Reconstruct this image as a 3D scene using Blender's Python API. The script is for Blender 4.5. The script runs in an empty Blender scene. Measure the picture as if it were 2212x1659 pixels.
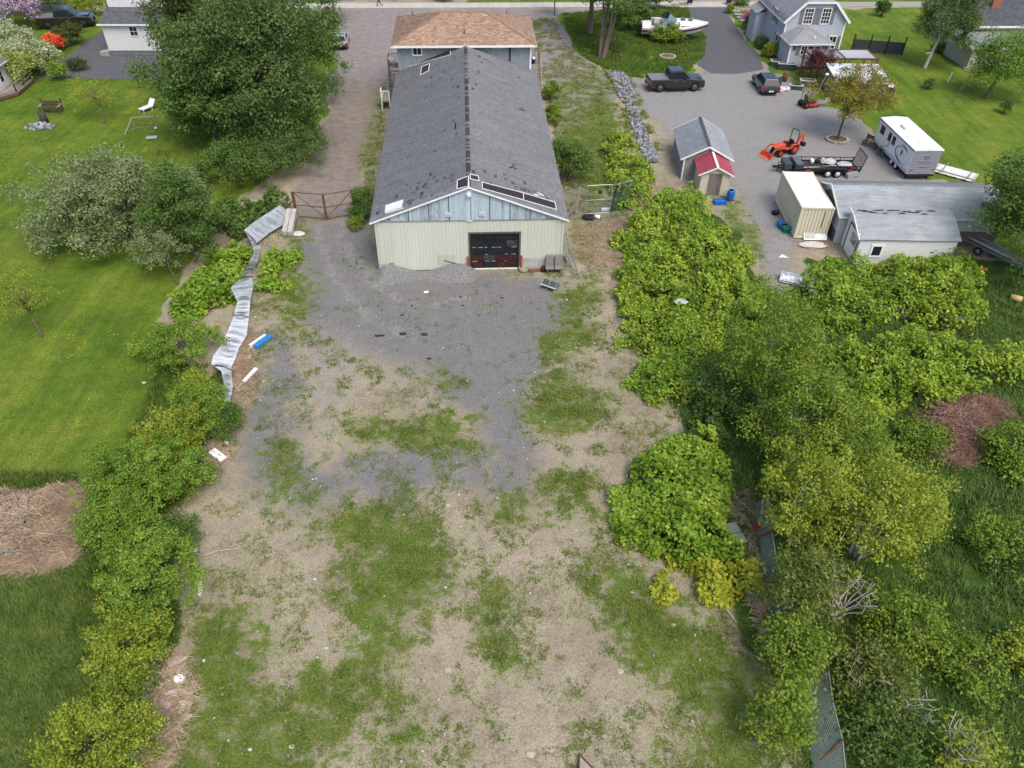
import bpy, math, random
import numpy as np
from mathutils import Vector, Matrix
scene = bpy.context.scene
col = scene.collection
rad = math.radians
# ---------------------------------------------------------------- camera
# drone camera: pixel coordinates below are measured on a 2212 x 1659 view of the photograph
FPX, PCX, PCY = 1654.0, 1106.0, 829.5
PITCH, ROLL, CAMH = rad(40.81), rad(0.895), 29.49
_f = np.array([0, math.cos(PITCH), -math.sin(PITCH)]); _r = np.array([1.0, 0, 0]); _u = np.cross(_r, _f)
RT = math.cos(ROLL)*_r + math.sin(ROLL)*_u; UP = -math.sin(ROLL)*_r + math.cos(ROLL)*_u; FW = _f
cam_d = bpy.data.cameras.new('camera'); cam = bpy.data.objects.new('camera', cam_d); col.objects.link(cam)
cam.matrix_world = Matrix(((RT[0], UP[0], -FW[0], 0), (RT[1], UP[1], -FW[1], 0), (RT[2], UP[2], -FW[2], CAMH), (0, 0, 0, 1)))
cam_d.sensor_width = 36.0; cam_d.lens = 36.0*FPX/2212.0
cam_d.clip_start = 0.5; cam_d.clip_end = 3000
scene.camera = cam
# ---------------------------------------------------------------- sky, sun, exposure
SUN_EL, SUN_AZ = 58.0, 150.0            # azimuth clockwise from +Y (the street side); sun behind the camera, to the right
w = bpy.data.worlds.new('World'); scene.world = w; w.use_nodes = True
nt = w.node_tree; nt.nodes.clear()
wo = nt.nodes.new('ShaderNodeOutputWorld'); bg = nt.nodes.new('ShaderNodeBackground'); sk = nt.nodes.new('ShaderNodeTexSky')
sk.sky_type = 'NISHITA'; sk.sun_disc = False; sk.sun_elevation = rad(SUN_EL); sk.sun_rotation = rad(SUN_AZ)
sk.air_density = 1.0; sk.dust_density = 4.0; sk.ozone_density = 1.0
bg.inputs['Strength'].default_value = 0.15
nt.links.new(sk.outputs[0], bg.inputs[0]); nt.links.new(bg.outputs[0], wo.inputs[0])
sd = bpy.data.lights.new('sun', 'SUN'); sun = bpy.data.objects.new('sun', sd); col.objects.link(sun)
sd.energy = 1.15; sd.angle = rad(28); sd.color = (1.0, 0.97, 0.92)
sun.rotation_euler = (rad(90-SUN_EL), 0, rad(180-SUN_AZ)); sun.location = (30, -40, 60)
vs = scene.view_settings; vs.view_transform = 'Standard'; vs.look = 'None'; vs.gamma = 1.0; vs.exposure = 0.6
try: vs.use_curve_mapping = False
except Exception: pass
try:
    scene.cycles.max_bounces = 6; scene.cycles.diffuse_bounces = 3; scene.cycles.glossy_bounces = 2
    scene.cycles.transmission_bounces = 3; scene.cycles.transparent_max_bounces = 4
    scene.cycles.caustics_reflective = False; scene.cycles.caustics_refractive = False
except Exception: pass
# ---------------------------------------------------------------- pixel -> place
def ray(x, y): return FW + RT*((x-PCX)/FPX) + UP*((PCY-y)/FPX)
def G(x, y, z=0.0):
    d = ray(x, y); t = (z-CAMH)/d[2]; return Vector((d[0]*t, d[1]*t, z))
def HITP(x, y, p, n):                       # pixel -> point on a plane
    d = Vector(ray(x, y)); o = Vector((0, 0, CAMH)); t = (Vector(p)-o).dot(Vector(n))/d.dot(Vector(n)); return o+d*t
def HGT(bx, by, x, y):                       # height of pixel (x,y) above the ground point under (bx,by)
    g = G(bx, by); d = ray(x, y); t = math.hypot(g[0], g[1])/math.hypot(d[0], d[1]); return CAMH+d[2]*t
def GP(pts, z=0.0): return [tuple(G(x, y, z)[:2]) for x, y in pts]
# ---------------------------------------------------------------- noise / polygons in numpy
def vnoise(x, y, s, seed=0):
    x = np.asarray(x, float)/s; y = np.asarray(y, float)/s
    xi = np.floor(x).astype(np.int64); yi = np.floor(y).astype(np.int64); fx = x-xi; fy = y-yi
    fx = fx*fx*(3-2*fx); fy = fy*fy*(3-2*fy)
    def h(a, b):
        n = (a*374761393 + b*668265263 + seed*974634777) & 0xffffffff
        n = ((n ^ (n >> 13))*1274126177) & 0xffffffff
        return ((n ^ (n >> 16)) & 0xffff)/65535.0
    return (h(xi, yi)*(1-fx)+h(xi+1, yi)*fx)*(1-fy) + (h(xi, yi+1)*(1-fx)+h(xi+1, yi+1)*fx)*fy
def fnoise(x, y, s, seed=0): return .55*vnoise(x, y, s, seed)+.3*vnoise(x, y, s/2.1, seed+7)+.15*vnoise(x, y, s/4.3, seed+13)
def inpoly(px, py, poly):
    r = np.zeros(px.shape, bool); n = len(poly)
    for i in range(n):
        x1, y1 = poly[i]; x2, y2 = poly[(i+1) % n]
        if y1 == y2: continue
        c = ((y1 > py) != (y2 > py)) & (px < (x2-x1)*(py-y1)/(y2-y1)+x1); r ^= c
    return r
def sdist(px, py, poly):                    # >0 inside
    d = np.full(px.shape, 1e9); n = len(poly)
    for i in range(n):
        x1, y1 = poly[i]; x2, y2 = poly[(i+1) % n]; dx, dy = x2-x1, y2-y1
        t = np.clip(((px-x1)*dx+(py-y1)*dy)/max(dx*dx+dy*dy, 1e-9), 0, 1)
        d = np.minimum(d, np.hypot(px-x1-t*dx, py-y1-t*dy))
    return np.where(inpoly(px, py, poly), d, -d)
# ---------------------------------------------------------------- materials
def nn(nt, t, **k):
    n = nt.nodes.new(t)
    for a, b in k.items(): setattr(n, a, b)
    return n
def mth(nt, op, a, b=None, clamp=False):
    n = nn(nt, 'ShaderNodeMath', operation=op, use_clamp=clamp)
    for i, q in enumerate((a, b)):
        if q is None: continue
        if isinstance(q, (int, float)): n.inputs[i].default_value = q
        else: nt.links.new(q, n.inputs[i])
    return n.outputs[0]
def mixc(nt, fac, a, b, mode='MIX'):
    n = nn(nt, 'ShaderNodeMix', data_type='RGBA', blend_type=mode)
    for i, q in ((0, fac), (6, a), (7, b)):
        if isinstance(q, (int, float)): n.inputs[i].default_value = q
        elif isinstance(q, (tuple, list)): n.inputs[i].default_value = (*q[:3], 1)
        else: nt.links.new(q, n.inputs[i])
    return n.outputs[2]
def ramp(nt, fac, stops):
    n = nn(nt, 'ShaderNodeValToRGB'); el = n.color_ramp.elements
    while len(el) < len(stops): el.new(.5)
    for e, (p, c) in zip(el, stops): e.position = p; e.color = (*c[:3], 1)
    nt.links.new(fac, n.inputs[0]); return n.outputs[0]
def noise(nt, vec, s, det=4, rough=.6):
    n = nn(nt, 'ShaderNodeTexNoise'); n.inputs['Scale'].default_value = s; n.inputs['Detail'].default_value = det; n.inputs['Roughness'].default_value = rough
    if vec is not None: nt.links.new(vec, n.inputs['Vector'])
    return n.outputs[0]
def newmat(name):
    m = bpy.data.materials.new(name); m.use_nodes = True; t = m.node_tree; b = t.nodes['Principled BSDF']; return m, t, b
MATS = {}
def M(name, c, rough=.65, var=.12, sc=3.0, bump=0.0, bsc=40.0, metal=0.0, rnd=None, rv=.2, c2=None, c2at=.62, stretch=None, spec=.3, stripe=None, coat=0):
    """procedural paint / wood / metal: base colour, broad variation, optional second colour showing through in worn spots,
    optional per-piece variation (rnd='obj' or 'isl'), optional fine relief"""
    if name in MATS: return MATS[name]
    m, t, b = newmat(name)
    tc = nn(t, 'ShaderNodeTexCoord'); vec = tc.outputs['Object']
    if stretch:
        mp = nn(t, 'ShaderNodeMapping'); mp.inputs['Scale'].default_value = stretch; t.links.new(vec, mp.inputs[0]); vec = mp.outputs[0]
    n1 = noise(t, vec, sc)
    lo = tuple(q*(1-var) for q in c); hi = tuple(min(1, q*(1+var)) for q in c)
    o = ramp(t, n1, [(.3, lo), (.7, hi)])
    if c2:
        n2 = noise(t, vec, sc*2.3, 6, .7)
        o = mixc(t, ramp(t, n2, [(c2at-.03, (0, 0, 0)), (c2at+.03, (1, 1, 1))]), o, c2)
    if rnd:
        src = nn(t, 'ShaderNodeObjectInfo').outputs['Random'] if rnd == 'obj' else nn(t, 'ShaderNodeNewGeometry').outputs['Random Per Island']
        k = mth(t, 'ADD', mth(t, 'MULTIPLY', src, 2*rv), 1-rv)
        cmb = nn(t, 'ShaderNodeCombineXYZ')
        for i in range(3): t.links.new(k, cmb.inputs[i])
        o = mixc(t, 1.0, o, cmb.outputs[0], 'MULTIPLY')
    t.links.new(o, b.inputs['Base Color'])
    b.inputs['Roughness'].default_value = rough; b.inputs['Metallic'].default_value = metal
    b.inputs['Specular IOR Level'].default_value = spec
    if coat: b.inputs['Coat Weight'].default_value = coat
    if bump or stripe:
        bp = nn(t, 'ShaderNodeBump'); bp.inputs['Strength'].default_value = 1.0
        if stripe:                       # lapped boards: (axis, spacing, depth)
            sx = nn(t, 'ShaderNodeSeparateXYZ'); t.links.new(tc.outputs['Object'], sx.inputs[0])
            fr = mth(t, 'FRACT', mth(t, 'MULTIPLY', sx.outputs[stripe[0]], 1/stripe[1]))
            h = mth(t, 'MULTIPLY', fr, -stripe[2]); bp.inputs['Distance'].default_value = 1.0
            line = mth(t, 'LESS_THAN', fr, .16)
            o2 = mixc(t, mth(t, 'MULTIPLY', line, .5), o, tuple(q*.3 for q in c)); t.links.new(o2, b.inputs['Base Color'])
        else:
            h = noise(t, vec, bsc, 3); bp.inputs['Distance'].default_value = bump
        t.links.new(h, bp.inputs['Height']); t.links.new(bp.outputs[0], b.inputs['Normal'])
    MATS[name] = m; return m
def LEAF(name, cols, trans=.3, rough=.5, vscale=1.6):
    if name in MATS: return MATS[name]
    m, t, b = newmat(name)
    r = nn(t, 'ShaderNodeNewGeometry').outputs['Random Per Island']
    g = nn(t, 'ShaderNodeNewGeometry'); n = noise(t, g.outputs['Position'], vscale*.35, 3)
    f = mth(t, 'ADD', mth(t, 'MULTIPLY', r, .55), mth(t, 'MULTIPLY', mth(t, 'SUBTRACT', n, .33), 1.35), True)
    cols = [tuple(min(.8, q*1.5) for q in c) for c in cols]; k = len(cols); o = ramp(t, f, [(i/(k-1), cc) for i, cc in enumerate(cols)])
    t.links.new(o, b.inputs['Base Color']); b.inputs['Roughness'].default_value = rough; b.inputs['Specular IOR Level'].default_value = .25
    tr = nn(t, 'ShaderNodeBsdfTranslucent'); t.links.new(mixc(t, .3, o, (.3, .42, .04), 'MIX'), tr.inputs[0])
    mx = nn(t, 'ShaderNodeMixShader'); mx.inputs[0].default_value = trans
    t.links.new(b.outputs[0], mx.inputs[1]); t.links.new(tr.outputs[0], mx.inputs[2])
    t.links.new(mx.outputs[0], t.nodes['Material Output'].inputs[0])
    MATS[name] = m; return m
# ---------------------------------------------------------------- meshes and objects
class MB:
    def __init__(s): s.v = []; s.f = []; s.m = []
    def add(s, vs, fs, m=0):
        o = len(s.v); s.v += [tuple(q) for q in vs]
        for f in fs: s.f.append([o+i for i in f]); s.m.append(m)
        return s
    def box(s, x0, x1, y0, y1, z0, z1, m=0):
        return s.add([(x0, y0, z0), (x1, y0, z0), (x1, y1, z0), (x0, y1, z0), (x0, y0, z1), (x1, y0, z1), (x1, y1, z1), (x0, y1, z1)],
                     [(3, 2, 1, 0), (4, 5, 6, 7), (0, 1, 5, 4), (1, 2, 6, 5), (2, 3, 7, 6), (3, 0, 4, 7)], m)
    def cb(s, c, d, rz=0, m=0, ry=0, rx=0):      # box by centre and size, turned
        M3 = Matrix.Rotation(rz, 3, 'Z') @ Matrix.Rotation(ry, 3, 'Y') @ Matrix.Rotation(rx, 3, 'X'); c = Vector(c)
        q = [c + M3 @ Vector((sx*d[0]/2, sy*d[1]/2, sz*d[2]/2)) for sz in (-1, 1) for sx, sy in ((-1, -1), (1, -1), (1, 1), (-1, 1))]
        return s.add(q, [(3, 2, 1, 0), (4, 5, 6, 7), (0, 1, 5, 4), (1, 2, 6, 5), (2, 3, 7, 6), (3, 0, 4, 7)], m)
    def bar(s, a, b, w, h=None, m=0):            # square bar from a to b
        a = Vector(a); b = Vector(b); h = h or w; d = (b-a); L = d.length
        if L < 1e-6: return s
        d /= L; u = d.cross(Vector((0, 0, 1)))
        if u.length < 1e-3: u = Vector((1, 0, 0))
        u.normalize(); v = u.cross(d); q = []
        for p in (a, b): q += [p+u*(sx*w/2)+v*(sy*h/2) for sx, sy in ((-1, -1), (1, -1), (1, 1), (-1, 1))]
        return s.add(q, [(3, 2, 1, 0), (4, 5, 6, 7), (0, 1, 5, 4), (1, 2, 6, 5), (2, 3, 7, 6), (3, 0, 4, 7)], m)
    def ext(s, pts, vec, m=0):                   # polygon pushed along a vector
        n = len(pts); vec = Vector(vec); a = [Vector(p) for p in pts]; b = [p+vec for p in a]
        return s.add(a+b, [list(range(n))[::-1], list(range(n, 2*n))]+[(i, (i+1) % n, n+(i+1) % n, n+i) for i in range(n)], m)
    def tube(s, pts, rs, n=8, m=0, cap=True):
        pts = [Vector(p) for p in pts]; k = len(pts)
        if isinstance(rs, (int, float)): rs = [rs]*k
        o = len(s.v); ref = Vector((0.37, 0.21, 0.9)).normalized()
        for i, p in enumerate(pts):
            d = (pts[min(i+1, k-1)]-pts[max(i-1, 0)]).normalized(); u = d.cross(ref)
            if u.length < .05: u = d.cross(Vector((1, 0, 0)))
            u.normalize(); v = d.cross(u)
            for j in range(n):
                a = 2*math.pi*j/n; s.v.append(tuple(p+u*(rs[i]*math.cos(a))+v*(rs[i]*math.sin(a))))
        for i in range(k-1):
            for j in range(n): s.f.append([o+i*n+j, o+i*n+(j+1) % n, o+(i+1)*n+(j+1) % n, o+(i+1)*n+j]); s.m.append(m)
        if cap:
            s.f.append([o+j for j in range(n)][::-1]); s.m.append(m); s.f.append([o+(k-1)*n+j for j in range(n)]); s.m.append(m)
        return s
    def lathe(s, c, prof, n=14, axis='Z', m=0):
        o = len(s.v); k = len(prof); c = Vector(c)
        for r, h in prof:
            for j in range(n):
                a = 2*math.pi*j/n; q = (r*math.cos(a), r*math.sin(a), h)
                if axis == 'Y': q = (q[0], q[2], q[1])
                if axis == 'X': q = (q[2], q[0], q[1])
                s.v.append(tuple(c+Vector(q)))
        for i in range(k-1):
            for j in range(n): s.f.append([o+i*n+j, o+i*n+(j+1) % n, o+(i+1)*n+(j+1) % n, o+(i+1)*n+j]); s.m.append(m)
        s.f.append([o+j for j in range(n)][::-1]); s.m.append(m); s.f.append([o+(k-1)*n+j for j in range(n)]); s.m.append(m)
        return s
    def loft(s, rings, m=0, closed=True, cap=True):
        o = len(s.v); n = len(rings[0])
        for r in rings: s.v += [tuple(q) for q in r]
        for i in range(len(rings)-1):
            for j in range(n if closed else n-1):
                s.f.append([o+i*n+j, o+i*n+(j+1) % n, o+(i+1)*n+(j+1) % n, o+(i+1)*n+j]); s.m.append(m)
        if cap and closed:
            s.f.append([o+j for j in range(n)][::-1]); s.m.append(m)
            e = o+(len(rings)-1)*n; s.f.append([e+j for j in range(n)]); s.m.append(m)
        return s
    def build(s, name, mats, parent=None, smooth=False, bevel=0, loc=None, rz=None):
        me = bpy.data.meshes.new(name); me.from_pydata(s.v, [], s.f)
        for q in (mats if isinstance(mats, (list, tuple)) else [mats]): me.materials.append(q)
        if any(s.m): me.polygons.foreach_set('material_index', s.m)
        if smooth: me.polygons.foreach_set('use_smooth', [True]*len(s.f))
        me.update(); o = bpy.data.objects.new(name, me); col.objects.link(o)
        if parent: o.parent = parent
        if loc is not None: o.location = loc
        if rz is not None: o.rotation_euler[2] = rz
        if bevel:
            b = o.modifiers.new('bevel', 'BEVEL'); b.width = bevel; b.segments = 2; b.limit_method = 'ANGLE'; b.angle_limit = rad(35)
        return o
def npmesh(name, v, quads, mat, parent=None, smooth=False, tri=False):
    """fast mesh from numpy: v (n,3), quads (m,4) or (m,3)"""
    k = 3 if tri else 4
    me = bpy.data.meshes.new(name); v = np.ascontiguousarray(v, np.float32); q = np.ascontiguousarray(quads, np.int32)
    me.vertices.add(len(v)); me.vertices.foreach_set('co', v.ravel())
    me.loops.add(q.size); me.loops.foreach_set('vertex_index', q.ravel())
    me.polygons.add(len(q)); me.polygons.foreach_set('loop_start', np.arange(0, q.size, k, dtype=np.int32))
    try: me.polygons.foreach_set('loop_total', np.full(len(q), k, np.int32))
    except Exception: pass
    if smooth: me.polygons.foreach_set('use_smooth', np.ones(len(q), bool))
    me.materials.append(mat); me.update(calc_edges=True)
    o = bpy.data.objects.new(name, me); col.objects.link(o)
    if parent: o.parent = parent
    return o
def tag(o, label, cat=None, group=None, kind=None):
    o['label'] = label
    if cat: o['category'] = cat
    if group: o['group'] = group
    if kind: o['kind'] = kind
    return o
def thing(name, label, cat, loc=(0, 0, 0), rz=0.0, group=None, kind=None):
    o = bpy.data.objects.new(name, None); col.objects.link(o); o.empty_display_size = .3
    o.location = loc; o.rotation_euler[2] = rz; return tag(o, label, cat, group, kind)
def copy_tree(o, parent=None):
    c = o.copy(); col.objects.link(c); c.parent = parent
    for ch in o.children: copy_tree(ch, c)
    return c
# ================================================================ GROUND
def ground_material():
    m, t, b = newmat('ground_cover')
    pos = nn(t, 'ShaderNodeNewGeometry').outputs['Position']
    def at(n):
        a = nn(t, 'ShaderNodeAttribute'); a.attribute_name = n; s = nn(t, 'ShaderNodeSeparateColor'); t.links.new(a.outputs['Color'], s.inputs[0]); return s.outputs
    A, B, C = at('cover_a'), at('cover_b'), at('cover_c')
    nb = noise(t, pos, .22, 3); nm = noise(t, pos, 1.3, 5, .65); nf = noise(t, pos, 9, 4, .7); ng = noise(t, pos, 28, 2, .7)
    vo = nn(t, 'ShaderNodeTexVoronoi'); vo.inputs['Scale'].default_value = 15; t.links.new(pos, vo.inputs['Vector'])
    peb = ramp(t, vo.outputs['Distance'], [(.0, (1.35, 1.35, 1.35)), (.28, (1, 1, 1)), (.6, (.62, .62, .62))])
    def speck(c, lo=.72, hi=1.3):
        return mixc(t, 1.0, c, ramp(t, nf, [(.3, (lo,)*3), (.7, (hi,)*3)]), 'MULTIPLY')
    dirt = speck(ramp(t, nm, [(.2, (.225, .190, .132)), (.45, (.35, .302, .212)), (.75, (.48, .42, .305))]), .7, 1.28)
    dirt = mixc(t, .5, dirt, mixc(t, 1.0, dirt, peb, 'MULTIPLY')); dirt = mixc(t, 1.0, dirt, ramp(t, nb, [(.3, (.78, .76, .74)), (.5, (1, 1, 1)), (.7, (1.1, 1.09, 1.07))]), 'MULTIPLY')
    grav = mixc(t, nm, (.165, .160, .157), (.285, .275, .268)); grav = mixc(t, .75, speck(grav, .6, 1.4), mixc(t, 1.0, grav, peb, 'MULTIPLY'))
    lawn = ramp(t, mth(t, 'ADD', mth(t, 'MULTIPLY', nb, .6), mth(t, 'MULTIPLY', nm, .4)), [(.3, (.050, .100, .010)), (.44, (.088, .150, .015)), (.56, (.135, .190, .022)), (.68, (.21, .225, .04))])
    mp = nn(t, 'ShaderNodeMapping'); mp.inputs['Scale'].default_value = (1.5, .10, 1); mp.inputs['Rotation'].default_value = (0, 0, .25); t.links.new(pos, mp.inputs[0])
    lawn = mixc(t, 1.0, speck(lawn, .5, 1.45), ramp(t, noise(t, mp.outputs[0], 1.0, 2), [(.38, (.86, .88, .9)), (.62, (1.13, 1.11, 1.05))]), 'MULTIPLY')
    asph = speck(mixc(t, nm, (.075, .077, .083), (.145, .147, .155)), .8, 1.2)
    worn = speck(ramp(t, nm, [(.3, (.20, .175, .165)), (.6, (.27, .24, .225)), (.8, (.36, .34, .32))]), .85, 1.15)
    wild = speck(ramp(t, nm, [(.25, (.022, .045, .008)), (.5, (.05, .095, .014)), (.75, (.10, .13, .03))]), .5, 1.4)
    brush = speck(ramp(t, nm, [(.25, (.10, .06, .042)), (.5, (.22, .155, .11)), (.78, (.36, .28, .20))]), .55, 1.4)
    weed = speck(ramp(t, nf, [(.25, (.06, .098, .014)), (.6, (.12, .168, .028)), (.85, (.22, .21, .075))]), .6, 1.35)
    lane = speck(ramp(t, nm, [(.25, (.15, .128, .112)), (.55, (.25, .215, .185)), (.8, (.33, .295, .26))]), .75, 1.3)
    nx_ = mth(t, 'ADD', mth(t, 'MULTIPLY', nm, .55), mth(t, 'MULTIPLY', nf, .45))
    lgrav = mixc(t, nm, (.25, .243, .232), (.36, .35, .335)); lgrav = mixc(t, .6, speck(lgrav, .7, 1.3), mixc(t, 1.0, lgrav, peb, 'MULTIPLY'))
    def fac(w_, n=nm, amp=.9, wd=.16):
        x = mth(t, 'ADD', w_, mth(t, 'MULTIPLY', mth(t, 'SUBTRACT', n, .5), amp))
        r_ = nn(t, 'ShaderNodeMapRange', interpolation_type='SMOOTHSTEP'); r_.inputs[1].default_value = .5-wd; r_.inputs[2].default_value = .5+wd
        t.links.new(x, r_.inputs[0]); return r_.outputs[0]
    o = dirt
    o = mixc(t, fac(A[0], nx_, 3.6, .32), o, grav)
    o = mixc(t, fac(C[2], nx_, 3.2, .35), o, lgrav)
    o = mixc(t, fac(C[0], nx_, 3.0, .35), o, lane)
    o = mixc(t, fac(C[1], nx_, 2.6, .12), o, weed)
    o = mixc(t, fac(B[2], nx_, 1.4, .25), o, worn)
    o = mixc(t, fac(B[1], nx_, 1.8, .15), o, wild)
    o = mixc(t, fac(A[1], nx_, 1.4, .12), o, lawn)
    o = mixc(t, fac(B[0], nm), o, brush)
    o = mixc(t, fac(A[2], nf, .25, .06), o, asph)
    t.links.new(o, b.inputs['Base Color']); b.inputs['Roughness'].default_value = .92; b.inputs['Specular IOR Level'].default_value = .15
    bp = nn(t, 'ShaderNodeBump'); bp.inputs['Distance'].default_value = .06; bp.inputs['Strength'].default_value = .8
    t.links.new(mth(t, 'ADD', mth(t, 'MULTIPLY', nf, 1.0), mth(t, 'MULTIPLY', ng, .6)), bp.inputs['Height']); t.links.new(bp.outputs[0], b.inputs['Normal'])
    return m
MGROUND = ground_material()
SLOPE = math.tan(rad(3.9))                   # the street and the warehouse run a little askew to the view
def SY(x, y0): return y0 + x*SLOPE           # a line parallel to the street through (0, y0)
FENCE_L = GP([(640, 478), (545, 520), (520, 620), (500, 700), (470, 790), (455, 870), (400, 1000), (330, 1150), (330, 1380), (290, 1500), (270, 1659), (260, 1900)])
YARD = GP([(640, 478), (790, 470), (815, 580), (1215, 580), (1240, 470), (1370, 470), (1390, 600), (1380, 760), (1450, 860), (1480, 930), (1440, 980), (1400, 1200), (1600, 1300), (1680, 1480), (1720, 1659), (1760, 2300), (200, 2300)]) + FENCE_L[::-1]
LANE = GP([(640, 480), (622, 415), (660, 330), (698, 270), (715, 190), (728, 110), (745, 20), (850, 16), (845, 100), (830, 170), (818, 240), (795, 330), (775, 400), (790, 480)])
APRON = [(-23, SY(-23, 96)), (-20, SY(-20, 86)), (-13, SY(-13, 84)), (2.5, SY(2.5, 85)), (7.2, SY(7, 84)), (10.5, SY(11, 96)), (11.5, SY(11.5, 112.4)), (-23, SY(-23, 112.4))]
SIDE_R = GP([(1150, 40), (1200, 40), (1215, 90), (1260, 130), (1300, 150), (1340, 165), (1330, 260), (1320, 330), (1360, 420), (1370, 475), (1215, 480), (1200, 300), (1160, 150)])
LAWN_L = [(-300, 20)] + GP([(0, 1040), (170, 1040), (330, 950), (400, 850), (410, 780), (330, 690), (380, 610), (470, 480), (560, 400), (640, 340), (690, 260), (712, 190), (725, 110), (740, 40)]) + [(-24, SY(-24, 112)), (-300, SY(-300, 112))]
DRIVE_L = GP([(70, 166), (110, 145), (150, 118), (185, 92), (230, 60), (232, 38), (340, 30), (345, 170), (270, 170), (180, 171)])
DRIVE_L2 = GP([(60, 60), (100, 35), (200, 35), (232, 36), (228, 66), (170, 72), (90, 80)])
LAWN_B = GP([(1215, 30), (1480, 8), (1500, 50), (1525, 80), (1520, 120), (1480, 160), (1390, 168), (1340, 165), (1290, 140), (1255, 118), (1225, 70)])
DRIVE_R = GP([(1478, 8), (1560, 6), (1585, 50), (1612, 90), (1640, 118), (1650, 150), (1590, 160), (1535, 158), (1505, 140), (1522, 110), (1524, 80), (1503, 45)])
PARK = GP([(1390, 168), (1480, 160), (1535, 156), (1650, 148), (1700, 165), (1750, 190), (1780, 230), (1840, 250), (1880, 290), (1930, 330), (1990, 392), (2060, 430), (1760, 430), (1700, 560), (1690, 640), (1660, 600), (1640, 480), (1570, 400), (1470, 330), (1420, 260), (1370, 215), (1340, 180)])
LAWN_R = GP([(1560, 6), (1588, 50), (1615, 90), (1640, 116), (1660, 150), (1700, 162), (1750, 188), (1780, 228), (1840, 248), (1880, 288), (1930, 328), (2000, 390), (2120, 400), (2135, 555), (2320, 590)]) + [(300, 60), (300, SY(300, 112)), (20, SY(20, 112))]
WILD_R = GP([(1480, 930), (1440, 980), (1400, 1200), (1590, 1300), (1680, 1480), (1720, 1659), (1760, 2300), (3200, 2300), (3000, 700), (2130, 560), (1750, 560), (1690, 660), (1560, 470), (1420, 420), (1370, 475), (1390, 600), (1385, 760), (1450, 860)])
WILD_L = GP([(0, 1240), (170, 1230), (215, 1330), (260, 1480), (250, 1659), (240, 2300), (-900, 2300), (-900, 1240)])
BRUSH_L = GP([(-80, 1050), (170, 1048), (180, 1100), (175, 1200), (100, 1238), (-60, 1240)])
BRUSH_R = GP([(1990, 880), (2080, 850), (2170, 850), (2150, 960), (2060, 1000), (1980, 960)])
GREY1 = GP([(640, 480), (790, 478), (812, 585), (1190, 600), (1240, 690), (1180, 760), (1140, 850), (1130, 930), (1140, 1055), (1060, 1050), (1048, 950), (1000, 880), (900, 800), (830, 770), (760, 735), (660, 690), (650, 590)])
GREY2 = GP([(605, 720), (645, 800), (650, 880), (640, 960), (690, 1010), (760, 1050), (700, 1090), (640, 1095), (570, 1070), (530, 980), (550, 860)])
GREY3 = GP([(735, 1000), (800, 975), (900, 960), (1000, 950), (1050, 980), (1050, 1040), (960, 1020), (880, 1050), (900, 1110), (830, 1105), (760, 1060)])
GREY4 = GP([(640, 690), (760, 735), (830, 775), (760, 830), (700, 900), (640, 920), (650, 800)])
WEEDS = [GP(q) for q in (
    [(1110, 885), (1160, 850), (1240, 838), (1290, 860), (1310, 900), (1250, 935), (1180, 945), (1120, 920)],
    [(735, 905), (790, 885), (880, 905), (950, 890), (1040, 905), (1010, 940), (1040, 975), (940, 985), (870, 955), (790, 945)],
    [(585, 965), (640, 955), (655, 1040), (690, 1090), (600, 1085)],
    [(670, 1155), (740, 1110), (850, 1095), (870, 1060), (900, 1110), (930, 1130), (960, 1200), (960, 1290), (890, 1320), (870, 1430), (880, 1659), (820, 1659), (800, 1500), (750, 1560), (680, 1500), (760, 1420), (790, 1370), (720, 1300), (715, 1230), (760, 1200)],
    [(395, 1390), (430, 1330), (530, 1320), (575, 1390), (570, 1480), (610, 1500), (700, 1440), (770, 1500), (760, 1570), (650, 1640), (700, 1750), (350, 1800), (375, 1560)],
    [(1010, 1260), (1060, 1240), (1110, 1280), (1125, 1380), (1150, 1440), (1080, 1450), (1035, 1380)],
    [(1245, 1215), (1330, 1215), (1420, 1280), (1560, 1330), (1640, 1450), (1680, 1659), (1720, 1900), (1480, 1800), (1440, 1620), (1400, 1500), (1330, 1420), (1265, 1300)],
    [(1165, 1030), (1290, 1035), (1315, 1100), (1295, 1170), (1240, 1120), (1180, 1080)],
    [(1080, 1065), (1140, 1060), (1150, 1120), (1090, 1130)],
    [(1200, 620), (1290, 590), (1310, 640), (1240, 700), (1195, 690)], [(1145, 750), (1230, 690), (1290, 700), (1290, 740), (1190, 790)],
    [(590, 600), (650, 590), (680, 660), (640, 710), (600, 670)], [(1240, 480), (1290, 490), (1280, 560), (1230, 560)],
    [(1140, 830), (1200, 800), (1250, 800), (1240, 830), (1170, 850)], [(920, 830), (960, 800), (1020, 830), (960, 850)],
    [(1210, 300), (1300, 200), (1340, 240), (1340, 420), (1250, 420)], [(780, 330), (830, 180), (830, 300), (800, 420)], [(1545, 420), (1600, 440), (1660, 560), (1600, 560)],
    [(590, 640), (640, 480), (660, 480), (640, 620)])]
SANDY = [GP(q) for q in ([(640, 740), (720, 740), (830, 830), (760, 870), (640, 880)], [(1150, 900), (1290, 700), (1340, 780), (1400, 860), (1440, 960), (1290, 1010)])]
def strip(pts, w_):
    p = [G(*q) for q in pts]; return [(a.x-w_, a.y) for a in p]+[(a.x+w_, a.y) for a in p[::-1]]
TRACKS = [strip([(772, 40), (756, 120), (742, 200), (722, 280), (692, 350), (672, 420), (690, 520), (720, 600), (790, 680), (900, 740)], .45), strip([(800, 40), (790, 120), (778, 200), (760, 280), (735, 350), (722, 420), (740, 520), (800, 610), (900, 670), (1000, 640)], .45)]
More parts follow.
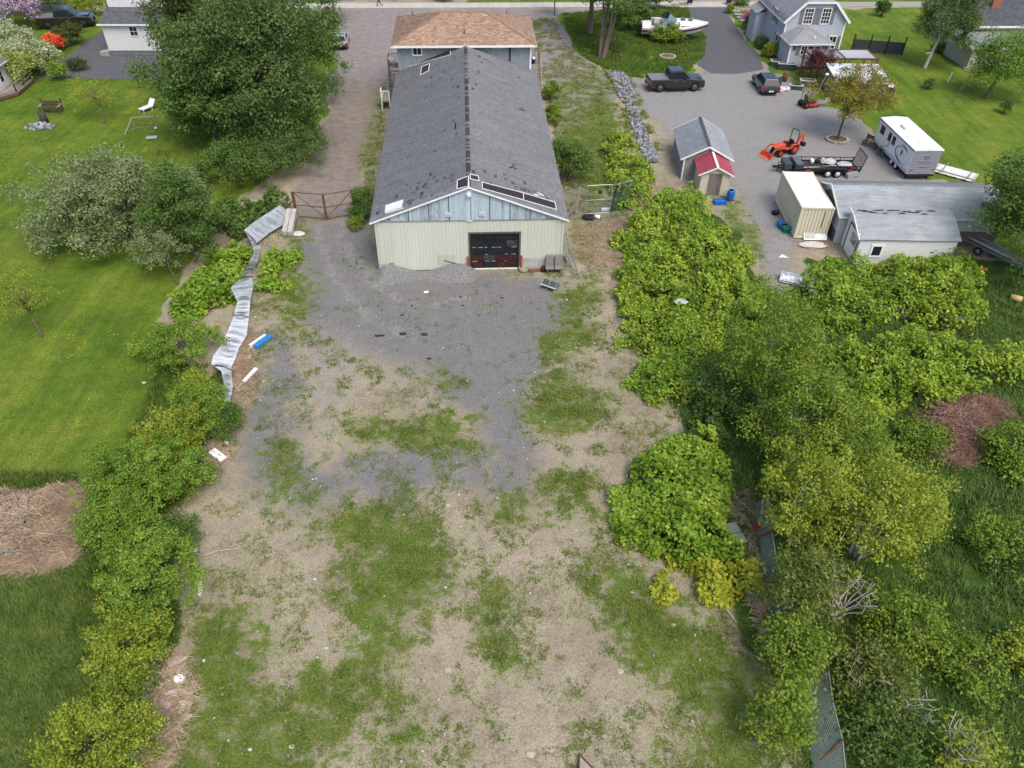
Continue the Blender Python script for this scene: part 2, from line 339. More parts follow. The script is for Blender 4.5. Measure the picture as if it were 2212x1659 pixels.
def build_ground():
    xs = np.concatenate([[-900, -500, -300, -200, -140, -110, -95, -85], np.arange(-78, 78.1, .32), [85, 95, 110, 140, 200, 300, 500, 900]])
    ys = np.concatenate([[-600, -200, -60, -20, 0, 5, 8], np.arange(10.4, 60, .3), np.arange(60, 121, .42), [124, 128, 133, 140, 150, 170, 210, 300, 500, 900, 1800]])
    X, Yy = np.meshgrid(xs, ys); nx, ny = len(xs), len(ys)
    wx = X+(fnoise(X, Yy, 2.6, 3)-.5)*2.4; wy = Yy+(fnoise(X, Yy, 2.6, 9)-.5)*2.4     # ragged edges
    def soft(poly, r=.35, warp=True, k=0):
        d = sdist(wx if warp else X, wy if warp else Yy, poly); return np.clip(.5+d/(2*r), 0, 1)
    near = np.full(X.shape, 0.0)
    lawn = np.maximum.reduce([soft(LAWN_L), soft(LAWN_B), soft(LAWN_R)])
    verge = ((Yy-X*SLOPE) > 115) & ((Yy-X*SLOPE) < 117) & ((np.abs(X-2) < 9) | (X < -26) | (X > 40)); lawn = np.maximum(lawn, verge*1.0)
    lawn = np.where((Yy-X*SLOPE) > 128, .7, lawn)
    grav = np.maximum.reduce([np.clip(soft(GREY1, 2.0)*1.25, 0, 1), np.clip(soft(GREY2, 1.8)*1.2, 0, 1), np.clip(soft(GREY3, 1.5)*1.15, 0, 1), soft(PARK, .9), .45*soft(GREY4, 1.), .6*soft(SIDE_R)])
    grav = np.clip(grav-.35*np.maximum(soft(SANDY[0]), soft(SANDY[1])), 0, 1)
    asph = np.maximum(soft(DRIVE_L, .12, False), soft(DRIVE_R, .2, False))
    road = ((Yy-X*SLOPE) > 117) & ((Yy-X*SLOPE) < 128); asph = np.maximum(asph, road*1.0)
    worn = np.maximum(np.maximum(soft(APRON, 1.), soft(DRIVE_L2)), .0)
    wild = np.maximum.reduce([soft(WILD_R), soft(WILD_L), 1.0*(Yy < 9)])
    hedge = [(a, b_) for a, b_ in FENCE_L]; hp = [(a-4.5, b_) for a, b_ in hedge[5:]]+[(a+.6, b_) for a, b_ in hedge[5:]][::-1]
    wild = np.maximum(wild, soft(hp)); brush = np.maximum(soft(BRUSH_L), soft(BRUSH_R))
    lane = soft(LANE, .6); weed = np.zeros(X.shape)
    for p in WEEDS: weed = np.maximum(weed, soft(p, 1.3))
    weed = np.maximum(.2+.16*(fnoise(X, Yy, 6, 77)-.4)+weed*.44, .46*soft(SIDE_R, 1.5)); weed = np.where(inpoly(X, Yy, PARK), .16, weed)
    weed = np.where(X > 500, 0, weed)
    Z = np.where((np.abs(X) < 60) & (Yy < 110) & (Yy > 8), (fnoise(X, Yy, 5, 5)-.5)*.05, -.02)
    Z = Z + np.clip(wild-.3, 0, 1)*(fnoise(X, Yy, 3, 21)-.5)*.12
    Z = np.where((asph > .2) | ((Yy-X*SLOPE) > 108), -.02, Z)
    cls = np.zeros(X.shape, int)
    order = [('ground', None), ('yard_ground', YARD), ('dirt_lane', LANE), ('lawn', LAWN_L), ('lawn', LAWN_B), ('lawn', LAWN_R), ('gravel_parking', PARK), ('pavement_apron', APRON), ('side_strip', SIDE_R), ('driveway', DRIVE_L), ('driveway', DRIVE_R), ('rough_growth', WILD_R), ('rough_growth', WILD_L)]
    lab = ['rough ground with grass verges reaching to the horizon', 'bare sandy and gravel yard with weed patches behind the warehouse', 'dirt lane running past the trees on the left of the warehouse', 'mown lawn with yellow patches left of the fallen fence', 'grass around the white motor boat', 'mown lawn behind the camper at the right', 'grey gravel parking area with the pickup and the trailer', 'worn pinkish pavement before the brown roofed house', 'weedy gravel strip along the right side of the warehouse', 'dark asphalt driveway beside the white house', 'asphalt driveway beside the motor boat', 'overgrown ground under the trees at the right', 'long rough grass at the lower left corner']
    cx_ = (wx[:-1, :-1]+wx[1:, 1:])/2; cy_ = (wy[:-1, :-1]+wy[1:, 1:])/2; cl = np.zeros(cx_.shape, int)
    for i, (n, p) in enumerate(order):
        if p is not None: cl[inpoly(cx_, cy_, p)] = i
    ii = np.arange(ny*nx).reshape(ny, nx); quads = np.stack([ii[:-1, :-1], ii[:-1, 1:], ii[1:, 1:], ii[1:, :-1]], -1)
    P = np.stack([X, Yy, Z], -1).reshape(-1, 3)
    ca = np.stack([grav, lawn, asph], -1).reshape(-1, 3); cb_ = np.stack([brush, wild, worn], -1).reshape(-1, 3); cc = np.stack([lane, weed, np.maximum.reduce([soft(PARK, 1.), .55*soft(GREY4, 2.)]+[.62*soft(q_, .5, False) for q_ in TRACKS])], -1).reshape(-1, 3)
    for i, (n, p) in enumerate(order):
        q = quads[cl == i]
        if not len(q): continue
        u, inv = np.unique(q, return_inverse=True); o = npmesh(n, P[u], inv.reshape(-1, 4), MGROUND, smooth=True)
        for an, arr in (('cover_a', ca), ('cover_b', cb_), ('cover_c', cc)):
            at = o.data.color_attributes.new(an, 'FLOAT_COLOR', 'POINT'); at.data.foreach_set('color', np.concatenate([arr[u], np.ones((len(u), 1))], 1).astype(np.float32).ravel())
        tag(o, lab[i], None, None, 'structure')
build_ground()
def GZ(x, y): return float((fnoise(np.array([x]), np.array([y]), 5, 5)[0]-.5)*.05)
# sidewalk: separate slabs, kerb
conc = M('concrete', (.44, .41, .37), .85, .1, 1.2, .01, 60, rnd='obj', rv=.07)
sw = MB().box(-80, 80, 112.5, 114.9, -.3, .03).build('sidewalk', M('concrete_bed', (.3, .28, .25), .9)); sw.rotation_euler[2] = rad(3.9)
tag(sw, 'pale concrete sidewalk along the street at the top', None, None, 'structure')
slab = MB().box(-.74, .74, -1.19, 1.19, 0, .07); sl0 = None
for i in range(70):
    if sl0 is None: sl0 = slab.build('slab', conc, sw, bevel=.01); o = sl0
    else: o = sl0.copy(); col.objects.link(o); o.parent = sw
    o.location = (-52.5+i*1.5, 113.7, .03)
# ================================================================ SHARED BUILDING PIECES
m_white = M('white_paint', (.78, .78, .76), .5, .06, 2, rnd='obj', rv=.05)
m_wood = M('weathered_wood', (.26, .23, .19), .85, .25, 3, .004, 30, rnd='obj', rv=.2, stretch=(6, 1, 1))
m_dwood = M('dark_stained_wood', (.075, .045, .032), .7, .25, 3, rnd='obj', rv=.25)
m_dark = M('black_steel', (.018, .019, .021), .45, .2, 3)
m_rust = M('rusty_steel', (.14, .065, .045), .85, .35, 5, .003, 60)
m_glass = M('dark_glass', (.016, .022, .028), .08, .2, 1, spec=.6)
m_glass2 = M('curtained_glass', (.16, .18, .19), .12, .4, 3, spec=.6)
m_concrete = M('old_concrete', (.33, .32, .30), .9, .2, 1.5, .01, 25, c2=(.2, .19, .17))
m_grey_metal = M('galvanized_steel', (.36, .38, .40), .45, .15, 2, metal=.4)
m_rubber = M('tyre_rubber', (.016, .016, .017), .85, .15, 6)
m_blueplastic = M('blue_plastic', (.012, .11, .42), .4, .1, 2)
def shingle_mat(name, c, rv=.22, rnd='isl', c2=None): return M(name, c, .93, .12, .8, .004, 90, rnd=rnd, rv=rv, c2=c2, spec=.1)
def tabs(u0f, u1f, vlen, tw, ex, seed, jag=.0):
    """rows of shingle tabs on a slope: local u along the eave, v up the slope, w outwards"""
    rs = np.random.RandomState(seed); out = []
    for j in range(int(vlen/ex)+1):
        v0 = j*ex; v1 = min(v0+ex+.03, vlen)
        if v1-v0 < .02: continue
        lo, hi = u0f(v0), u1f(v0)
        if hi-lo < .05: continue
        st = np.arange(lo-tw*((j % 2)*.5+.25*rs.rand()), hi, tw)
        a = np.clip(st+.004, lo, hi); b = np.clip(st+tw-.006, lo, hi); k = (b-a) > .03; a, b = a[k], b[k]
        out.append(np.stack([a, b, np.full(len(a), v0)+rs.uniform(-jag, jag, len(a)), np.full(len(a), v1)], 1))
    return np.concatenate(out)
def tab_mesh(name, T, O, U, V, mat, parent, lift=.018):
    O, U, V = (np.array(q, float) for q in (O, U, V)); N = np.cross(U, V); N /= np.linalg.norm(N)
    a, b, v0, v1 = (T[:, i:i+1] for i in range(4)); rs = np.random.RandomState(len(T)); lf = lift*rs.uniform(.8, 1.35, a.shape)
    P = lambda u, v, w_: O+u*U+v*V+w_*N
    vv = np.stack([P(a, v0-.01, 0*lf), P(b, v0-.01, 0*lf), P(b, v0, lf), P(a, v0, lf), P(b, v1, .004+0*lf), P(a, v1, .004+0*lf)], 1).reshape(-1, 3)
    i = np.arange(len(T))[:, None]*6; q = np.concatenate([i+np.array([[0, 1, 2, 3]]), i+np.array([[3, 2, 4, 5]])])
    o = npmesh(name, vv, q, mat, parent); o['kind'] = 'stuff'; return o
def roof_slab(mb, pts, th=.1, m=0):
    a, b, c = (Vector(pts[i]) for i in range(3)); n = (b-a).cross(c-a).normalized()
    if n.z < 0: n = -n
    mb.ext([Vector(p)-n*th for p in pts], n*th, m)
def window(parent, o, ux, w_, h_, out, cols=2, rows=2, frame=.07, sash=True, glass=None, shutters=None, name='window'):
    """window on a wall: o = lower left corner, ux = direction along the wall, out = outward normal"""
    o, ux, out = Vector(o), Vector(ux).normalized(), Vector(out).normalized(); uz = Vector((0, 0, 1))
    g = MB(); g.ext([o+out*.012, o+ux*w_+out*.012, o+ux*w_+uz*h_+out*.012, o+uz*h_+out*.012], out*.012)
    ob = g.build(name, glass or m_glass, parent)
    f = MB()
    def piece(x0, x1, z0, z1, t): f.ext([o+ux*x0+uz*z0+out*.0, o+ux*x1+uz*z0+out*.0, o+ux*x1+uz*z1+out*.0, o+ux*x0+uz*z1+out*.0], out*t)
    piece(-frame, 0, -frame, h_+frame, .06); piece(w_, w_+frame, -frame, h_+frame, .06); piece(0, w_, h_, h_+frame, .057); piece(0, w_, -frame, 0, .065)
    for i in range(1, cols): piece(w_*i/cols-.018, w_*i/cols+.018, 0, h_, .04)
    for i in range(1, rows): piece(0, w_, h_*i/rows-.018, h_*i/rows+.018, .045 if i*2 != rows else .05)
    f.build('frame', m_white, ob)
    if shutters:
        for s in (-1, 1):
            x0 = -frame-.42 if s < 0 else w_+frame+.02
            sh = MB(); sh.ext([o+ux*x0+uz*(-.05), o+ux*(x0+.4)+uz*(-.05), o+ux*(x0+.4)+uz*(h_+.05), o+ux*x0+uz*(h_+.05)], out*.05)
            sh.build('shutter', shutters, parent)
    return ob
# ================================================================ WAREHOUSE
WA = rad(3.6); WO = G(821, 587); WW, WL, WE, WR = 12.85, 29.3, 4.0, 6.42
wh = thing('warehouse', 'long warehouse with a grey shingle gable roof, blue boarded gable and pale green metal front', 'warehouse', WO, WA)
WMI = (Matrix.Translation(WO) @ Matrix.Rotation(WA, 4, 'Z')).inverted(); WM = WMI.inverted()
m_siding = M('pale_green_siding', (.535, .555, .475), .5, .05, .6, c2=(.46, .48, .40), c2at=.7, rnd='obj', rv=.03, stretch=(1, 1, .25))
m_block = M('concrete_block', (.36, .37, .33), .9, .2, 1.2, .008, 20, c2=(.50, .50, .46), c2at=.6)
DX0, DX1, DZ = 6.42, 9.80, 2.92
core = MB().box(.02, DX0, .05, WL, 0, WE).box(DX1, WW-.02, .05, WL, 0, WE).box(DX0, DX1, .05, WL, DZ, WE).box(DX0, DX1, .3, WL, 0, DZ).ext([(.02, .05, WE), (WW-.02, .05, WE), (WW/2, .05, WR-.1)], (0, WL-.1, 0))
core.build('wall', M('warehouse_wall', (.36, .40, .34), .7, .15, 1), wh)
def panel(x0, x1, z0, z1):
    b = MB(); prof = []; n = max(1, round((x1-x0)/.235)); st = (x1-x0)/n
    for i in range(n):
        a = x0+i*st; prof += [(a, -.006), (a+st*.72, -.006), (a+st*.79, -.024), (a+st*.93, -.024)]
    prof.append((x1-.004, -.006)); k = len(prof)
    b.add([(x, y, z0) for x, y in prof]+[(x, y, z1) for x, y in prof], [(i, i+1, k+i+1, k+i) for i in range(k-1)]); return b.build('siding_panel', m_siding, wh)
cuts = sorted([.12+.94*i for i in range(14)]+[DX0-.1, DX1+.1, WW-.1]); cuts = [c for i, c in enumerate(cuts) if i == 0 or c-cuts[i-1] > .12]
for a, b in zip(cuts[:-1], cuts[1:]):
    mid = (a+b)/2
    z0 = DZ+.1 if DX0-.12 < mid < DX1+.12 else (.92 if mid > DX1 else (.1 if mid > .8 else .72))
    panel(a, b, z0, WE-.03)
MB().box(-.02, .10, -.05, .06, .72, WE-.03).build('corner_trim', m_siding, wh); MB().box(WW-.10, WW+.02, -.05, .06, .92, WE-.03).build('corner_trim', m_siding, wh)
fb = MB().box(DX1+.14, WW, -.05, .06, 0, .90); fb.build('foundation', m_block, wh, bevel=.02)
fb = MB().box(-.04, .72, -.07, .06, 0, .70); fb.build('foundation', m_block, wh, bevel=.03)
# torn lower corner of the siding and rust streaks
tr = MB().box(4.15, 5.35, -.04, -.034, .55, 1.28); tr.build('siding_scar', M('scarred_siding', (.46, .50, .42), .7, .2, 3, c2=(.02, .02, .02), c2at=.60, stretch=(2, 1, 5)), wh)
MB().cb((5.0, -.06, .72), (.95, .03, .07), ry=rad(18)).build('loose_strip', M('dull_strip', (.12, .12, .11), .7), wh)
# overhead door: rows of wooden panels
m_door = [M('door_black', (.012, .016, .018), .6, .5, 3, c2=(.09, .095, .095), c2at=.72), M('door_red', (.055, .014, .014), .7, .5, 3, c2=(.02, .015, .015), c2at=.55), M('door_worn', (.03, .034, .036), .7, .4, 4, c2=(.22, .23, .23), c2at=.6)]
dr = MB().box(DX0, DX1, .10, .16, 0, DZ).build('garage_door', m_door[0], wh)
rows = 5; rh = (DZ-.12)/rows
for r in range(rows):
    for c in range(4):
        x0 = DX0+.06+c*(DX1-DX0-.12)/4; z0 = .10+r*rh
        mi = 2 if (r, c) in ((3, 3), (1, 1)) else (1 if r < 2 and c != 1 else 0)
        MB().box(x0+.03, x0+(DX1-DX0-.12)/4-.03, .075, .10, z0+.05, z0+rh-.05).build('door_panel', m_door[mi], dr)
    if r in (1, 2, 3):
        rr = random.Random(r)
        for c in range(7):
            x0 = DX0+.1+c*.46
            if rr.random() < .7: MB().box(x0, x0+rr.uniform(.15, .42), .068, .10, .10+r*rh-.02, .10+r*rh+.015).build('worn_seal', M('worn_white', (.30, .30, .30), .8, .4, 6), dr)
MB().box(DX0+.25, DX1-.05, .05, .12, 0, .09).build('door_sill', m_white, dr)
fr = MB().box(DX0-.12, DX0, -.06, .1, 0, DZ).box(DX1, DX1+.13, -.06, .1, 0, DZ).box(DX0-.12, DX1+.13, -.06, .1, DZ, DZ+.12)
fr.build('door_frame', M('brown_jamb', (.10, .085, .07), .8, .3), wh)
for xx in (DX0-.2, DX1+.2):
    MB().box(xx-.07, xx+.07, -.16, -.065, 0, 1.18).build('red_guard', M('faded_red_paint', (.34, .07, .08), .75, .25, 4, c2=(.45, .25, .24), c2at=.6), wh, bevel=.02)
# gable boards, each board cut to the rake
m_gboard = M('blue_peeling_board', (.385, .455, .505), .85, .16, 1.5, c2=(.13, .135, .135), c2at=.56, stretch=(9, 9, .55), rnd='obj', rv=.13)
m_gboard2 = M('blue_fresh_board', (.42, .52, .585), .8, .1, 1.5, c2=(.14, .15, .155), c2at=.61, stretch=(8, 8, .8), rnd='obj', rv=.08)
def rake(x): return WE+.02+(WR-WE-.08)*(1-abs(x-WW/2)/(WW/2))
nb = 66; bw = WW/nb; rr = random.Random(4)
for i in range(nb):
    x0, x1 = i*bw+.006, (i+1)*bw-.006; y = -.03-rr.uniform(0, .012)
    za, zb = rake(x0), rake(x1); top = [(x1, y, zb), (x0, y, za)]
    if x0 < WW/2 < x1: top = [(x1, y, zb), (WW/2, y, rake(WW/2)), (x0, y, za)]
    q = MB().ext([(x0, y, WE), (x1, y, WE)]+top, (0, .03, 0)); q.build('gable_board', m_gboard2 if 22 < i < 44 or rr.random() < .25 else m_gboard, wh)
for i in (5, 12, 19, 26, 40, 47, 54, 60):
    x0 = i*bw; MB().box(x0-.03, x0+.03, -.062, -.042, WE+.01, rake(x0)-.02).build('batten', M('dark_batten', (.09, .10, .10), .9, .3), wh)
MB().box(0, WW, -.075, -.03, WE-.05, WE-.002).build('drip_rail', M('stained_rail', (.22, .23, .20), .9, .35, 2, c2=(.06, .06, .05)), wh)
MB().box(WW/2-.22, WW/2+.22, -.085, -.045, WE-.12, rake(WW/2)-.15).build('centre_panel', m_gboard2, wh)
for x0 in (4.80, 7.05):
    v = MB().box(x0, x0+.40, -.12, -.045, WE+.28, WE+.58).build('gable_vent', M('vent_cream', (.55, .58, .57), .6), wh, bevel=.015)
    MB().box(x0+.06, x0+.34, -.128, -.119, WE+.33, WE+.53).build('vent_louvre', M('vent_grey', (.42, .45, .45), .7), v)
fl = MB().lathe((WW/2-.02, -.2, WR-.50), [(.10, -.14), (.14, -.1), (.14, .08), (.07, .16)], 12); fl.box(WW/2-.06, WW/2+.02, -.2, -.08, WR-.36, WR-.28).build('floodlight', m_white, wh, True)
MB().box(WW/2+.08, WW/2+.12, -.095, -.083, WE+.05, WR-.7).build('conduit', M('dark_cable', (.05, .05, .05)), wh)
# roof
SL = math.hypot(WW/2, WR-WE); vx, vz = (WW/2)/SL, (WR-WE)/SL; OV, FO = .34, .16
m_sh = M('grey_shingle', (.193, .196, .201), .93, .10, .55, .004, 90, rnd='isl', rv=.12, c2=(.168, .171, .176), c2at=.56, stretch=(.35, 1.6, .35), spec=.1); m_sh_o = shingle_mat('grey_shingle_single', (.185, .192, .205), .14, 'obj')
rf = MB(); eL, eR = (-OV*vx, WE-OV*vz), (WW+OV*vx, WE-OV*vz)
roof_slab(rf, [(eL[0], -FO, eL[1]), (WW/2, -FO, WR), (WW/2, WL, WR), (eL[0], WL, eL[1])], .09)
roof_slab(rf, [(WW/2, -FO, WR), (eR[0], -FO, eR[1]), (eR[0], WL, eR[1]), (WW/2, WL, WR)], .09)
roof = rf.build('roof', shingle_mat('roof_felt', (.15, .155, .165)), wh)
VL = SL+OV; cnt = 0
for side in (0, 1):
    O = (eL[0], -FO, eL[1]) if side == 0 else (eR[0], -FO, eR[1]); U = (0, 1, 0); V = (vx, 0, vz) if side == 0 else (-vx, 0, vz)
    if side == 0: O = (eL[0], WL, eL[1]); U = (0, -1, 0)
    T = tabs(lambda v: 0, lambda v: WL+FO, VL, .33, .145, 5+side, .004)
    fu = T[:, 0] if side else (WL+FO-T[:, 1]); pick = np.zeros(len(T), bool); idx = np.argsort(fu+.35*np.random.RandomState(2).rand(len(T)))[:150]; pick[idx] = True
    tab_mesh('shingle_rows', T[~pick], O, U, V, m_sh, roof)
    Uv, Vv = Vector(U), Vector(V); N = Uv.cross(Vv).normalized(); base = None
    for a, b, v0, v1 in T[pick]:
        if base is None:
            ex = .175; q = MB().add([(0, -.01, 0), (.32, -.01, 0), (.32, 0, .02), (0, 0, .02), (.32, ex, .004), (0, ex, .004)], [(0, 1, 2, 3), (3, 2, 4, 5)])
            base = q.build('shingle', m_sh_o, roof); o = base
        else: o = base.copy(); col.objects.link(o); o.parent = roof
        Mx = Matrix((Uv*((b-a)/.32), Vv, N)).transposed().to_4x4(); Mx.translation = Vector(O)+Uv*a+Vv*v0; o.matrix_local = Mx
# ridge caps
m_cap = [shingle_mat('ridge_cap_grey', (.17, .177, .19), .12, 'obj'), shingle_mat('ridge_cap_dark', (.062, .064, .07), .2, 'obj')]
cap0 = {}; rr = random.Random(9); nc = 100
for i in range(nc):
    y = .1+i*(WL-.2)/nc; d = rr.random() < (.62 if i < 75 else .45); k = int(d)
    if k not in cap0:
        q = MB(); w2 = .17
        q.add([(-w2*vx, 0, -w2*vz+.035), (0, 0, .042), (w2*vx, 0, -w2*vz+.035), (-w2*vx, .42, -w2*vz+.02), (0, .42, .024), (w2*vx, .42, -w2*vz+.02), (-w2*vx, 0, -w2*vz), (0, 0, .005), (w2*vx, 0, -w2*vz)], [(0, 1, 4, 3), (1, 2, 5, 4), (6, 7, 1, 0), (7, 8, 2, 1)])
        o = cap0[k] = q.build('ridge_cap', m_cap[k], roof)
    else: o = cap0[k].copy(); col.objects.link(o); o.parent = roof
    o.location = (WW/2, y, WR+.004)
# rake and eave trim
for s in (0, 1):
    e = eL if s == 0 else eR
    q = MB().bar((e[0], -FO-.03, e[1]+.0), (WW/2, -FO-.03, WR+.0), .05, .10); q.build('rake_board', m_white, roof)
    MB().box(e[0]-.02, e[0]+.02, 0, WL, e[1]-.12, e[1]-.01).build('eave_board', M('grey_eave', (.3, .31, .32), .7), roof)
MB().box(WW/2-.03, WW/2+.03, -FO-.05, .95, WR+.04, WR+.07).build('ridge_batten', m_white, roof)
# places on the roof picked from the photograph
PL = (WM @ Vector((0, 0, WE)), (WM.to_3x3() @ Vector((-vz, 0, vx)))); PRR = (WM @ Vector((WW, 0, WE)), (WM.to_3x3() @ Vector((vz, 0, vx))))
def on_roof(cx_, cy_, lift=.02, k=.32545, ox=720.0):
    x_, y_ = ox+cx_*k, cy_*k; p = WMI @ HITP(x_, y_, *PL)
    if p.x > WW/2: p = WMI @ HITP(x_, y_, *PRR); return p+Vector((vz, 0, vx))*lift, 1
    return p+Vector((-vz, 0, vx))*lift, 0
m_under = M('exposed_underlay', (.034, .029, .029), .9, .25, 3); m_dsh = shingle_mat('dark_bare_shingle', (.080, .082, .088), .3, 'obj')
for quad in ([(825, 1200), (898, 1172), (898, 1240), (822, 1258)], [(907, 1160), (960, 1172), (966, 1205), (907, 1190)], [(985, 1212), (1258, 1283), (1258, 1330), (988, 1255)], [(1260, 1284), (1468, 1345), (1480, 1395), (1262, 1332)], [(510, 408), (776, 325), (780, 366), (500, 445)], [(588, 446), (640, 425), (634, 472), (580, 500)]):
    P = [on_roof(a, b, .022)[0] for a, b in quad]; sd_ = on_roof(*quad[0])[1]; n = Vector((vz, 0, vx)) if sd_ else Vector((-vz, 0, vx))
    MB().ext(P, n*.012).build('bare_patch', m_under, roof)
    for i, j in ((0, 1), (1, 2), (2, 3), (3, 0)):
        if (i == 1 and quad[0][0] in (985,)): continue
        MB().bar(P[i]+n*.03, P[j]+n*.03, .045, .035).build('roof_batten', m_white, roof)
P = [on_roof(a, b, .03)[0] for a, b in [(350, 1368), (466, 1330), (456, 1380), (344, 1414)]]
MB().ext(P, Vector((-vz, 0, vx))*.05).build('white_sheet', M('white_sheet', (.72, .73, .74), .5, .1, 2, c2=(.5, .51, .52), c2at=.66), roof)
MB().bar(on_roof(470, 1385, .05)[0], on_roof(348, 1418, .05)[0], .05, .05).build('roof_batten', m_white, roof)
for a in ((1355, 1285), (1370, 1292), (1345, 1298), (1378, 1297)):
    p, s = on_roof(*a, .05); MB().cb(p, (.35, .12, .04), rz=random.Random(a[0]).uniform(0, 3), ry=.35).build('white_scrap', m_white, roof)
spots = [(690, 430, 1), (650, 515, 2), (655, 570, 1), (612, 580, 2), (790, 525, 1), (755, 420, 1), (735, 480, 2), (710, 520, 1), (795, 575, 1), (830, 645, 1), (827, 575, 2), (800, 800, 1), (808, 858, 2), (820, 890, 2), (740, 865, 1), (515, 955, 1), (675, 1005, 1), (495, 1045, 1), (790, 1165, 2), (790, 1200, 2), (690, 1200, 2), (645, 1160, 2), (670, 1180, 2), (740, 1180, 1), (765, 1185, 1), (565, 1215, 1), (560, 1250, 2), (600, 1238, 2), (615, 1220, 1), (625, 1250, 1), (655, 1300, 1), (580, 1310, 2), (525, 1330, 1), (500, 1340, 2), (510, 1352, 2), (420, 1305, 2), (490, 1225, 1), (530, 1280, 1), (295, 1415, 2), (607, 660, 1), (620, 645, 1), (640, 660, 1), (480, 575, 1), (530, 470, 1), (555, 465, 1), (810, 395, 1), (800, 380, 2), (645, 640, 1), (588, 1285, 2),
         (970, 375, 2), (985, 415, 1), (1010, 395, 1), (1040, 410, 1), (960, 435, 1), (965, 470, 1), (965, 482, 1), (945, 560, 2), (925, 590, 2), (1235, 515, 1), (1005, 1140, 2), (1075, 1170, 2), (930, 1140, 2), (1140, 1190, 1), (1135, 1160, 1), (1045, 1215, 1), (1190, 1215, 2), (1215, 1245, 1), (1270, 1215, 2), (1250, 1258, 2), (1272, 1262, 2), (1300, 1270, 2), (1420, 1318, 1), (1330, 1275, 1), (900, 520, 1), (898, 540, 1)]
ds0 = None
for a, b, k in spots:
    p, s = on_roof(a, b, .024)
    if ds0 is None:
        q = MB(); q.add([(-.16, -.1, 0), (.16, -.1, 0), (.16, .1, 0), (-.16, .1, 0), (-.16, -.1, -.02), (.16, -.1, -.02)], [(0, 1, 2, 3), (4, 5, 1, 0)]); ds0 = q.build('bare_shingle', m_dsh, roof); o = ds0
    else: o = ds0.copy(); col.objects.link(o); o.parent = roof
    o.location = p; o.rotation_euler = (0, math.atan2(vz, vx)*(1 if s else -1), rad(90) if False else 0)
    o.scale = (.62 if k == 1 else .75, 1.2 if k == 1 else 2.3, 1)
for a, b in ((1245, 715), (1260, 730), (1238, 728), (1190, 1105), (1175, 1110), (1205, 1118), (1195, 1090)):
    p, s = on_roof(a, b, .024); o = ds0.copy(); col.objects.link(o); o.parent = roof; o.location = p; o.rotation_euler = (0, math.atan2(vz, vx), random.Random(a).uniform(0, 3)); o.scale = (1.1, 1.5, 1)
p, s = on_roof(812, 852, 0); MB().tube([p, p+Vector((0, 0, .45))], .05, 8).build('vent_pipe', m_dark, roof)
# ================================================================ BROWN-ROOFED HOUSE
HA = rad(3.95); HO = Vector((-11.87, 74.80, 0)); HL, HD, HE, HR = 13.76, 9.45, 6.45, 8.12
bh = thing('house', 'blue house with a brown hip roof and white fascia behind the warehouse', 'house', HO, HA)
HMI = (Matrix.Translation(HO) @ Matrix.Rotation(HA, 4, 'Z')).inverted(); HMx = HMI.inverted()
m_blue = M('blue_wall_boards', (.23, .27, .30), .85, .2, 1.5, c2=(.10, .115, .125), c2at=.6, stretch=(7, 7, .5))
MB().box(.55, HL-.55, .55, HD-.55, 0, HE-.05).build('wall', m_blue, bh)
m_br = shingle_mat('brown_shingle', (.305, .208, .150), .30)
h2 = HD/2; RG = [(h2, h2, HR), (HL-h2, h2, HR)]; C4 = [(0, 0, HE), (HL, 0, HE), (HL, HD, HE), (0, HD, HE)]
rb = MB(); faces = [[C4[0], C4[1], RG[1], RG[0]], [C4[1], C4[2], RG[1]], [C4[2], C4[3], RG[0], RG[1]], [C4[3], C4[0], RG[0]]]
for f in faces: rb.add(f, [list(range(len(f)))])
rb.add([(0, 0, HE-.02), (HL, 0, HE-.02), (HL, HD, HE-.02), (0, HD, HE-.02)], [(0, 1, 2, 3)])
bro = rb.build('roof', shingle_mat('brown_felt', (.2, .125, .09)), bh)
sl = math.hypot(h2, HR-HE); cs, sn = h2/sl, (HR-HE)/sl
for O, U, V, ln, tri in ((C4[0], (1, 0, 0), (0, cs, sn), HL, 0), (C4[1], (0, 1, 0), (-cs, 0, sn), HD, 1), (C4[2], (-1, 0, 0), (0, -cs, sn), HL, 0), (C4[3], (0, -1, 0), (cs, 0, sn), HD, 1)):
    tab_mesh('shingle_rows', tabs(lambda v: v*cs, lambda v, L_=ln: L_-v*cs, sl, .30, .15, int(ln*7)), O, U, V, m_br, bro, .026)
m_bcap = shingle_mat('brown_cap', (.25, .155, .105), .15, 'obj')
def caps(parent, a, b, mat, w_=.16, n=None):
    a, b = Vector(a), Vector(b); d = (b-a); L = d.length; d /= L; n = n or int(L/.3); u = d.cross(Vector((0, 0, 1))).normalized(); o0 = None
    for i in range(n):
        p = a+d*(L*i/n)
        if o0 is None:
            q = MB(); e = d*(L/n*1.15); dn = Vector((0, 0, -w_*.38))
            q.add([-u*w_+dn+Vector((0, 0, .05)), Vector((0, 0, .055)), u*w_+dn+Vector((0, 0, .05)), e-u*w_+dn+Vector((0, 0, .035)), e+Vector((0, 0, .04)), e+u*w_+dn+Vector((0, 0, .035))], [(0, 1, 4, 3), (1, 2, 5, 4)])
            o0 = q.build('ridge_cap', mat, parent); o = o0
        else: o = o0.copy(); col.objects.link(o); o.parent = parent
        o.location = p
caps(bro, C4[0], RG[0], m_bcap); caps(bro, C4[1], RG[1], m_bcap); caps(bro, RG[0], RG[1], m_bcap); caps(bro, C4[3], RG[0], m_bcap); caps(bro, C4[2], RG[1], m_bcap)
for a, b in ((0, 1), (1, 2), (2, 3), (3, 0)):
    MB().bar(Vector(C4[a])+Vector((0, 0, -.09)), Vector(C4[b])+Vector((0, 0, -.09)), .05, .2).build('fascia', m_white, bro)
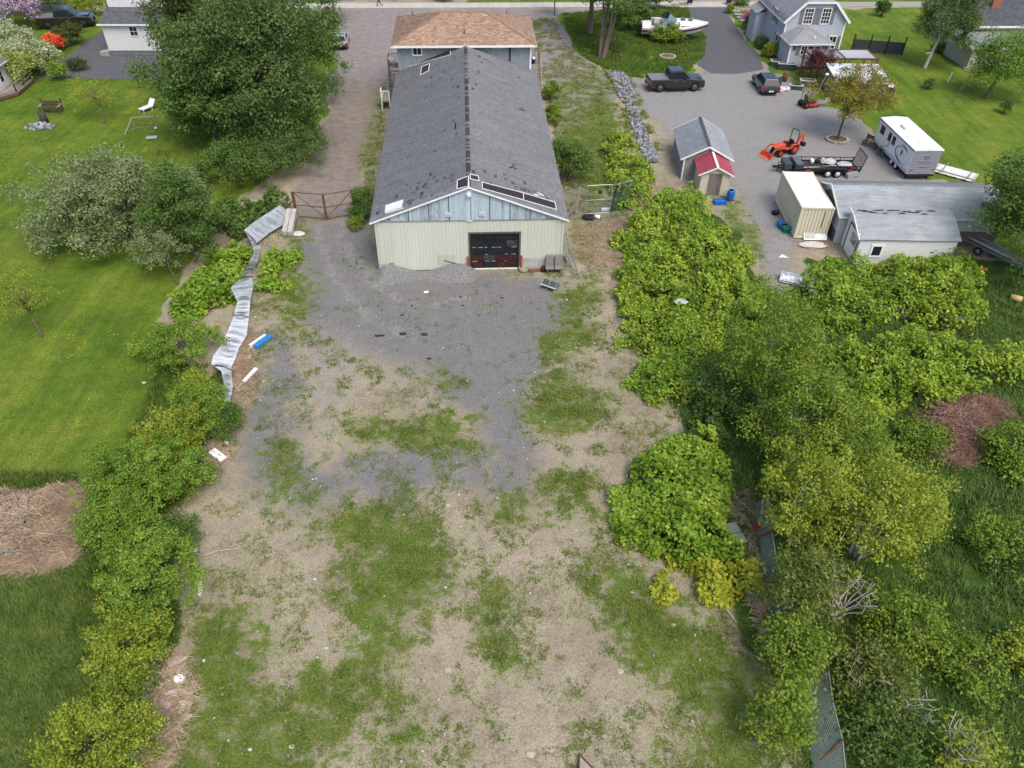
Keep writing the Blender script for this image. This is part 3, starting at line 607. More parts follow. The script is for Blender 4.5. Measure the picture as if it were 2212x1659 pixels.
for (a, b) in ((1.8, 7.6), (11.3, 7.7), (6.95, 1.6)):
    z = HE+(min(b, HD-b, a, HL-a))/h2*(HR-HE); MB().tube([(a, b, z-.05), (a, b, z+.38)], .05, 8).build('vent_pipe', M('brown_pipe', (.09, .06, .05)), bro)
def on_hwall(x, y): return HMI @ HITP(x, y, HMx @ Vector((0, .55, 0)), HMx.to_3x3() @ Vector((0, -1, 0)))
p = on_hwall(893, 118); q = on_hwall(909, 103); window(bh, (p.x, .55, p.z), (1, 0, 0), q.x-p.x, q.z-p.z, (0, -1, 0), 2, 1, .09)
MB().box(HL-.62, HL-.46, .42, .56, .3, HE-.1).build('downpipe', m_white, bh)
MB().box(HL-2.6, HL-2.45, .46, .56, 3.5, HE-.3).build('dark_pipe', m_dark, bh)
for x0, x1 in ((4.2, 5.6), (9.6, 10.9)): MB().box(x0, x1, .50, .56, HE-.42, HE-.12).build('soffit_panel', M('pale_panel', (.5, .53, .52), .6), bh)
# ---- timber stairs and decks at both sides of the house
def stairs(name, label, loc, rz, dz, w_=1.1, depth=1.7, steps=9, run=.27, rail=True, mat=None, railmat=None, left=True):
    mat = mat or m_wood; railmat = railmat or mat
    t = thing(name, label, 'stairs', loc, rz)
    n = 10
    for i in range(n): MB().box(0, w_, i*depth/n+.008, (i+1)*depth/n-.008, dz-.035, dz).build('deck_board', mat, t)
    for i in range(steps-1):
        z = dz*(i+1)/steps; y = -run*(steps-1-i)
        MB().box(.03, w_-.03, y, y+.25, z-.04, z).build('tread', mat, t)
    for xx in (0, w_-.05):
        MB().bar((xx+.025, 0, dz-.12), (xx+.025, -run*steps, .05), .05, .24).build('stringer', mat, t)
    for xx in (.06, w_-.06):
        for yy in (.06, depth-.06): MB().box(xx-.05, xx+.05, yy-.05, yy+.05, 0, dz+(.95 if (xx > .5) != left or yy > .5 else -.04)).build('post', railmat, t)
    if rail:
        xx = w_-.03 if not left else .03
        MB().box(xx-.04, xx+.04, 0, depth, dz+.92, dz+.98).build('rail', railmat, t)
        MB().bar((xx, 0, dz+.95), (xx, -run*steps, 1.0), .07, .06).build('rail', railmat, t)
        MB().box(xx-.05, xx+.05, -run*steps-.02, -run*steps+.08, 0, 1.02).build('post', railmat, t)
        for i in range(8): MB().box(xx-.02, xx+.02, .15+i*depth/8, .19+i*depth/8, dz, dz+.92).build('baluster', railmat, t)
        MB().box(0, w_, depth-.08, depth-.02, dz+.92, dz+.98).build('rail', railmat, t)
        for i in range(6): MB().box(.1+i*w_/6, .14+i*w_/6, depth-.07, depth-.03, dz, dz+.92).build('baluster', railmat, t)
    return t
Q = HMx @ Vector((HL-.5, 6.3, 0)); stairs('wooden_stairs', 'grey wooden stairs and deck on the right side of the brown roofed house', Q, HA, 2.5, 1.55, 1.9, 10, .28, left=False)
Q = HMx @ Vector((-1.0, 6.0, 0)); stairs('wooden_stairs', 'raised wooden deck and steps on the left side of the brown roofed house', Q, HA, 2.5, 1.5, 1.6, 9, .26, left=True)
Q = G(845, 229); stairs('white_steps', 'low steps with white railing by the left wall of the warehouse', Q, rad(186), .9, .9, 1.0, 4, .3, mat=m_wood, railmat=m_white, left=False)
Q = HMx @ Vector((HL+.25, 7.0, 2.5)); q = MB().lathe((0, 0, 0), [(.24, 0), (.3, .25), (.27, .5), (.1, .62)], 10); q.cb((.08, -.1, .55), (.3, .3, .2), .4, 1); o = q.build('rubbish_bag', [M('black_bag', (.02, .018, .03), .4, .3, 5), m_white], None, True, loc=Q)
tag(o, 'black rubbish bag on the deck at the right of the brown roofed house', 'bag')
Q = HMx @ Vector((-.7, 6.6, 2.5)); q = MB().box(-.35, .35, -.25, .25, .62, .68); 
for a in (-.28, .28):
    for b in (-.2, .2): q.box(a-.03, a+.03, b-.03, b+.03, 0, .62)
q.cb((-.1, 0, .78), (.4, .18, .16), .5).build('deck_table', m_white, None, loc=Q)
tag(bpy.data.objects['deck_table'], 'small white table on the left deck of the brown roofed house', 'table')
# ================================================================ SMALL GABLED BUILDINGS
def gable_house(name, label, cat, loc, rz, w_, d_, eave, ridge, wallmat, roofmat, axis='Y', ov=.25, tabw=.3, expo=.15, trim=None, feltmat=None, capmat=None):
    """box with a gable roof; ridge along local axis; near left corner at the origin"""
    t = thing(name, label, cat, loc, rz); trim = trim or m_white
    b = MB().box(0, w_, 0, d_, 0, eave)
    if axis == 'Y':
        b.ext([(0, .0, eave), (w_, .0, eave), (w_/2, .0, ridge-.06)], (0, d_, 0)); span = w_/2
        E0 = [(0, 0), (w_, 0)]
    else:
        b.ext([(0, 0, eave), (0, d_, eave), (0, d_/2, ridge-.06)], (w_, 0, 0)); span = d_/2
    b.build('wall', wallmat, t)
    s = math.hypot(span, ridge-eave); c, n = span/s, (ridge-eave)/s; r = MB(); go = .2
    def pt(side, u, v):      # side 0 low/left, u along ridge, v up the slope from the overhanging eave
        a = -ov*c+v*c; z = eave-ov*n+v*n
        if axis == 'Y': return (a, u, z) if side == 0 else (w_-a, u, z)
        return (u, a, z) if side == 0 else (u, d_-a, z)
    ln = (d_ if axis == 'Y' else w_)
    for side in (0, 1): roof_slab(r, [pt(side, -go, 0), pt(side, ln+go, 0), pt(side, ln+go, s+ov), pt(side, -go, s+ov)], .07)
    rf = r.build('roof', feltmat or roofmat, t)
    for side in (0, 1):
        O = Vector(pt(side, -go, 0)); U = (Vector(pt(side, 1, 0))-Vector(pt(side, 0, 0))); V = Vector(pt(side, 0, 1))-Vector(pt(side, 0, 0))
        if U.cross(V).z < 0: O = Vector(pt(side, ln+go, 0)); U = -U
        tab_mesh('shingle_rows', tabs(lambda v: 0, lambda v: ln+2*go, s+ov, tabw, expo, 3+side), O, U, V, roofmat, rf)
        for e in (-go-.02, ln+go+.02): MB().bar(Vector(pt(side, e, 0))+Vector((0, 0, -.05)), Vector(pt(side, e, s+ov))+Vector((0, 0, -.05)), .04, .14).build('rake_board', trim, rf)
        MB().bar(Vector(pt(side, -go, 0))+Vector((0, 0, -.06)), Vector(pt(side, ln+go, 0))+Vector((0, 0, -.06)), .04, .12).build('fascia', trim, rf)
    caps(rf, pt(0, -go, s+ov), pt(0, ln+go, s+ov), capmat or roofmat, .15)
    return t, rf, pt
m_gs = shingle_mat('pale_grey_shingle', (.30, .325, .34), .11); m_gcap = shingle_mat('pale_cap', (.2, .215, .225), .1, 'obj'); m_dcap = shingle_mat('dark_cap', (.10, .105, .11), .1, 'obj')
m_vinyl = M('white_vinyl_siding', (.68, .69, .69), .5, .05, 2, stripe=(2, .11, .012))
m_gvinyl = M('grey_vinyl_siding', (.40, .44, .49), .55, .05, 2, stripe=(2, .13, .012))
# ---- garage (12 m long) with a lower white lean-to shed before it
GA = rad(-.3); GO = G(1800, 460, 0); GO = Vector((24.1, 51.1, 0))
gar, grf, gpt = gable_house('garage', 'long low garage with pale grey shingle roof behind the cream container', 'garage', GO, GA, 12.0, 5.6, 2.35, 3.45, M('garage_siding', (.50, .53, .55), .55, .05, 2, stripe=(2, .13, .012)), m_gs, 'X', .2, .9, .16, capmat=m_gcap)
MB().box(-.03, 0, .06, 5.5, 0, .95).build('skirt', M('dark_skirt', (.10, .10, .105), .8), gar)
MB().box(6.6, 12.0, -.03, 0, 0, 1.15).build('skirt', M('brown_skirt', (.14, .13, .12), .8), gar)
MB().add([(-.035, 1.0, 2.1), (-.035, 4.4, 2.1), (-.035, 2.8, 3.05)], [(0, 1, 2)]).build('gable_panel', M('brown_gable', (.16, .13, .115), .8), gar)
MB().tube([(11.6, 2.0, 3.0), (11.6, 2.0, 4.0)], .11, 10).lathe((11.6, 2.0, 4.0), [(.16, 0), (.16, .08), (.04, .14)], 10).build('flue', m_grey_metal, gar, True)
LO = Vector((24.62, 48.1, 0)); LW, LD, LE, LR = 6.9, 2.85, 2.15, 3.0
ls = thing('shed', 'white clapboard shed with grey shingle roof and torn felt at its top edge', 'shed', LO, GA)
MB().box(0, LW, 0, LD, 0, LE).ext([(0, 0, LE), (0, LD, LE), (0, LD, LR-.08), (0, 1.85, LR-.08)], (LW, 0, 0)).build('wall', m_vinyl, ls)
lr = MB(); roof_slab(lr, [(-.18, -.15, LE-.05), (LW+.15, -.15, LE-.05), (LW+.15, 1.85, LR), (-.18, 1.85, LR)], .07); roof_slab(lr, [(-.18, 1.85, LR), (LW+.15, 1.85, LR), (LW+.15, LD, LR+.05), (-.18, LD, LR+.05)], .07)
lrf = lr.build('roof', shingle_mat('bare_roof', (.27, .29, .30), .1), ls)
s_ = math.hypot(2.0, LR-LE+.05); tab_mesh('shingle_rows', tabs(lambda v: 0, lambda v: LW+.33, s_, .9, .16, 8), (-.18, -.15, LE-.05), (1, 0, 0), (0, 2.0/s_, (LR-LE+.05)/s_), m_gs, lrf)
rr = random.Random(5)
for i in range(13):
    x0 = .1+i*.42+rr.uniform(-.1, .1); y0 = 1.95+.5*rr.random(); q = [(x0, y0), (x0+rr.uniform(.4, .9), y0+rr.uniform(-.05, .02)), (x0+rr.uniform(.5, .8), y0+.1), (x0+.2, y0+rr.uniform(.08, .16))]
    MB().ext([(a, b, LR+.05*(b-1.85)+.012) for a, b in q], (0, 0, .02)).build('torn_felt', M('torn_felt', (.035, .028, .03), .9), lrf)
MB().bar((-.2, -.17, LE-.1), (-.2, 1.85, LR-.06), .05, .13).build('rake_board', m_white, lrf); MB().bar((-.2, 1.85, LR-.06), (-.2, LD, LR), .05, .13).build('rake_board', m_white, lrf)
window(ls, (1.05, 0, .75), (1, 0, 0), .62, .75, (0, -1, 0), 1, 1, .14)
MB().box(-.05, -.02, .35, 2.1, .05, 2.1).build('door', m_white, ls, bevel=.01)
for a in (.5, 1.02): MB().box(-.075, -.05, a, a+.42, 1.1, 1.85).build('door_pane', m_glass2, ls)
MB().box(-.08, -.05, .22, .30, .1, 2.2).box(-.08, -.05, 2.15, 2.23, .1, 2.2).box(-.08, -.05, .22, 2.23, 2.2, 2.28).build('door_frame', M('dark_trim', (.06, .06, .08)), ls)
MB().lathe((-.12, .25, 2.3), [(.05, -.1), (.08, 0), (.03, .06)], 8).build('lamp', m_white, ls)
# ---- small shed with a red porch roof
SA = rad(-2.5); SO = Vector((14.15, 61.45, 0)); SW, SD = 4.0, 5.9
shd, srf, spt = gable_house('shed', 'grey shed with pale shingles and a red tiled porch roof', 'shed', SO, SA, SW, SD, 2.0, 3.05, M('grey_shed_shingles', (.24, .235, .25), .9, .15, 2, stripe=(2, .18, .015)), m_gs, 'Y', .25, .3, .16, capmat=m_dcap)
m_cream = M('cream_boards', (.55, .50, .39), .75, .08, 2, stripe=(0, .2, .012))
PX0, PW, PD, PE, PR2 = 1.15, 2.35, 2.9, 1.95, 2.5
po = MB().box(PX0, PX0+.62, -PD, 0, 0, PE).box(PX0+PW-.62, PX0+PW, -PD, 0, 0, PE).box(PX0+.62, PX0+PW-.62, -PD+.12, 0, 0, PE).ext([(PX0, -PD, PE), (PX0+PW, -PD, PE), (PX0+PW/2, -PD, PR2)], (0, PD, 0)); po.build('porch', m_cream, shd)
m_redroof = M('red_metal_roof', (.34, .055, .075), .45, .08, 2, rnd='obj', rv=.08)
ps = math.hypot(PW/2+.25, PR2-PE+.12); rise = (PR2-PE+.12)/ps; runc = (PW/2+.25)/ps
pr = MB(); cx0 = PX0+PW/2
for s in (-1, 1): roof_slab(pr, [(cx0+s*(PW/2+.25), -PD-.2, PE-.1), (cx0, -PD-.2, PR2+.05), (cx0, .05, PR2+.05), (cx0+s*(PW/2+.25), .05, PE-.1)], .04)
prf = pr.build('porch_roof', m_redroof, shd)
for s in (-1, 1):
    sv = Vector((s*runc, 0, -rise)); nv = Vector((s*rise, 0, runc)); nu, nvv = 5, 8
    for i in range(nu):
        for j in range(nvv):
            o_ = Vector((cx0, -PD-.2+i*(PD+.25)/nu, PR2+.05))+sv*(j*ps/nvv); L1 = ps/nvv*.98; L2 = (PD+.25)/nu-.012; e = Vector((0, L2, 0))
            MB().add([o_+nv*.004, o_+e+nv*.004, o_+e+sv*L1+nv*.05, o_+sv*L1+nv*.05, o_+e+sv*L1+nv*.003, o_+sv*L1+nv*.003], [(0, 1, 2, 3), (3, 2, 4, 5)]).build('tile', m_redroof, prf)
MB().box(cx0-.09, cx0+.09, -PD-.22, .05, PR2+.03, PR2+.11).build('ridge_strip', m_white, prf)
for s in (-1, 1): MB().bar((cx0+s*(PW/2+.27), -PD-.22, PE-.12), (cx0, -PD-.22, PR2+.04), .05, .1).build('rake_board', m_white, prf)
for i, a in enumerate((0, 1)):
    d = MB(); x0 = PX0+.64+a*.55
    dd = d.box(x0, x0+.53, -PD+.06, -PD+.11, .05, 1.85).build('door_leaf', m_wood, shd)
    for k in range(3): MB().box(x0+.02+k*.17, x0+.17+k*.17, -PD+.035, -PD+.06, .07, 1.83).build('plank', M('grey_plank', (.17, .155, .14), .9, .25, 4, rnd='obj', rv=.25, stretch=(5, 5, .5)), dd)
MB().box(.05, .15, -.12, 0, .0, 2.0).build('corner_post', m_white, shd); MB().box(SW-.15, SW-.05, -.12, 0, 0, 2.0).build('corner_post', m_white, shd)
# ---- grey two-storey house with clipped gable and a porch room before it
GH = rad(3.0); GHO = Vector((30.40, 92.75, 0)); W1, D1, E1, T1 = 6.95, 9.6, 4.55, 6.3
gh = thing('house', 'grey clapboard house with clipped gable, white trim and dark shutters', 'house', GHO, GH)
b = MB().box(0, W1, 0, D1, 0, E1).ext([(0, 0, E1), (W1, 0, E1), (W1*.745, 0, T1), (W1*.255, 0, T1)], (0, D1, 0)); b.build('wall', m_gvinyl, gh)
m_groof = shingle_mat('weathered_grey_shingle', (.235, .24, .255), .2)
R1 = T1+1.75*.9; r = MB(); ovh = .3
pl = [(-ovh, -.3, E1-.3), (W1*.255, -.3, T1+.05), (W1*.5, 1.6, R1), (W1*.5, D1+.3, R1), (-ovh, D1+.3, E1-.3)]; pr_ = [(W1-a, b_, c) for a, b_, c in pl]
for q in (pl, pr_, [pl[1], pr_[1], pl[2]]): roof_slab(r, q, .1)
grf2 = r.build('roof', m_groof, gh)
s1 = Vector((W1*.5+ovh, 0, R1-E1+.3)); sl1 = s1.length; cz = s1/sl1; vm = (Vector(pl[1])-Vector(pl[0])); vm = math.hypot(vm.x, vm.z)
def lo_(v): return 0 if v < vm else (v-vm)/(sl1-vm)*1.9
tab_mesh('shingle_rows', tabs(lambda v: 0, lambda v: D1+.6-lo_(v), sl1, .3, .15, 31), (-ovh, D1+.3, E1-.3), (0, -1, 0), tuple(cz), m_groof, grf2)
tab_mesh('shingle_rows', tabs(lo_, lambda v: D1+.6, sl1, .3, .15, 32), (W1+ovh, -.3, E1-.3), (0, 1, 0), (-cz.x, 0, cz.z), m_groof, grf2)
for q in (pl, pr_): MB().bar(Vector(q[0])+Vector((0, -.04, -.08)), Vector(q[1])+Vector((0, -.04, -.08)), .06, .26).build('rake_board', m_white, grf2)
MB().bar(Vector(pl[1])+Vector((0, -.04, -.06)), Vector(pr_[1])+Vector((0, -.04, -.06)), .06, .2).build('fascia', m_white, grf2)
MB().bar(Vector(pl[0])+Vector((0, 0, -.1)), Vector(pl[4])+Vector((0, 0, -.1)), .08, .16).build('gutter', m_white, grf2)
MB().bar((W1+ovh, -.3, E1-.4), (W1+ovh, D1+.3, E1-.4), .08, .16).build('gutter', m_white, grf2)
m_shut = M('grey_shutter', (.16, .17, .20), .6, .1, 3, stripe=(2, .08, .01))
for x0 in (1.95, 3.95): window(gh, (x0, -.005, 4.05), (1, 0, 0), .92, 1.55, (0, -1, 0), 3, 4, .09, shutters=m_shut)
window(gh, (5.5, -.005, 1.35), (1, 0, 0), .8, 1.3, (0, -1, 0), 2, 2, .09, shutters=m_shut)
for y0, z0 in ((3.2, 3.2), (1.0, 1.0)): window(gh, (-.005, y0, z0), (0, 1, 0), 1.0, 1.4, (-1, 0, 0), 2, 2, .09, shutters=m_shut)
for x0 in (0, W1-.14): MB().box(x0-.01, x0+.15, -.03, .02, 0, E1-.2).build('corner_board', m_white, gh)
MB().box(-.02, W1+.02, -.02, D1+.02, 0, .3).build('foundation', M('dark_foundation', (.05, .055, .065), .8), gh)
PWd, PDp = 4.45, 3.1                                           # porch room
MB().box(-.05, PWd, -PDp, 0, 0, 2.9).build('porch_room', m_gvinyl, gh)
pf = MB(); A_, B_, C_, D_, = (-.35, -PDp-.3, 2.85), (PWd+.3, -PDp-.3, 2.85), (PWd+.3, 0, 2.85), (-.35, 0, 2.85); E_, F_ = (1.7, 0, 3.85), (2.7, 0, 3.85)
E2, F2 = (1.9, -.9, 3.8), (2.5, -.9, 3.8)
for q in ([A_, B_, F2, E2], [A_, E2, E_, D_], [B_, C_, F_, F2], [E2, F2, F_, E_]): roof_slab(pf, q, .08)
prf2 = pf.build('porch_roof', m_groof, gh)
for a, b_ in ((A_, B_), (D_, A_), (B_, C_)): MB().bar(Vector(a)+Vector((0, 0, -.07)), Vector(b_)+Vector((0, 0, -.07)), .07, .13).build('fascia', m_white, prf2)
caps(prf2, A_, E2, m_groof, .14); caps(prf2, B_, F2, m_groof, .14)
MB().lathe((2.75, -2.4, 3.15), [(.1, 0), (.1, .2), (.04, .24)], 8).build('roof_vent', m_white, prf2)
for i, x0 in enumerate((1.25, 1.98, 2.71)): window(gh, (x0, -PDp-.005, 1.65), (1, 0, 0), .62, .85, (0, -1, 0), 2 if i != 1 else 1, 2 if i != 1 else 1, .06)
for x0 in (.70, 3.42): MB().box(x0, x0+.36, -PDp-.06, -PDp-.0, 1.6, 2.55).build('shutter', m_shut, gh)
for x0 in (.42, 4.0): MB().lathe((x0, -PDp-.12, 2.35), [(.05, -.2), (.1, -.1), (.1, .1), (.03, .2)], 8).build('wall_lantern', m_dark, gh)
for x0 in (-.06, PWd-.1): MB().box(x0, x0+.14, -PDp-.03, -PDp+.1, .3, 2.8).build('corner_board', m_white, gh)
MB().box(-.08, PWd+.03, -PDp-.02, 0, 0, .32).build('foundation', M('dark_foundation', (.05, .055, .065), .8), gh)
MB().box(-.02, .35, D1-2.4, D1, 0, 3.4).build('side_bay', m_gvinyl, gh); b2 = MB(); roof_slab(b2, [(-1.3, D1-2.8, 3.3), (.1, D1-2.8, 4.1), (.1, D1+.2, 4.1), (-1.3, D1+.2, 3.3)], .08); b2.build('side_roof', m_groof, gh)
MB().box(-1.1, 0, D1-2.5, D1, 0, 3.35).build('side_bay', m_gvinyl, gh)
# ---- pergola with two shade cloths
pg = thing('pergola', 'brown timber pergola with two grey shade cloths beside the grey house', 'pergola', (31.85, 85.3, 0), rad(1.5)); PGW, PGD, PGH = 6.9, 3.0, 2.5
m_cedar = M('red_cedar', (.13, .065, .045), .7, .2, 3, rnd='obj', rv=.15)
for x0 in (0, PGW/2, PGW):
    for y0 in (0, PGD): MB().box(x0-.07, x0+.07, y0-.07, y0+.07, 0, PGH).build('post', m_cedar, pg)
for y0 in (0, PGD): MB().box(-.2, PGW+.2, y0-.05, y0+.05, PGH, PGH+.18).build('beam', m_cedar, pg)
for x0 in (0, PGW/2, PGW): MB().box(x0-.05, x0+.05, -.1, PGD+.1, PGH+.0, PGH+.14).build('rafter', m_cedar, pg)
for x0 in (0, PGW/2, PGW):
    for s in (-1, 1):
        if 0 <= x0+s*.6 <= PGW: MB().bar((x0, 0, PGH-.6), (x0+s*.6, 0, PGH), .08).build('brace', m_cedar, pg)
for x0 in (.12, PGW/2+.12):
    q = MB(); n = 6; L_ = PGW/2-.24
    for i in range(n+1):
        for j in range(n+1): q.v.append((x0+L_*i/n, .12+(PGD-.24)*j/n, PGH+.13-.22*math.sin(math.pi*i/n)*math.sin(math.pi*j/n)))
    for i in range(n):
        for j in range(n): q.f.append([i*(n+1)+j, (i+1)*(n+1)+j, (i+1)*(n+1)+j+1, i*(n+1)+j+1]); q.m.append(0)
    q.build('shade_cloth', M('grey_shade_cloth', (.25, .255, .27) if x0 < 1 else (.33, .345, .37), .8, .05) if x0 < 1 else M('pale_shade_cloth', (.36, .375, .40), .8, .05), pg, True)
# ---- lean shed with white sheet roof below the pergola
ps_ = thing('shed', 'grey shed with a white sheet roof below the pergola', 'shed', (33.05, 79.9, 0), rad(-.5))
MB().box(0, 5.2, .3, 4.4, 0, 2.0).build('wall', M('shed_grey_wall', (.20, .205, .21), .8, .1), ps_)
q = MB(); roof_slab(q, [(-.15, 0, 1.95), (5.4, 0, 1.95), (5.4, 4.5, 2.45), (-.15, 4.5, 2.45)], .06); pf3 = q.build('roof', M('white_sheeting', (.60, .65, .70), .35, .06, 1.5, c2=(.42, .55, .72), c2at=.68), ps_)
for i in range(4): MB().box(-.17, 5.42, 1.0+i*1.05, 1.03+i*1.05, 2.07+i*.116, 2.09+i*.116).build('sheet_seam', M('seam_grey', (.4, .42, .44)), pf3)
MB().bar((-.16, 0, 1.93), (-.16, 4.5, 2.43), .06, .14).build('rake_board', m_white, pf3)
MB().box(5.25, 6.0, .2, 1.0, 0, 1.55).box(5.2, 6.05, .15, 1.05, 1.55, 1.63, 1).build('side_cabinet', [M('cabinet_black', (.03, .03, .035), .5), m_white], ps_)
# ---- tan house at the upper right
TA = rad(3.9); TO = Vector((51.0, 90.6, 0))
th = thing('house', 'tan house with a slate grey roof and brick chimney behind the round trees', 'house', TO, TA)
m_tan = M('tan_stucco', (.40, .37, .31), .85, .06, 1)
MB().box(3.2, 22, 5.2, 14, 0, 3.4).build('wall', m_tan, th); MB().box(.5, 6.2, 0, 5.4, 0, 2.3).build('wing', m_tan, th)
q = MB(); roof_slab(q, [(2.8, 4.7, 3.3), (22.4, 4.7, 3.3), (22.4, 10, 6.0), (2.8, 10, 6.0)], .12); roof_slab(q, [(2.8, 15, 3.3), (22.4, 15, 3.3), (22.4, 10, 6.0), (2.8, 10, 6.0)], .12)
trf = q.build('roof', shingle_mat('slate_shingle', (.085, .09, .105), .1), th)
MB().bar((2.8, 4.66, 3.22), (22.4, 4.66, 3.22), .06, .22).build('fascia', m_white, trf)
tab_mesh('shingle_rows', tabs(lambda v: 0, lambda v: 19.6, 5.95, .33, .15, 41), (2.8, 4.7, 3.31), (1, 0, 0), (0, .891, .454), shingle_mat('slate_tab', (.085, .09, .105), .2), trf)
q = MB(); roof_slab(q, [(.2, -.3, 2.25), (6.5, -.3, 2.25), (6.5, 5.5, 2.75), (.2, 5.5, 2.75)], .1); q.build('wing_roof', M('green_grey_roof', (.20, .215, .20), .8), th)
ch = MB().box(5.5, 6.5, 7.2, 8.0, 3.5, 6.6).build('chimney', M('red_brick', (.32, .11, .07), .85, .2, 4, .01, 30), th); MB().box(5.4, 6.6, 7.1, 7.2, 4.3, 4.55).build('flashing', m_white, th)
window(th, (11.5, 5.195, 1.2), (1, 0, 0), 1.1, 1.3, (0, -1, 0), 2, 2, .1); MB().box(9.8, 10.2, 4.9, 5.2, 0, 3.2).build('downpipe', M('brown_downpipe', (.22, .19, .16)), th)
q = MB(); roof_slab(q, [(13, 1.5, 2.3), (20, 1.5, 2.3), (20, 5.2, 3.0), (13, 5.2, 3.0)], .06); q.build('awning', M('pale_awning', (.5, .51, .52), .5), th)
for x0 in (13.2, 16.5, 19.8): MB().box(x0-.06, x0+.06, 1.55, 1.67, 0, 2.3).build('post', m_white, th)
MB().box(.1, 6.4, -.25, 0, 0, .25).build('foundation', M('stone_base', (.22, .21, .18), .9), th)
# ---- white house, upper left
o = thing('house', 'white clapboard house with a dark low roof beside the asphalt driveway', 'house', (-46.7, 90.8, 0), rad(2.5))
MB().box(0, 9.0, 0, 3.6, .55, 3.5).build('wall', m_vinyl, o); MB().box(.05, 8.9, .05, 3.6, 0, .55).build('foundation', M('grey_foundation', (.16, .17, .19), .85), o)
MB().box(-.1, 8.5, 3.4, 12, 0, 6.6).build('upper_wall', m_vinyl, o)
q = MB(); roof_slab(q, [(-.3, -.35, 3.45), (9.3, -.35, 3.45), (9.3, 3.5, 4.3), (-.3, 3.5, 4.3)], .08); rq = q.build('roof', shingle_mat('dark_grey_roof', (.10, .105, .115), .1), o)
tab_mesh('shingle_rows', tabs(lambda v: 0, lambda v: 9.6, 3.93, .3, .16, 51), (-.3, -.35, 3.46), (1, 0, 0), (0, .9765, .2156), shingle_mat('dark_grey_tab', (.10, .105, .115), .2), rq)
MB().box(-.32, 9.3, -.4, -.35, 3.33, 3.49).build('fascia', m_white, rq)
q = MB(); roof_slab(q, [(-.5, 3.0, 6.6), (8.9, 3.0, 6.6), (8.9, 7.6, 8.4), (-.5, 7.6, 8.4)], .1); roof_slab(q, [(-.5, 12.4, 6.6), (8.9, 12.4, 6.6), (8.9, 7.6, 8.4), (-.5, 7.6, 8.4)], .1); q.build('upper_roof', shingle_mat('dark_grey_roof', (.10, .105, .115), .1), o)
window(o, (3.0, -.005, 2.2), (1, 0, 0), .8, .9, (0, -1, 0), 2, 2, .08); window(o, (5.2, 3.395, 5.2), (1, 0, 0), 1.6, .8, (0, -1, 0), 2, 1, .1, glass=M('teal_glass', (.02, .22, .24), .15))
for i in range(4): MB().box(-1.0, 0, -.3-(i)*.0+i*.55, .2+i*.55, 0, .5-.1*i if i else .5).build('step', m_concrete, o)
MB().box(-.8, 0, 1.7, 3.3, 0, .9).build('side_steps', m_wood, o)
# ---- white cottage with timber deck at the far left
o = thing('cottage', 'small white cottage with a railed timber deck at the left edge', 'cottage', (-58.8, 77.2, 0), rad(4))
MB().box(0, 6.2, 0, 5.5, .35, 2.7).build('wall', M('white_render', (.74, .75, .77), .6, .05, 1), o)
q = MB(); a_ = [(-.4, -.4, 2.65), (6.6, -.4, 2.65), (6.6, 5.9, 2.65), (-.4, 5.9, 2.65)]; tp = (3.1, 2.75, 4.1)
for i in range(4): roof_slab(q, [a_[i], a_[(i+1) % 4], tp], .08)
q.build('roof', shingle_mat('cottage_shingle', (.16, .165, .18), .2), o)
for i in range(4): MB().bar(Vector(a_[i])+Vector((0, 0, -.06)), Vector(a_[(i+1) % 4])+Vector((0, 0, -.06)), .05, .14).build('fascia', m_white, o)
window(o, (6.205, 1.3, 1.0), (0, 1, 0), .6, 1.2, (1, 0, 0), 1, 2, .09); window(o, (4.6, -.005, 1.0), (1, 0, 0), .7, 1.2, (0, -1, 0), 1, 2, .09)
dk = [(-.2, -1.7), (6.2, -1.7), (8.0, .2), (8.0, 4.2), (6.25, 4.2), (6.25, -.02), (-.2, -.02)]
for i in range(14):
    y0 = -1.7+i*.14; y1 = y0+.125
    if y1 < 0: MB().box(-.2, 6.2+1.8*min(1, (y0+1.7)/1.9), y0, y1, .36, .4).build('deck_board', m_wood, o)
for i in range(12):
    x0 = 6.3+i*.14; MB().box(x0, x0+.125, max(-.02, -1.5+(x0-6.2)), 4.2, .36, .4).build('deck_board', m_wood, o)
MB().ext([(a, b_, .1) for a, b_ in dk], (0, 0, .255)).build('deck_frame', M('deck_red', (.14, .07, .055), .8), o)
pp = [(-.1, -1.62), (2.0, -1.62), (4.2, -1.62), (6.2, -1.62), (7.9, .22), (7.9, 2.1), (7.9, 4.1)]
for a, b_ in pp: MB().box(a-.05, a+.05, b_-.05, b_+.05, 0, 1.25).build('post', m_dwood, o)
for (a, b_), (c, d) in zip(pp[:-1], pp[1:]):
    for z in (1.22, .85): MB().bar((a, b_, z), (c, d, z), .09, .05).build('rail', m_wood, o)
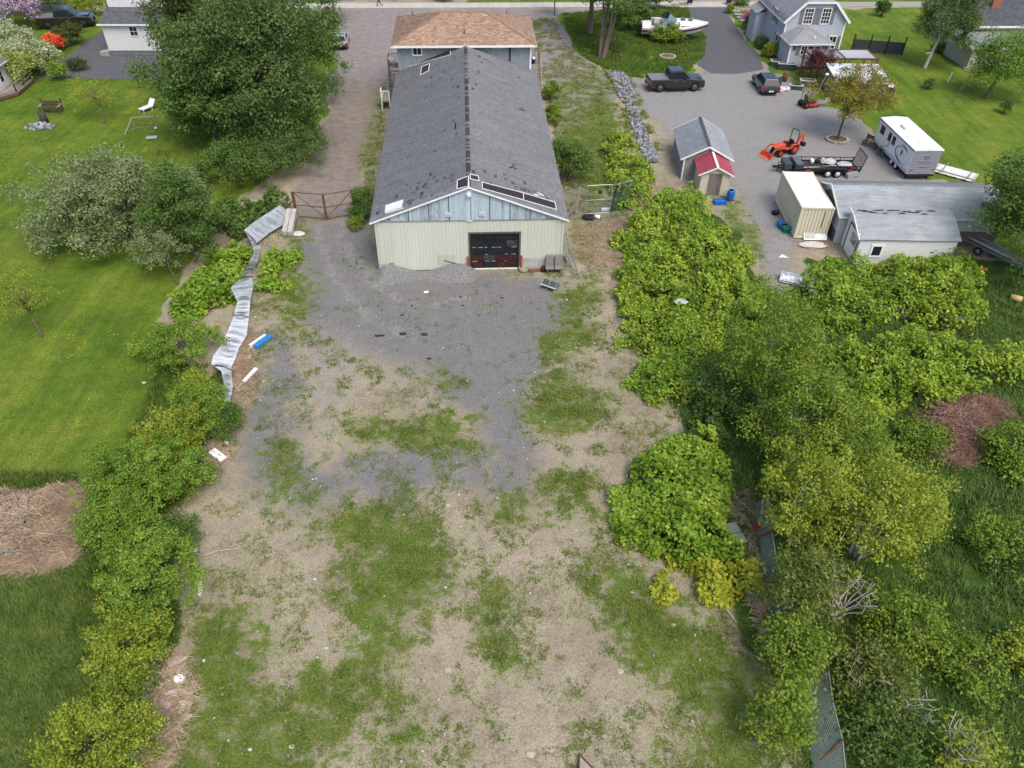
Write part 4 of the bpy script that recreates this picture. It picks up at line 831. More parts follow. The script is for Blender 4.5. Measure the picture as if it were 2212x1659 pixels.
# ================================================================ VEHICLES
m_black = M('black_car_paint', (.012, .012, .014), .22, .1, 1, spec=.6, coat=.6)
m_tonneau = M('grey_tonneau', (.17, .175, .19), .5, .1, 2)
m_chrome = M('bright_metal', (.55, .56, .58), .25, .1, 2, metal=.8)
m_lampred = M('red_lamp', (.35, .012, .012), .25, .1); m_lampw = M('clear_lamp', (.6, .62, .64), .15, .1)
m_alloy = M('alloy_wheel', (.38, .39, .41), .35, .1, metal=.6)
def wheel(parent, x, y, r, w_, rim=None, out=1):
    """wheel with its axle along local Y"""
    t = MB().lathe((x, y, r), [(r*.62, -w_/2), (r*.93, -w_/2), (r, -w_*.36), (r, w_*.36), (r*.93, w_/2), (r*.62, w_/2)], 20, 'Y').build('wheel', m_rubber, parent, True)
    yo = y+out*w_/2
    MB().lathe((x, yo+out*.004, r), [(r*.62, -.01), (r*.60, .012), (r*.2, .02), (r*.12, .03)] if out > 0 else [(r*.62, .01), (r*.60, -.012), (r*.2, -.02), (r*.12, -.03)], 16, 'Y').build('rim', rim or m_alloy, t, True)
    for k in range(5):
        a = k*1.2566; c = Vector((x, yo+out*.03, r)); d = Vector((math.cos(a), 0, math.sin(a)))
        MB().bar(c+d*r*.22, c+d*r*.52, .05, .02).build('spoke_gap', m_rubber, t)
    return t
def road_vehicle(name, label, cat, loc, rz, L, W, wb, fr, wr, prof, cab, paint, glass=None, rim=None, rear=None, bevel=.07, group=None):
    """prof: lower-body top line (x,z) from the tail to the nose; cab: (x0b,x0t,x1t,x1b, z belt, z roof, inset)"""
    t = thing(name, label, cat, loc, rz, group); xr, xf = fr, fr+wb; zb = .34; glass = glass or m_glass
    def arch(xc): return [(xc+ (wr+.07)*math.cos(a), max(zb, wr*.95+(wr+.07)*math.sin(a))) for a in np.linspace(math.pi, 0, 9)]
    poly = [(-L/2, zb+.12)]+[(-L/2+.12, zb)]+arch(xr)+arch(xf)+[(L/2-.12, zb), (L/2, zb+.14)]+[(a, b) for a, b in prof[::-1]]
    MB().ext([(a, -W/2, b) for a, b in poly], (0, W, 0)).build('body', paint, t, bevel=bevel)
    MB().box(-L/2+.25, L/2-.25, -W/2+.28, W/2-.28, .28, .62).build('underbody', m_dark, t)
    x0b, x0t, x1t, x1b, zbelt, zr, ins = cab; yb, yt = W/2-.05, W/2-ins
    B = [(x0b, -yb, zbelt), (x1b, -yb, zbelt), (x1b, yb, zbelt), (x0b, yb, zbelt)]; T = [(x0t, -yt, zr-.05), (x1t, -yt, zr-.05), (x1t, yt, zr-.05), (x0t, yt, zr-.05)]
    MB().loft([[Vector(p)+Vector((0, 0, -.05)) for p in B], T], 0).build('cabin', paint, t, bevel=.03)
    rt_ = MB().loft([T, [(x0t+.15, -yt+.12, zr), (x1t-.15, -yt+.12, zr), (x1t-.15, yt-.12, zr), (x0t+.15, yt-.12, zr)]]); rt_.build('cab_roof', paint, t)
    def pane(nm, a, b, c, d, m=.1, mz=.12, out=.012):
        a, b, c, d = (Vector(q) for q in (a, b, c, d)); ce = (a+b+c+d)/4
        n = (b-a).cross(d-a).normalized(); 
        if n.dot(ce-Vector(((x0b+x1b)/2, 0, zbelt))) < 0: n = -n
        q = [a.lerp(b, m).lerp(d.lerp(c, m), mz), b.lerp(a, m).lerp(c.lerp(d, m), mz), c.lerp(d, m).lerp(b.lerp(a, m), mz), d.lerp(c, m).lerp(a.lerp(b, m), mz)]
        MB().ext([p+n*.002 for p in q], n*out).build(nm, glass, t)
    pane('windshield', B[1], B[2], T[2], T[1], .05, .07); pane('rear_window', B[0], B[3], T[3], T[0], .07, .1)
    for s in (0, 1):
        b0, b1, t0, t1 = (Vector(B[0]), Vector(B[1]), Vector(T[0]), Vector(T[1])) if s == 0 else (Vector(B[3]), Vector(B[2]), Vector(T[3]), Vector(T[2]))
        for k in (0, 1): pane('side_window', b0.lerp(b1, .04+k*.47), b0.lerp(b1, .51+k*.42), t0.lerp(t1, .49+k*.47), t0.lerp(t1, .03+k*.47), .05, .13)
    for y0 in (-1, 1):
        MB().box(x1b-.75, x1b-.6, y0*(W/2+.02)-.02+(-.18 if y0 < 0 else 0), y0*(W/2+.02)+.02+(.18 if y0 > 0 else 0), zbelt+.02, zbelt+.2).build('mirror', paint, t, bevel=.02)
        MB().box(L/2-.22, L/2+.008, y0*(W/2-.28)-.2, y0*(W/2-.28)+.2, prof[-1][1]-.3, prof[-1][1]-.1).build('headlight', m_lampw, t, bevel=.02)
        MB().box(-L/2-.012, -L/2+.14, y0*(W/2-.12)-.14, y0*(W/2-.12)+.14, prof[0][1]-.42, prof[0][1]-.1).build('taillight', m_lampred, t, bevel=.015)
        for xx in (xr, xf): wheel(t, xx, y0*(W/2-.13), wr, .26, rim, y0)
    MB().box(L/2-.1, L/2+.06, -W/2+.12, W/2-.12, .42, .62).build('front_bumper', m_dark, t, bevel=.03); MB().box(-L/2-.07, -L/2+.08, -W/2+.12, W/2-.12, .42, .64).build('rear_bumper', rear or m_dark, t, bevel=.03)
    MB().box(L/2-.03, L/2+.015, -W/2+.55, W/2-.55, prof[-1][1]-.36, prof[-1][1]-.08).build('grille', m_dark, t)
    MB().box(-L/2-.085, -L/2-.07, -.26, .26, .5, .62).build('number_plate', m_white, t)
    return t
def pickup(label, loc, rz, cover=True, group=None, rim=None):
    L, W = 5.85, 2.02
    t = road_vehicle('pickup_truck', label, 'pickup truck', loc, rz, L, W, 3.68, -1.80, .41, [(-L/2, 1.22), (-.72, 1.22), (1.35, 1.22), (L/2-.15, 1.10), (L/2, .98)], (-.98, -.84, .62, 1.42, 1.20, 1.95, .17), m_black, group=group, rim=rim)
    MB().box(-L/2+.06, -.9, -W/2+.07, W/2-.07, 1.19, 1.265).build('bed_cover', m_tonneau, t, bevel=.02)
    MB().box(-L/2-.015, -L/2+.02, -W/2+.3, W/2-.3, .72, 1.18).build('tailgate', m_black, t, bevel=.02)
    for s in (-1, 1):
        MB().box(-1.0, 1.2, s*(W/2+.05)-.07, s*(W/2+.05)+.07, .36, .42).build('running_board', m_dark, t)
        for xx in (-.35, .55): MB().box(xx, xx+.2, s*(W/2+.015)-.012, s*(W/2+.015)+.012, 1.02, 1.06).build('door_handle', m_chrome, t)
    MB().box(1.5, L/2-.3, -.6, .6, 1.16, 1.235).build('hood_bulge', m_black, t, bevel=.04)
    return t
t = pickup('black pickup truck with a grey bed cover parked on the gravel below the boat', G(1452, 172)+Vector((-.45, .05, 0)), rad(7), rim=M('dark_alloy', (.12, .12, .13), .4, .1, metal=.5))
t.location = (16.85, 82.95, 0); t.scale = (1.02, 1.0, 1.1)
t = pickup('black pickup truck with black wheels at the upper left by the lilac bushes', (-56.35, 101.4, 0), rad(15), rim=m_dark); t.scale = (1.1, 1.08, 1.15)
m_suvp = M('dark_grey_car_paint', (.035, .045, .05), .25, .1, 1, spec=.6, coat=.6)
suv = road_vehicle('suv', 'dark green grey suv with silver roof rails and an open tailgate side door', 'suv', (26.62, 83.35, 0), rad(92), 4.45, 1.83, 2.62, -1.30, .35, [(-2.22, 1.02), (-1.9, 1.05), (1.15, 1.02), (1.95, .88), (2.22, .72)], (-2.12, -1.75, .35, 1.2, 1.0, 1.67, .26), m_suvp)
suv['label'] = 'dark green grey suv with silver roof rails beside the paved path'
for s in (-1, 1): MB().tube([(-1.5, s*.62, 1.66), (-1.3, s*.62, 1.73), (.1, s*.62, 1.73), (.3, s*.62, 1.66)], .022, 6).build('roof_rail', m_chrome, suv)
MB().box(-1.5, .2, -.5, .5, 1.66, 1.675).build('sunroof', m_glass, suv)
# rear right door standing open
MB().cb((-.45, -1.28, .95), (.9, .06, 1.0), rad(-55), bevel if False else 0).build('open_door', m_suvp, suv, bevel=.02)
car = road_vehicle('car', 'silver car half hidden under the big tree beside the dirt lane', 'car', G(735, 108)+Vector((-.2, 1.9, 0)), rad(97), 4.5, 1.78, 2.65, -1.33, .33, [(-2.25, .95), (-1.6, 1.0), (1.0, .95), (1.9, .82), (2.25, .66)], (-1.95, -1.2, .2, 1.15, .93, 1.43, .28), M('silver_paint', (.45, .47, .49), .28, .08, 1, metal=.4, coat=.4))
# ---- motor boat lying on the grass
bt = thing('motor_boat', 'white cabin motor boat with a maroon stripe lying on the grass', 'boat', (15.35, 100.8, 0), rad(-5.5)); bt.scale = (1, 1.22, 1.28); bt.rotation_euler[0] = rad(5)
m_gel = M('white_gelcoat', (.76, .76, .74), .3, .05, 1, coat=.3); m_maroon = M('maroon_stripe', (.11, .022, .022), .4, .1)
st = [(0, .95, 1.20, .28, 1.20), (1.5, 1.22, 1.25, .25, 1.22), (3.5, 1.30, 1.32, .25, 1.30), (5.2, 1.18, 1.42, .3, 1.4), (6.6, .78, 1.52, .5, 1.5), (7.5, .35, 1.60, .85, 1.6), (8.0, .04, 1.66, 1.35, 1.66)]
rings = []
for x0, hb, sh, kz, _ in st:
    ch = kz+(sh-kz)*.35
    rings.append([(x0, -hb, sh), (x0, -hb*.97, sh-.25), (x0, -hb*.82, ch), (x0, 0, kz), (x0, hb*.82, ch), (x0, hb*.97, sh-.25), (x0, hb, sh)])
h = MB().loft(rings, 0, False); h.add(rings[0], [list(range(7))]); h.build('hull', m_gel, bt, True)
for s in (-1, 1):
    q = MB(); 
    for i, (x0, hb, sh, kz, _) in enumerate(st): q.v += [(x0, s*(hb+.012), sh-.16), (x0, s*(hb*.972+.014), sh-.36)]
    q.f = [[2*i, 2*i+2, 2*i+3, 2*i+1] for i in range(len(st)-1)]; q.m = [0]*len(q.f); q.build('stripe', m_maroon, bt)
    for a, b in ((3.3, 4.4), (4.7, 5.9)): 
        hb = 1.30 if a < 4 else 1.12
        MB().add([(a, s*(hb+.03), 1.42), (b, s*(hb-.04 if a < 4 else hb-.22), 1.50), (b-.2, s*(hb-.06 if a < 4 else hb-.2), 1.56), (a, s*(hb), 1.58)], [(0, 1, 2, 3)]).build('side_port', m_glass, bt)
deck = MB(); dr_ = []
for x0, hb, sh, kz, _ in st[2:]:
    c = .42*math.sin(min(1, (8.0-x0)/3.0)*1.2); dr_.append([(x0, -hb, sh), (x0, -hb*.62, sh+c*.75), (x0, 0, sh+c), (x0, hb*.62, sh+c*.75), (x0, hb, sh)])
deck.loft(dr_, 0, False).build('foredeck', m_gel, bt, True)
MB().box(.05, 1.2, -.85, .85, .95, 1.22).build('aft_deck', m_gel, bt, bevel=.05); MB().box(1.0, 3.4, -1.05, 1.05, .60, .66).build('cockpit_floor', M('cockpit_grey', (.3, .29, .28), .8), bt)
for s in (-1, 1): MB().box(1.1, 3.6, s*1.12-.09, s*1.12+.09, .66, 1.5).build('coaming', m_gel, bt, bevel=.04)
for y0, x0 in ((-.55, 1.7), (.55, 1.7), (-.5, 2.7), (.5, 2.7)):
    MB().box(x0-.3, x0+.25, y0-.32, y0+.32, .66, 1.05).box(x0-.42, x0-.28, y0-.32, y0+.32, .66, 1.5).build('seat', M('brown_vinyl', (.14, .10, .085), .6, .2), bt, bevel=.04)
ws = MB(); pts = [(2.2, -1.12, 1.45), (3.9, -.95, 1.6), (4.3, 0, 1.72), (3.9, .95, 1.6), (2.2, 1.12, 1.45)]; tp = [(2.3, -1.0, 1.75), (3.0, -.8, 2.2), (3.25, 0, 2.3), (3.0, .8, 2.2), (2.3, 1.0, 1.75)]
ws.add(pts+tp, [(i, i+1, 6+i, 5+i) for i in range(4)]); wso = ws.build('windscreen', M('tinted_screen', (.12, .20, .22), .1, .2, spec=.6), bt)
MB().tube(tp, .025, 6).build('screen_rail', m_dark, wso); MB().tube(pts, .025, 6).build('screen_rail', m_dark, wso)
for x0 in (4.9, 5.8): MB().cb((x0, 0, 1.90 if x0 < 5 else 1.88), (.55, .55, .05), 0, 0, rad(3)).build('deck_hatch', M('smoked_hatch', (.10, .12, .12), .3), bt, bevel=.03)
MB().tube([(1.2, -1.0, 1.3), (1.35, -1.0, 2.15), (1.5, 0, 2.3), (1.35, 1.0, 2.15), (1.2, 1.0, 1.3)], .03, 6).build('canopy_hoop', m_dark, bt)
MB().box(-.6, 0, -.3, .3, .5, 1.35).build('outdrive', m_dark, bt, bevel=.08)
MB().box(.3, 6.3, -.25, .25, 0, .3).build('cradle', m_dwood, bt)
# ---- travel trailer
cp = thing('camper', 'white travel trailer with dark swoosh decals and a grey rear wall', 'camper', (33.55, 61.85, 0), rad(3.2)); CW, CL, CZ0, CZ1 = 2.48, 7.0, .55, 2.72
m_cwhite = M('camper_white', (.72, .73, .74), .35, .04, 1); m_cgrey = M('camper_grey', (.24, .255, .29), .4, .05, 1, stripe=(2, .24, .01))
MB().box(0, CW, .03, CL, CZ0, CZ1).build('body', m_cwhite, cp, bevel=.06)
MB().box(.06, CW-.06, -.015, .03, CZ0+.03, CZ1-.03).build('rear_wall', m_cgrey, cp)
rw = MB(); n = 8
for y0 in (-.06, CL+.04): rw.v += [(-.03+(CW+.06)*i/n, y0, CZ1+.10*math.sin(math.pi*i/n)+.01) for i in range(n+1)]
rw.f = [[i, i+1, n+2+i, n+1+i] for i in range(n)]+[list(range(n+1))]; rw.m = [0]*len(rw.f); rw.add([(-.03, -.06, CZ1+.01), (CW+.03, -.06, CZ1+.01), (CW+.03, -.06, CZ1-.06), (-.03, -.06, CZ1-.06)], [(0, 1, 2, 3)]); rw.build('roof', M('camper_roof', (.78, .79, .80), .5, .03), cp)
for s, x0 in ((-1, -.02), (1, CW+.02)): MB().box(x0-.02, x0+.02, 0, CL, CZ1-.16, CZ1-.0).build('awning_rail', M('awning_grey', (.33, .34, .36), .5), cp); MB().box(x0-.015, x0+.015, .1, CL-.1, CZ0+.02, CZ0+.26).build('lower_band', M('band_grey', (.45, .46, .48), .5), cp)
for y0, w_, z0 in ((3.35, .55, 1.62), (4.2, .55, 1.62), (5.6, .75, 1.62)): MB().box(-.035, 0, y0, y0+w_, z0, z0+.72).build('window', m_glass, cp, bevel=.04)
def decal(pts, w0, parent, x0=-.024):
    q = MB(); k = len(pts)
    for i, (y, z) in enumerate(pts):
        a = pts[max(0, i-1)]; b = pts[min(k-1, i+1)]; d = Vector((b[0]-a[0], b[1]-a[1])).normalized(); wd = w0*math.sin(math.pi*(i+.35)/(k-.3)); q.v += [(x0, y-d.y*wd, z+d.x*wd), (x0, y+d.y*wd, z-d.x*wd)]
    q.f = [[2*i, 2*i+1, 2*i+3, 2*i+2] for i in range(k-1)]; q.m = [0]*len(q.f); q.build('decal', M('decal_dark', (.09, .095, .12), .4), parent)
decal([(1.6+1.3*math.cos(a), 1.55+.62*math.sin(a)) for a in np.linspace(-2.6, 1.7, 16)], .05, cp); decal([(1.5+1.0*math.cos(a), 1.45+.5*math.sin(a)) for a in np.linspace(-2.2, .2, 10)], .035, cp)
decal([(5.4+1.2*math.cos(a), 1.6+.7*math.sin(a)) for a in np.linspace(2.6, 4.6, 12)], .04, cp); decal([(2.2, 2.3), (1.6, 2.28), (1.2, 2.2), (.9, 2.05)], .06, cp)
decal([(1.95, 1.95), (1.75, 1.85), (1.7, 1.7), (1.95, 1.55), (1.75, 1.35)], .09, cp); decal([(2.1, 1.75), (1.9, 1.78), (1.6, 1.72)], .05, cp)
def rdecal(pts, w0):
    q = MB(); k = len(pts)
    for i, (x, z) in enumerate(pts):
        a = pts[max(0, i-1)]; b = pts[min(k-1, i+1)]; d = Vector((b[0]-a[0], b[1]-a[1])).normalized(); wd = w0*math.sin(math.pi*(i+.35)/(k-.3)); q.v += [(x-d.y*wd, -.027, z+d.x*wd), (x+d.y*wd, -.027, z-d.x*wd)]
    q.f = [[2*i, 2*i+1, 2*i+3, 2*i+2] for i in range(k-1)]; q.m = [0]*len(q.f); q.build('decal', M('decal_dark', (.09, .095, .12), .4), cp)
rdecal([(.75+i*.14, 1.28-.14*math.sin(i/7*math.pi)) for i in range(8)], .03); rdecal([(1.0, 2.05), (1.15, 2.12), (1.4, 2.1), (1.55, 1.98)], .06); rdecal([(1.05, 1.98), (1.2, 1.9), (1.4, 1.92)], .04)
for i in range(9): MB().box(.72+i*.12, .80+i*.12, -.03, -.018, 1.55+.02*math.sin(i), 1.66+.02*math.sin(i)).build('lettering', M('letter_grey', (.17, .18, .21)), cp)
for x0 in (.18, CW-.42): MB().box(x0, x0+.26, -.04, -.01, .92, 1.0).build('tail_lamp', m_lampred, cp)
for i in range(3): MB().box(1.0+i*.22, 1.1+i*.22, -.035, -.01, CZ1-.17, CZ1-.13).build('marker_lamp', m_lampred, cp)
MB().box(.1, CW-.1, -.08, .05, .38, .52).build('bumper', m_dark, cp); MB().box(.2, CW-.2, .3, CL-.3, .3, .56).build('chassis', m_dark, cp)
MB().box(.8, 1.75, 3.9, 4.9, CZ1+.08, CZ1+.32).build('air_conditioner', m_cwhite, cp, bevel=.06); MB().box(.9, 1.35, 1.2, 1.65, CZ1+.06, CZ1+.16).build('roof_vent', m_cwhite, cp, bevel=.03); MB().box(.4, .85, 2.3, 2.75, CZ1+.03, CZ1+.14).build('roof_vent', m_cwhite, cp, bevel=.03)
for s, x0 in ((-1, .14), (1, CW-.14)):
    for y0 in (2.15, 3.0):
        w0 = MB().lathe((x0, y0, .33), [(.2, -.11), (.31, -.11), (.33, -.08), (.33, .08), (.31, .11), (.2, .11)], 18, 'X').build('wheel', m_rubber, cp, True); MB().lathe((x0+s*.1, y0, .33), [(.2, 0), (.19, s*.02), (.06, s*.03)], 14, 'X').build('rim', m_white, w0, True)
MB().bar((.6, CL-.2, .42), (CW/2, CL+1.2, .45), .1).bar((CW-.6, CL-.2, .42), (CW/2, CL+1.2, .45), .1).build('tow_frame', m_dark, cp)
for a in (.3, CW-.3): MB().box(a-.05, a+.05, .4, .5, 0, .4).build('stabiliser', m_dark, cp)
# ---- shipping container
ct = thing('shipping_container', 'cream corrugated shipping container beside the long garage', 'container', (21.22, 51.55, .1), rad(-.9)); KL, KW, KH = 6.06, 2.44, 2.55
m_ct = M('cream_container_paint', (.60, .55, .42), .5, .06, .8, c2=(.45, .40, .30), c2at=.74); m_ctr = M('container_roof_paint', (.78, .76, .68), .55, .06, .8)
def corr(n, L_, d=.045):
    o_ = []
    for i in range(n):
        a = L_*i/n; s = L_/n; o_ += [(a, 0), (a+s*.4, 0), (a+s*.5, d), (a+s*.9, d)]
    return o_+[(L_, 0)]
def wall(nm, f, n, L_, m, z0=.12, z1=KH-.1):
    p = corr(n, L_); k = len(p); q = MB().add([f(u, w_, z0) for u, w_ in p]+[f(u, w_, z1) for u, w_ in p], [(i, i+1, k+i+1, k+i) for i in range(k-1)]); q.build(nm, m, ct)
wall('side_wall', lambda u, w_, z: (.04+w_, .1+u, z), 22, KL-.2, m_ct); wall('side_wall', lambda u, w_, z: (KW-.04-w_, .1+u, z), 22, KL-.2, m_ct); wall('end_wall', lambda u, w_, z: (.1+u, .04+w_, z), 9, KW-.2, m_ct)
MB().box(.08, KW/2-.01, KL-.08, KL-.02, .12, KH-.1).build('door_leaf', m_ct, ct); MB().box(KW/2+.01, KW-.08, KL-.08, KL-.02, .12, KH-.1).build('door_leaf', m_ct, ct)
p = corr(24, KL-.2, .02); k = len(p); MB().add([(.06, .1+u, KH-.03-w_) for u, w_ in p]+[(KW-.06, .1+u, KH-.03-w_) for u, w_ in p], [(i, i+1, k+i+1, k+i) for i in range(k-1)]).build('roof', m_ctr, ct)
for x0 in (0, KW-.1):
    MB().box(x0, x0+.1, .1, KL-.1, 0, .14).build('bottom_rail', m_ct, ct); MB().box(x0, x0+.1, .1, KL-.1, KH-.12, KH-.02).build('top_rail', m_ct, ct)
    for y0 in (0, KL-.1): MB().box(x0, x0+.1, y0, y0+.1, .1, KH-.1).build('corner_post', m_ct, ct); MB().box(x0-.01, x0+.13, y0-.01, y0+.14, -.0, .13).build('corner_casting', m_ct, ct); MB().box(x0-.01, x0+.13, y0-.01, y0+.14, KH-.1, KH).build('corner_casting', m_ct, ct)
for y0 in (0, KL-.1): MB().box(.1, KW-.1, y0, y0+.1, 0, .13).build('end_rail', m_ct, ct); MB().box(.1, KW-.1, y0, y0+.1, KH-.12, KH-.02).build('end_rail', m_ct, ct)
MB().box(.14, KW-.14, .15, KL-.15, .05, .14).build('floor', m_dwood, ct)
rr = random.Random(3)
for i in range(13): MB().box(KW-.62, KW-.55, .02, .036, 2.15-i*.105, 2.22-i*.105).build('mark', M('dark_mark', (.10, .08, .06)), ct)
MB().box(.015, .035, .9, .98, 1.3, 1.5).build('mark', M('dark_mark', (.10, .08, .06)), ct)
for a in (.2, KW-.4):
    for b in (.15, KL-.4): MB().box(a, a+.25, b, b+.2, -.13, 0).build('skid', m_dwood, ct)
# ---- flatbed utility trailer
ut = thing('utility_trailer', 'black tandem utility trailer with raised ramp gate and tool boxes', 'trailer', (24.0, 62.15, 0), rad(.8)); UL, UW = 5.75, 2.05
MB().box(0, UL, .12, UW-.12, .50, .60).build('frame', m_dark, ut)
for i in range(12): MB().box(.05, UL-.05, .14+i*.148, .275+i*.148, .60, .635).build('deck_plank', M('dark_deck', (.045, .043, .042), .8, .3, 3, rnd='obj', rv=.3), ut)
for y0 in (.1, UW-.1):
    MB().box(0, UL, y0-.04, y0+.04, .5, .72).build('side_rail', m_dark, ut); MB().box(0, UL, y0-.03, y0+.03, .95, 1.0).build('top_rail', m_dark, ut)
    for i in range(6): MB().box(i*(UL-.06)/5, i*(UL-.06)/5+.05, y0-.025, y0+.025, .7, .96).build('stake', m_dark, ut)
MB().box(0, .06, .1, UW-.1, .72, 1.0).build('front_rail', m_dark, ut)
for s, y0 in ((-1, -.02), (1, UW+.02)):
    for x0 in (2.95, 3.80): wheel(ut, x0, y0, .33, .2, m_white, s)
    MB().add([(a, y0-.14, z) for a, z in ((2.45, .55), (2.65, .80), (4.1, .80), (4.3, .55))]+[(a, y0+.14, z) for a, z in ((2.45, .55), (2.65, .80), (4.1, .80), (4.3, .55))], [(0, 1, 5, 4), (1, 2, 6, 5), (2, 3, 7, 6)]).build('fender', m_dark, ut)
    for x0 in (1.0, 4.7): MB().box(x0, x0+.45, y0-s*.1-.06, y0-s*.1+.06, .58, .63).build('reflector', M('reflector', (.5, .12, .11), .3), ut)
gt = MB().bar((UL, .1, .6), (UL+.25, .1, 1.85), .06).build('ramp_gate', m_dark, ut)
MB().bar((UL, UW-.1, .6), (UL+.25, UW-.1, 1.85), .06).build('gate_side', m_dark, gt); MB().bar((UL+.25, .1, 1.85), (UL+.25, UW-.1, 1.85), .06).build('gate_top', m_dark, gt)
for i in range(8): MB().bar((UL+.03, .32+i*.2, .62), (UL+.25, .32+i*.2, 1.82), .035).build('gate_bar', m_dark, gt)
for i in range(4): MB().bar((UL+.03+.055*i, .12, .8+i*.27), (UL+.03+.055*i, UW-.12, .8+i*.27), .03).build('gate_bar', M('ochre_bar', (.30, .18, .03), .6), gt)
MB().bar((0, .4, .5), (-1.35, UW/2, .48), .1).bar((0, UW-.4, .5), (-1.35, UW/2, .48), .1).build('tongue', m_dark, ut); MB().box(-1.55, -1.3, UW/2-.1, UW/2+.1, .42, .58).build('coupler', m_dark, ut); MB().tube([(-1.1, UW/2, 0), (-1.1, UW/2, .95)], .04, 8).build('jack', m_dark, ut)
MB().box(-.75, -.12, .35, 1.7, .55, 1.05).build('tool_box', M('box_dark_grey', (.055, .06, .068), .4), ut, bevel=.03); MB().box(.15, .75, .2, 1.85, .64, 1.12).build('tool_box', M('box_grey', (.11, .12, .14), .4), ut, bevel=.03)
def W3(t, p): return Matrix.Translation(t.location) @ Matrix.Rotation(t.rotation_euler[2], 4, 'Z') @ Vector(p)
for p, c, nm, lab in (((1.9, 1.35, .64), m_white, 'bucket', 'white plastic bucket standing in the black trailer'), ((2.35, 1.45, .64), m_dark, 'bucket', 'black bucket between white bucket and bag in the black trailer')):
    tag(MB().lathe((0, 0, 0), [(.13, 0), (.17, .38), (.155, .38), (.12, .05)], 12).build(nm, c, None, True, loc=W3(ut, p)), lab, 'bucket')
def lump(name, mat, loc, sx, sy, sz, seed, label, cat, group=None):
    r = random.Random(seed); q = MB(); n, k = 10, 6; rg = []
    for i in range(k):
        f = math.sin(math.pi*(i+.35)/(k-.3)*.62+.55); rg.append([(sx*f*(1+r.uniform(-.18, .18))*math.cos(2*math.pi*j/n), sy*f*(1+r.uniform(-.18, .18))*math.sin(2*math.pi*j/n), sz*i/(k-1)+r.uniform(-.02, .02)*(i > 0)) for j in range(n)])
    o = q.loft(rg).build(name, mat, None, False, loc=loc); return tag(o, label, cat, group)
m_bag = M('pale_plastic_bag', (.50, .46, .46), .5, .15, 4)
lump('rubbish_bag', m_bag, W3(ut, (2.85, 1.4, .64)), .25, .3, .45, 1, 'pale plastic bag beside the black bucket in the trailer', 'bag'); lump('tarp_heap', m_bag, W3(ut, (3.45, 1.3, .64)), .55, .4, .42, 2, 'large crumpled pale tarp in the middle of the trailer', 'tarp')
lump('scrap_heap', M('pale_scrap', (.42, .45, .45), .5, .3, 5), W3(ut, (4.6, .9, .64)), .65, .5, .3, 3, 'heap of pale scrap sheets near the ramp gate of the trailer', 'scrap'); lump('red_bag', M('dark_red_bag', (.16, .02, .03), .5), W3(ut, (5.1, .35, .64)), .28, .2, .18, 4, 'dark red bag by the ramp gate of the trailer', 'bag')
tag(MB().bar((.9, .35, .72), (3.9, .75, .74), .2, .04).build('plank', M('pale_plank', (.36, .37, .35), .7, .15), None, loc=ut.location, rz=rad(.8)), 'long pale plank lying along the bed of the black trailer', 'plank')
tag(MB().cb((0, 0, .28), (1.1, .35, .5), rad(25), 0, rad(-12)).cb((.25, .05, .15), (.9, .25, .12), rad(25)).build('grey_hood', M('grey_panel', (.30, .31, .33), .5), None, loc=G(1838, 383), bevel=.03), 'grey moulded panel standing on the gravel behind the trailer wheels', 'panel')
# ---- compact tractor with loader and backhoe
tk = thing('tractor', 'orange compact tractor with front loader and backhoe on the gravel', 'tractor', (24.55, 67.0, 0), rad(207)); m_or = M('orange_paint', (.56, .075, .03), .4, .08, 2, coat=.3)
MB().loft([[(.35, -.36, .55), (.35, .36, .55), (.35, .33, 1.08), (.35, -.33, 1.08)], [(1.0, -.34, .55), (1.0, .34, .55), (1.0, .30, 1.05), (1.0, -.30, 1.05)], [(1.45, -.30, .6), (1.45, .30, .6), (1.42, .26, .92), (1.42, -.26, .92)]]).build('hood', m_or, tk, bevel=.06)
MB().box(1.44, 1.49, -.24, .24, .62, .88).build('grille', m_dark, tk)
for s in (-1, 1): MB().box(1.46, 1.50, s*.16-.07, s*.16+.07, .86, .92).build('headlight', m_lampw, tk)
MB().box(-.95, 1.35, -.22, .22, .35, .6).build('chassis', m_dark, tk); MB().box(-.55, .4, -.5, .5, .56, .64).build('platform', m_or, tk, bevel=.02)
for s in (-1, 1):
    wheel(tk, -.55, s*.50, .43, .3, m_or, s); wheel(tk, .98, s*.46, .30, .2, m_or, s)
    MB().add([(a, s*.36, z) for a, z in ((-1.05, .62), (-.9, .93), (-.3, .95), (-.05, .65))]+[(a, s*.66, z) for a, z in ((-1.05, .62), (-.9, .93), (-.3, .95), (-.05, .65))], [(0, 1, 5, 4), (1, 2, 6, 5), (2, 3, 7, 6)]).build('fender', m_or, tk)
    MB().bar((.3, s*.48, .75), (1.55, s*.48, .95), .08, .13).build('loader_arm', m_or, tk); MB().bar((1.55, s*.48, .95), (2.15, s*.48, .3), .08, .13).build('loader_arm', m_or, tk)
MB().box(-.55, -.05, -.25, .25, .68, .82).box(-.62, -.5, -.25, .25, .8, 1.25).build('seat', m_dark, tk, bevel=.05)
MB().tube([(.1, 0, .75), (.25, 0, 1.12)], .03, 8).lathe((.25, 0, 1.14), [(.17, -.015), (.19, 0), (.17, .015), (.15, 0)], 14).build('steering_wheel', m_dark, tk)
MB().tube([(-.75, -.45, .6), (-.8, -.45, 1.95), (-.8, -.35, 2.1), (-.8, .35, 2.1), (-.8, .45, 1.95), (-.75, .45, .6)], .04, 8).build('roll_bar', m_dark, tk)
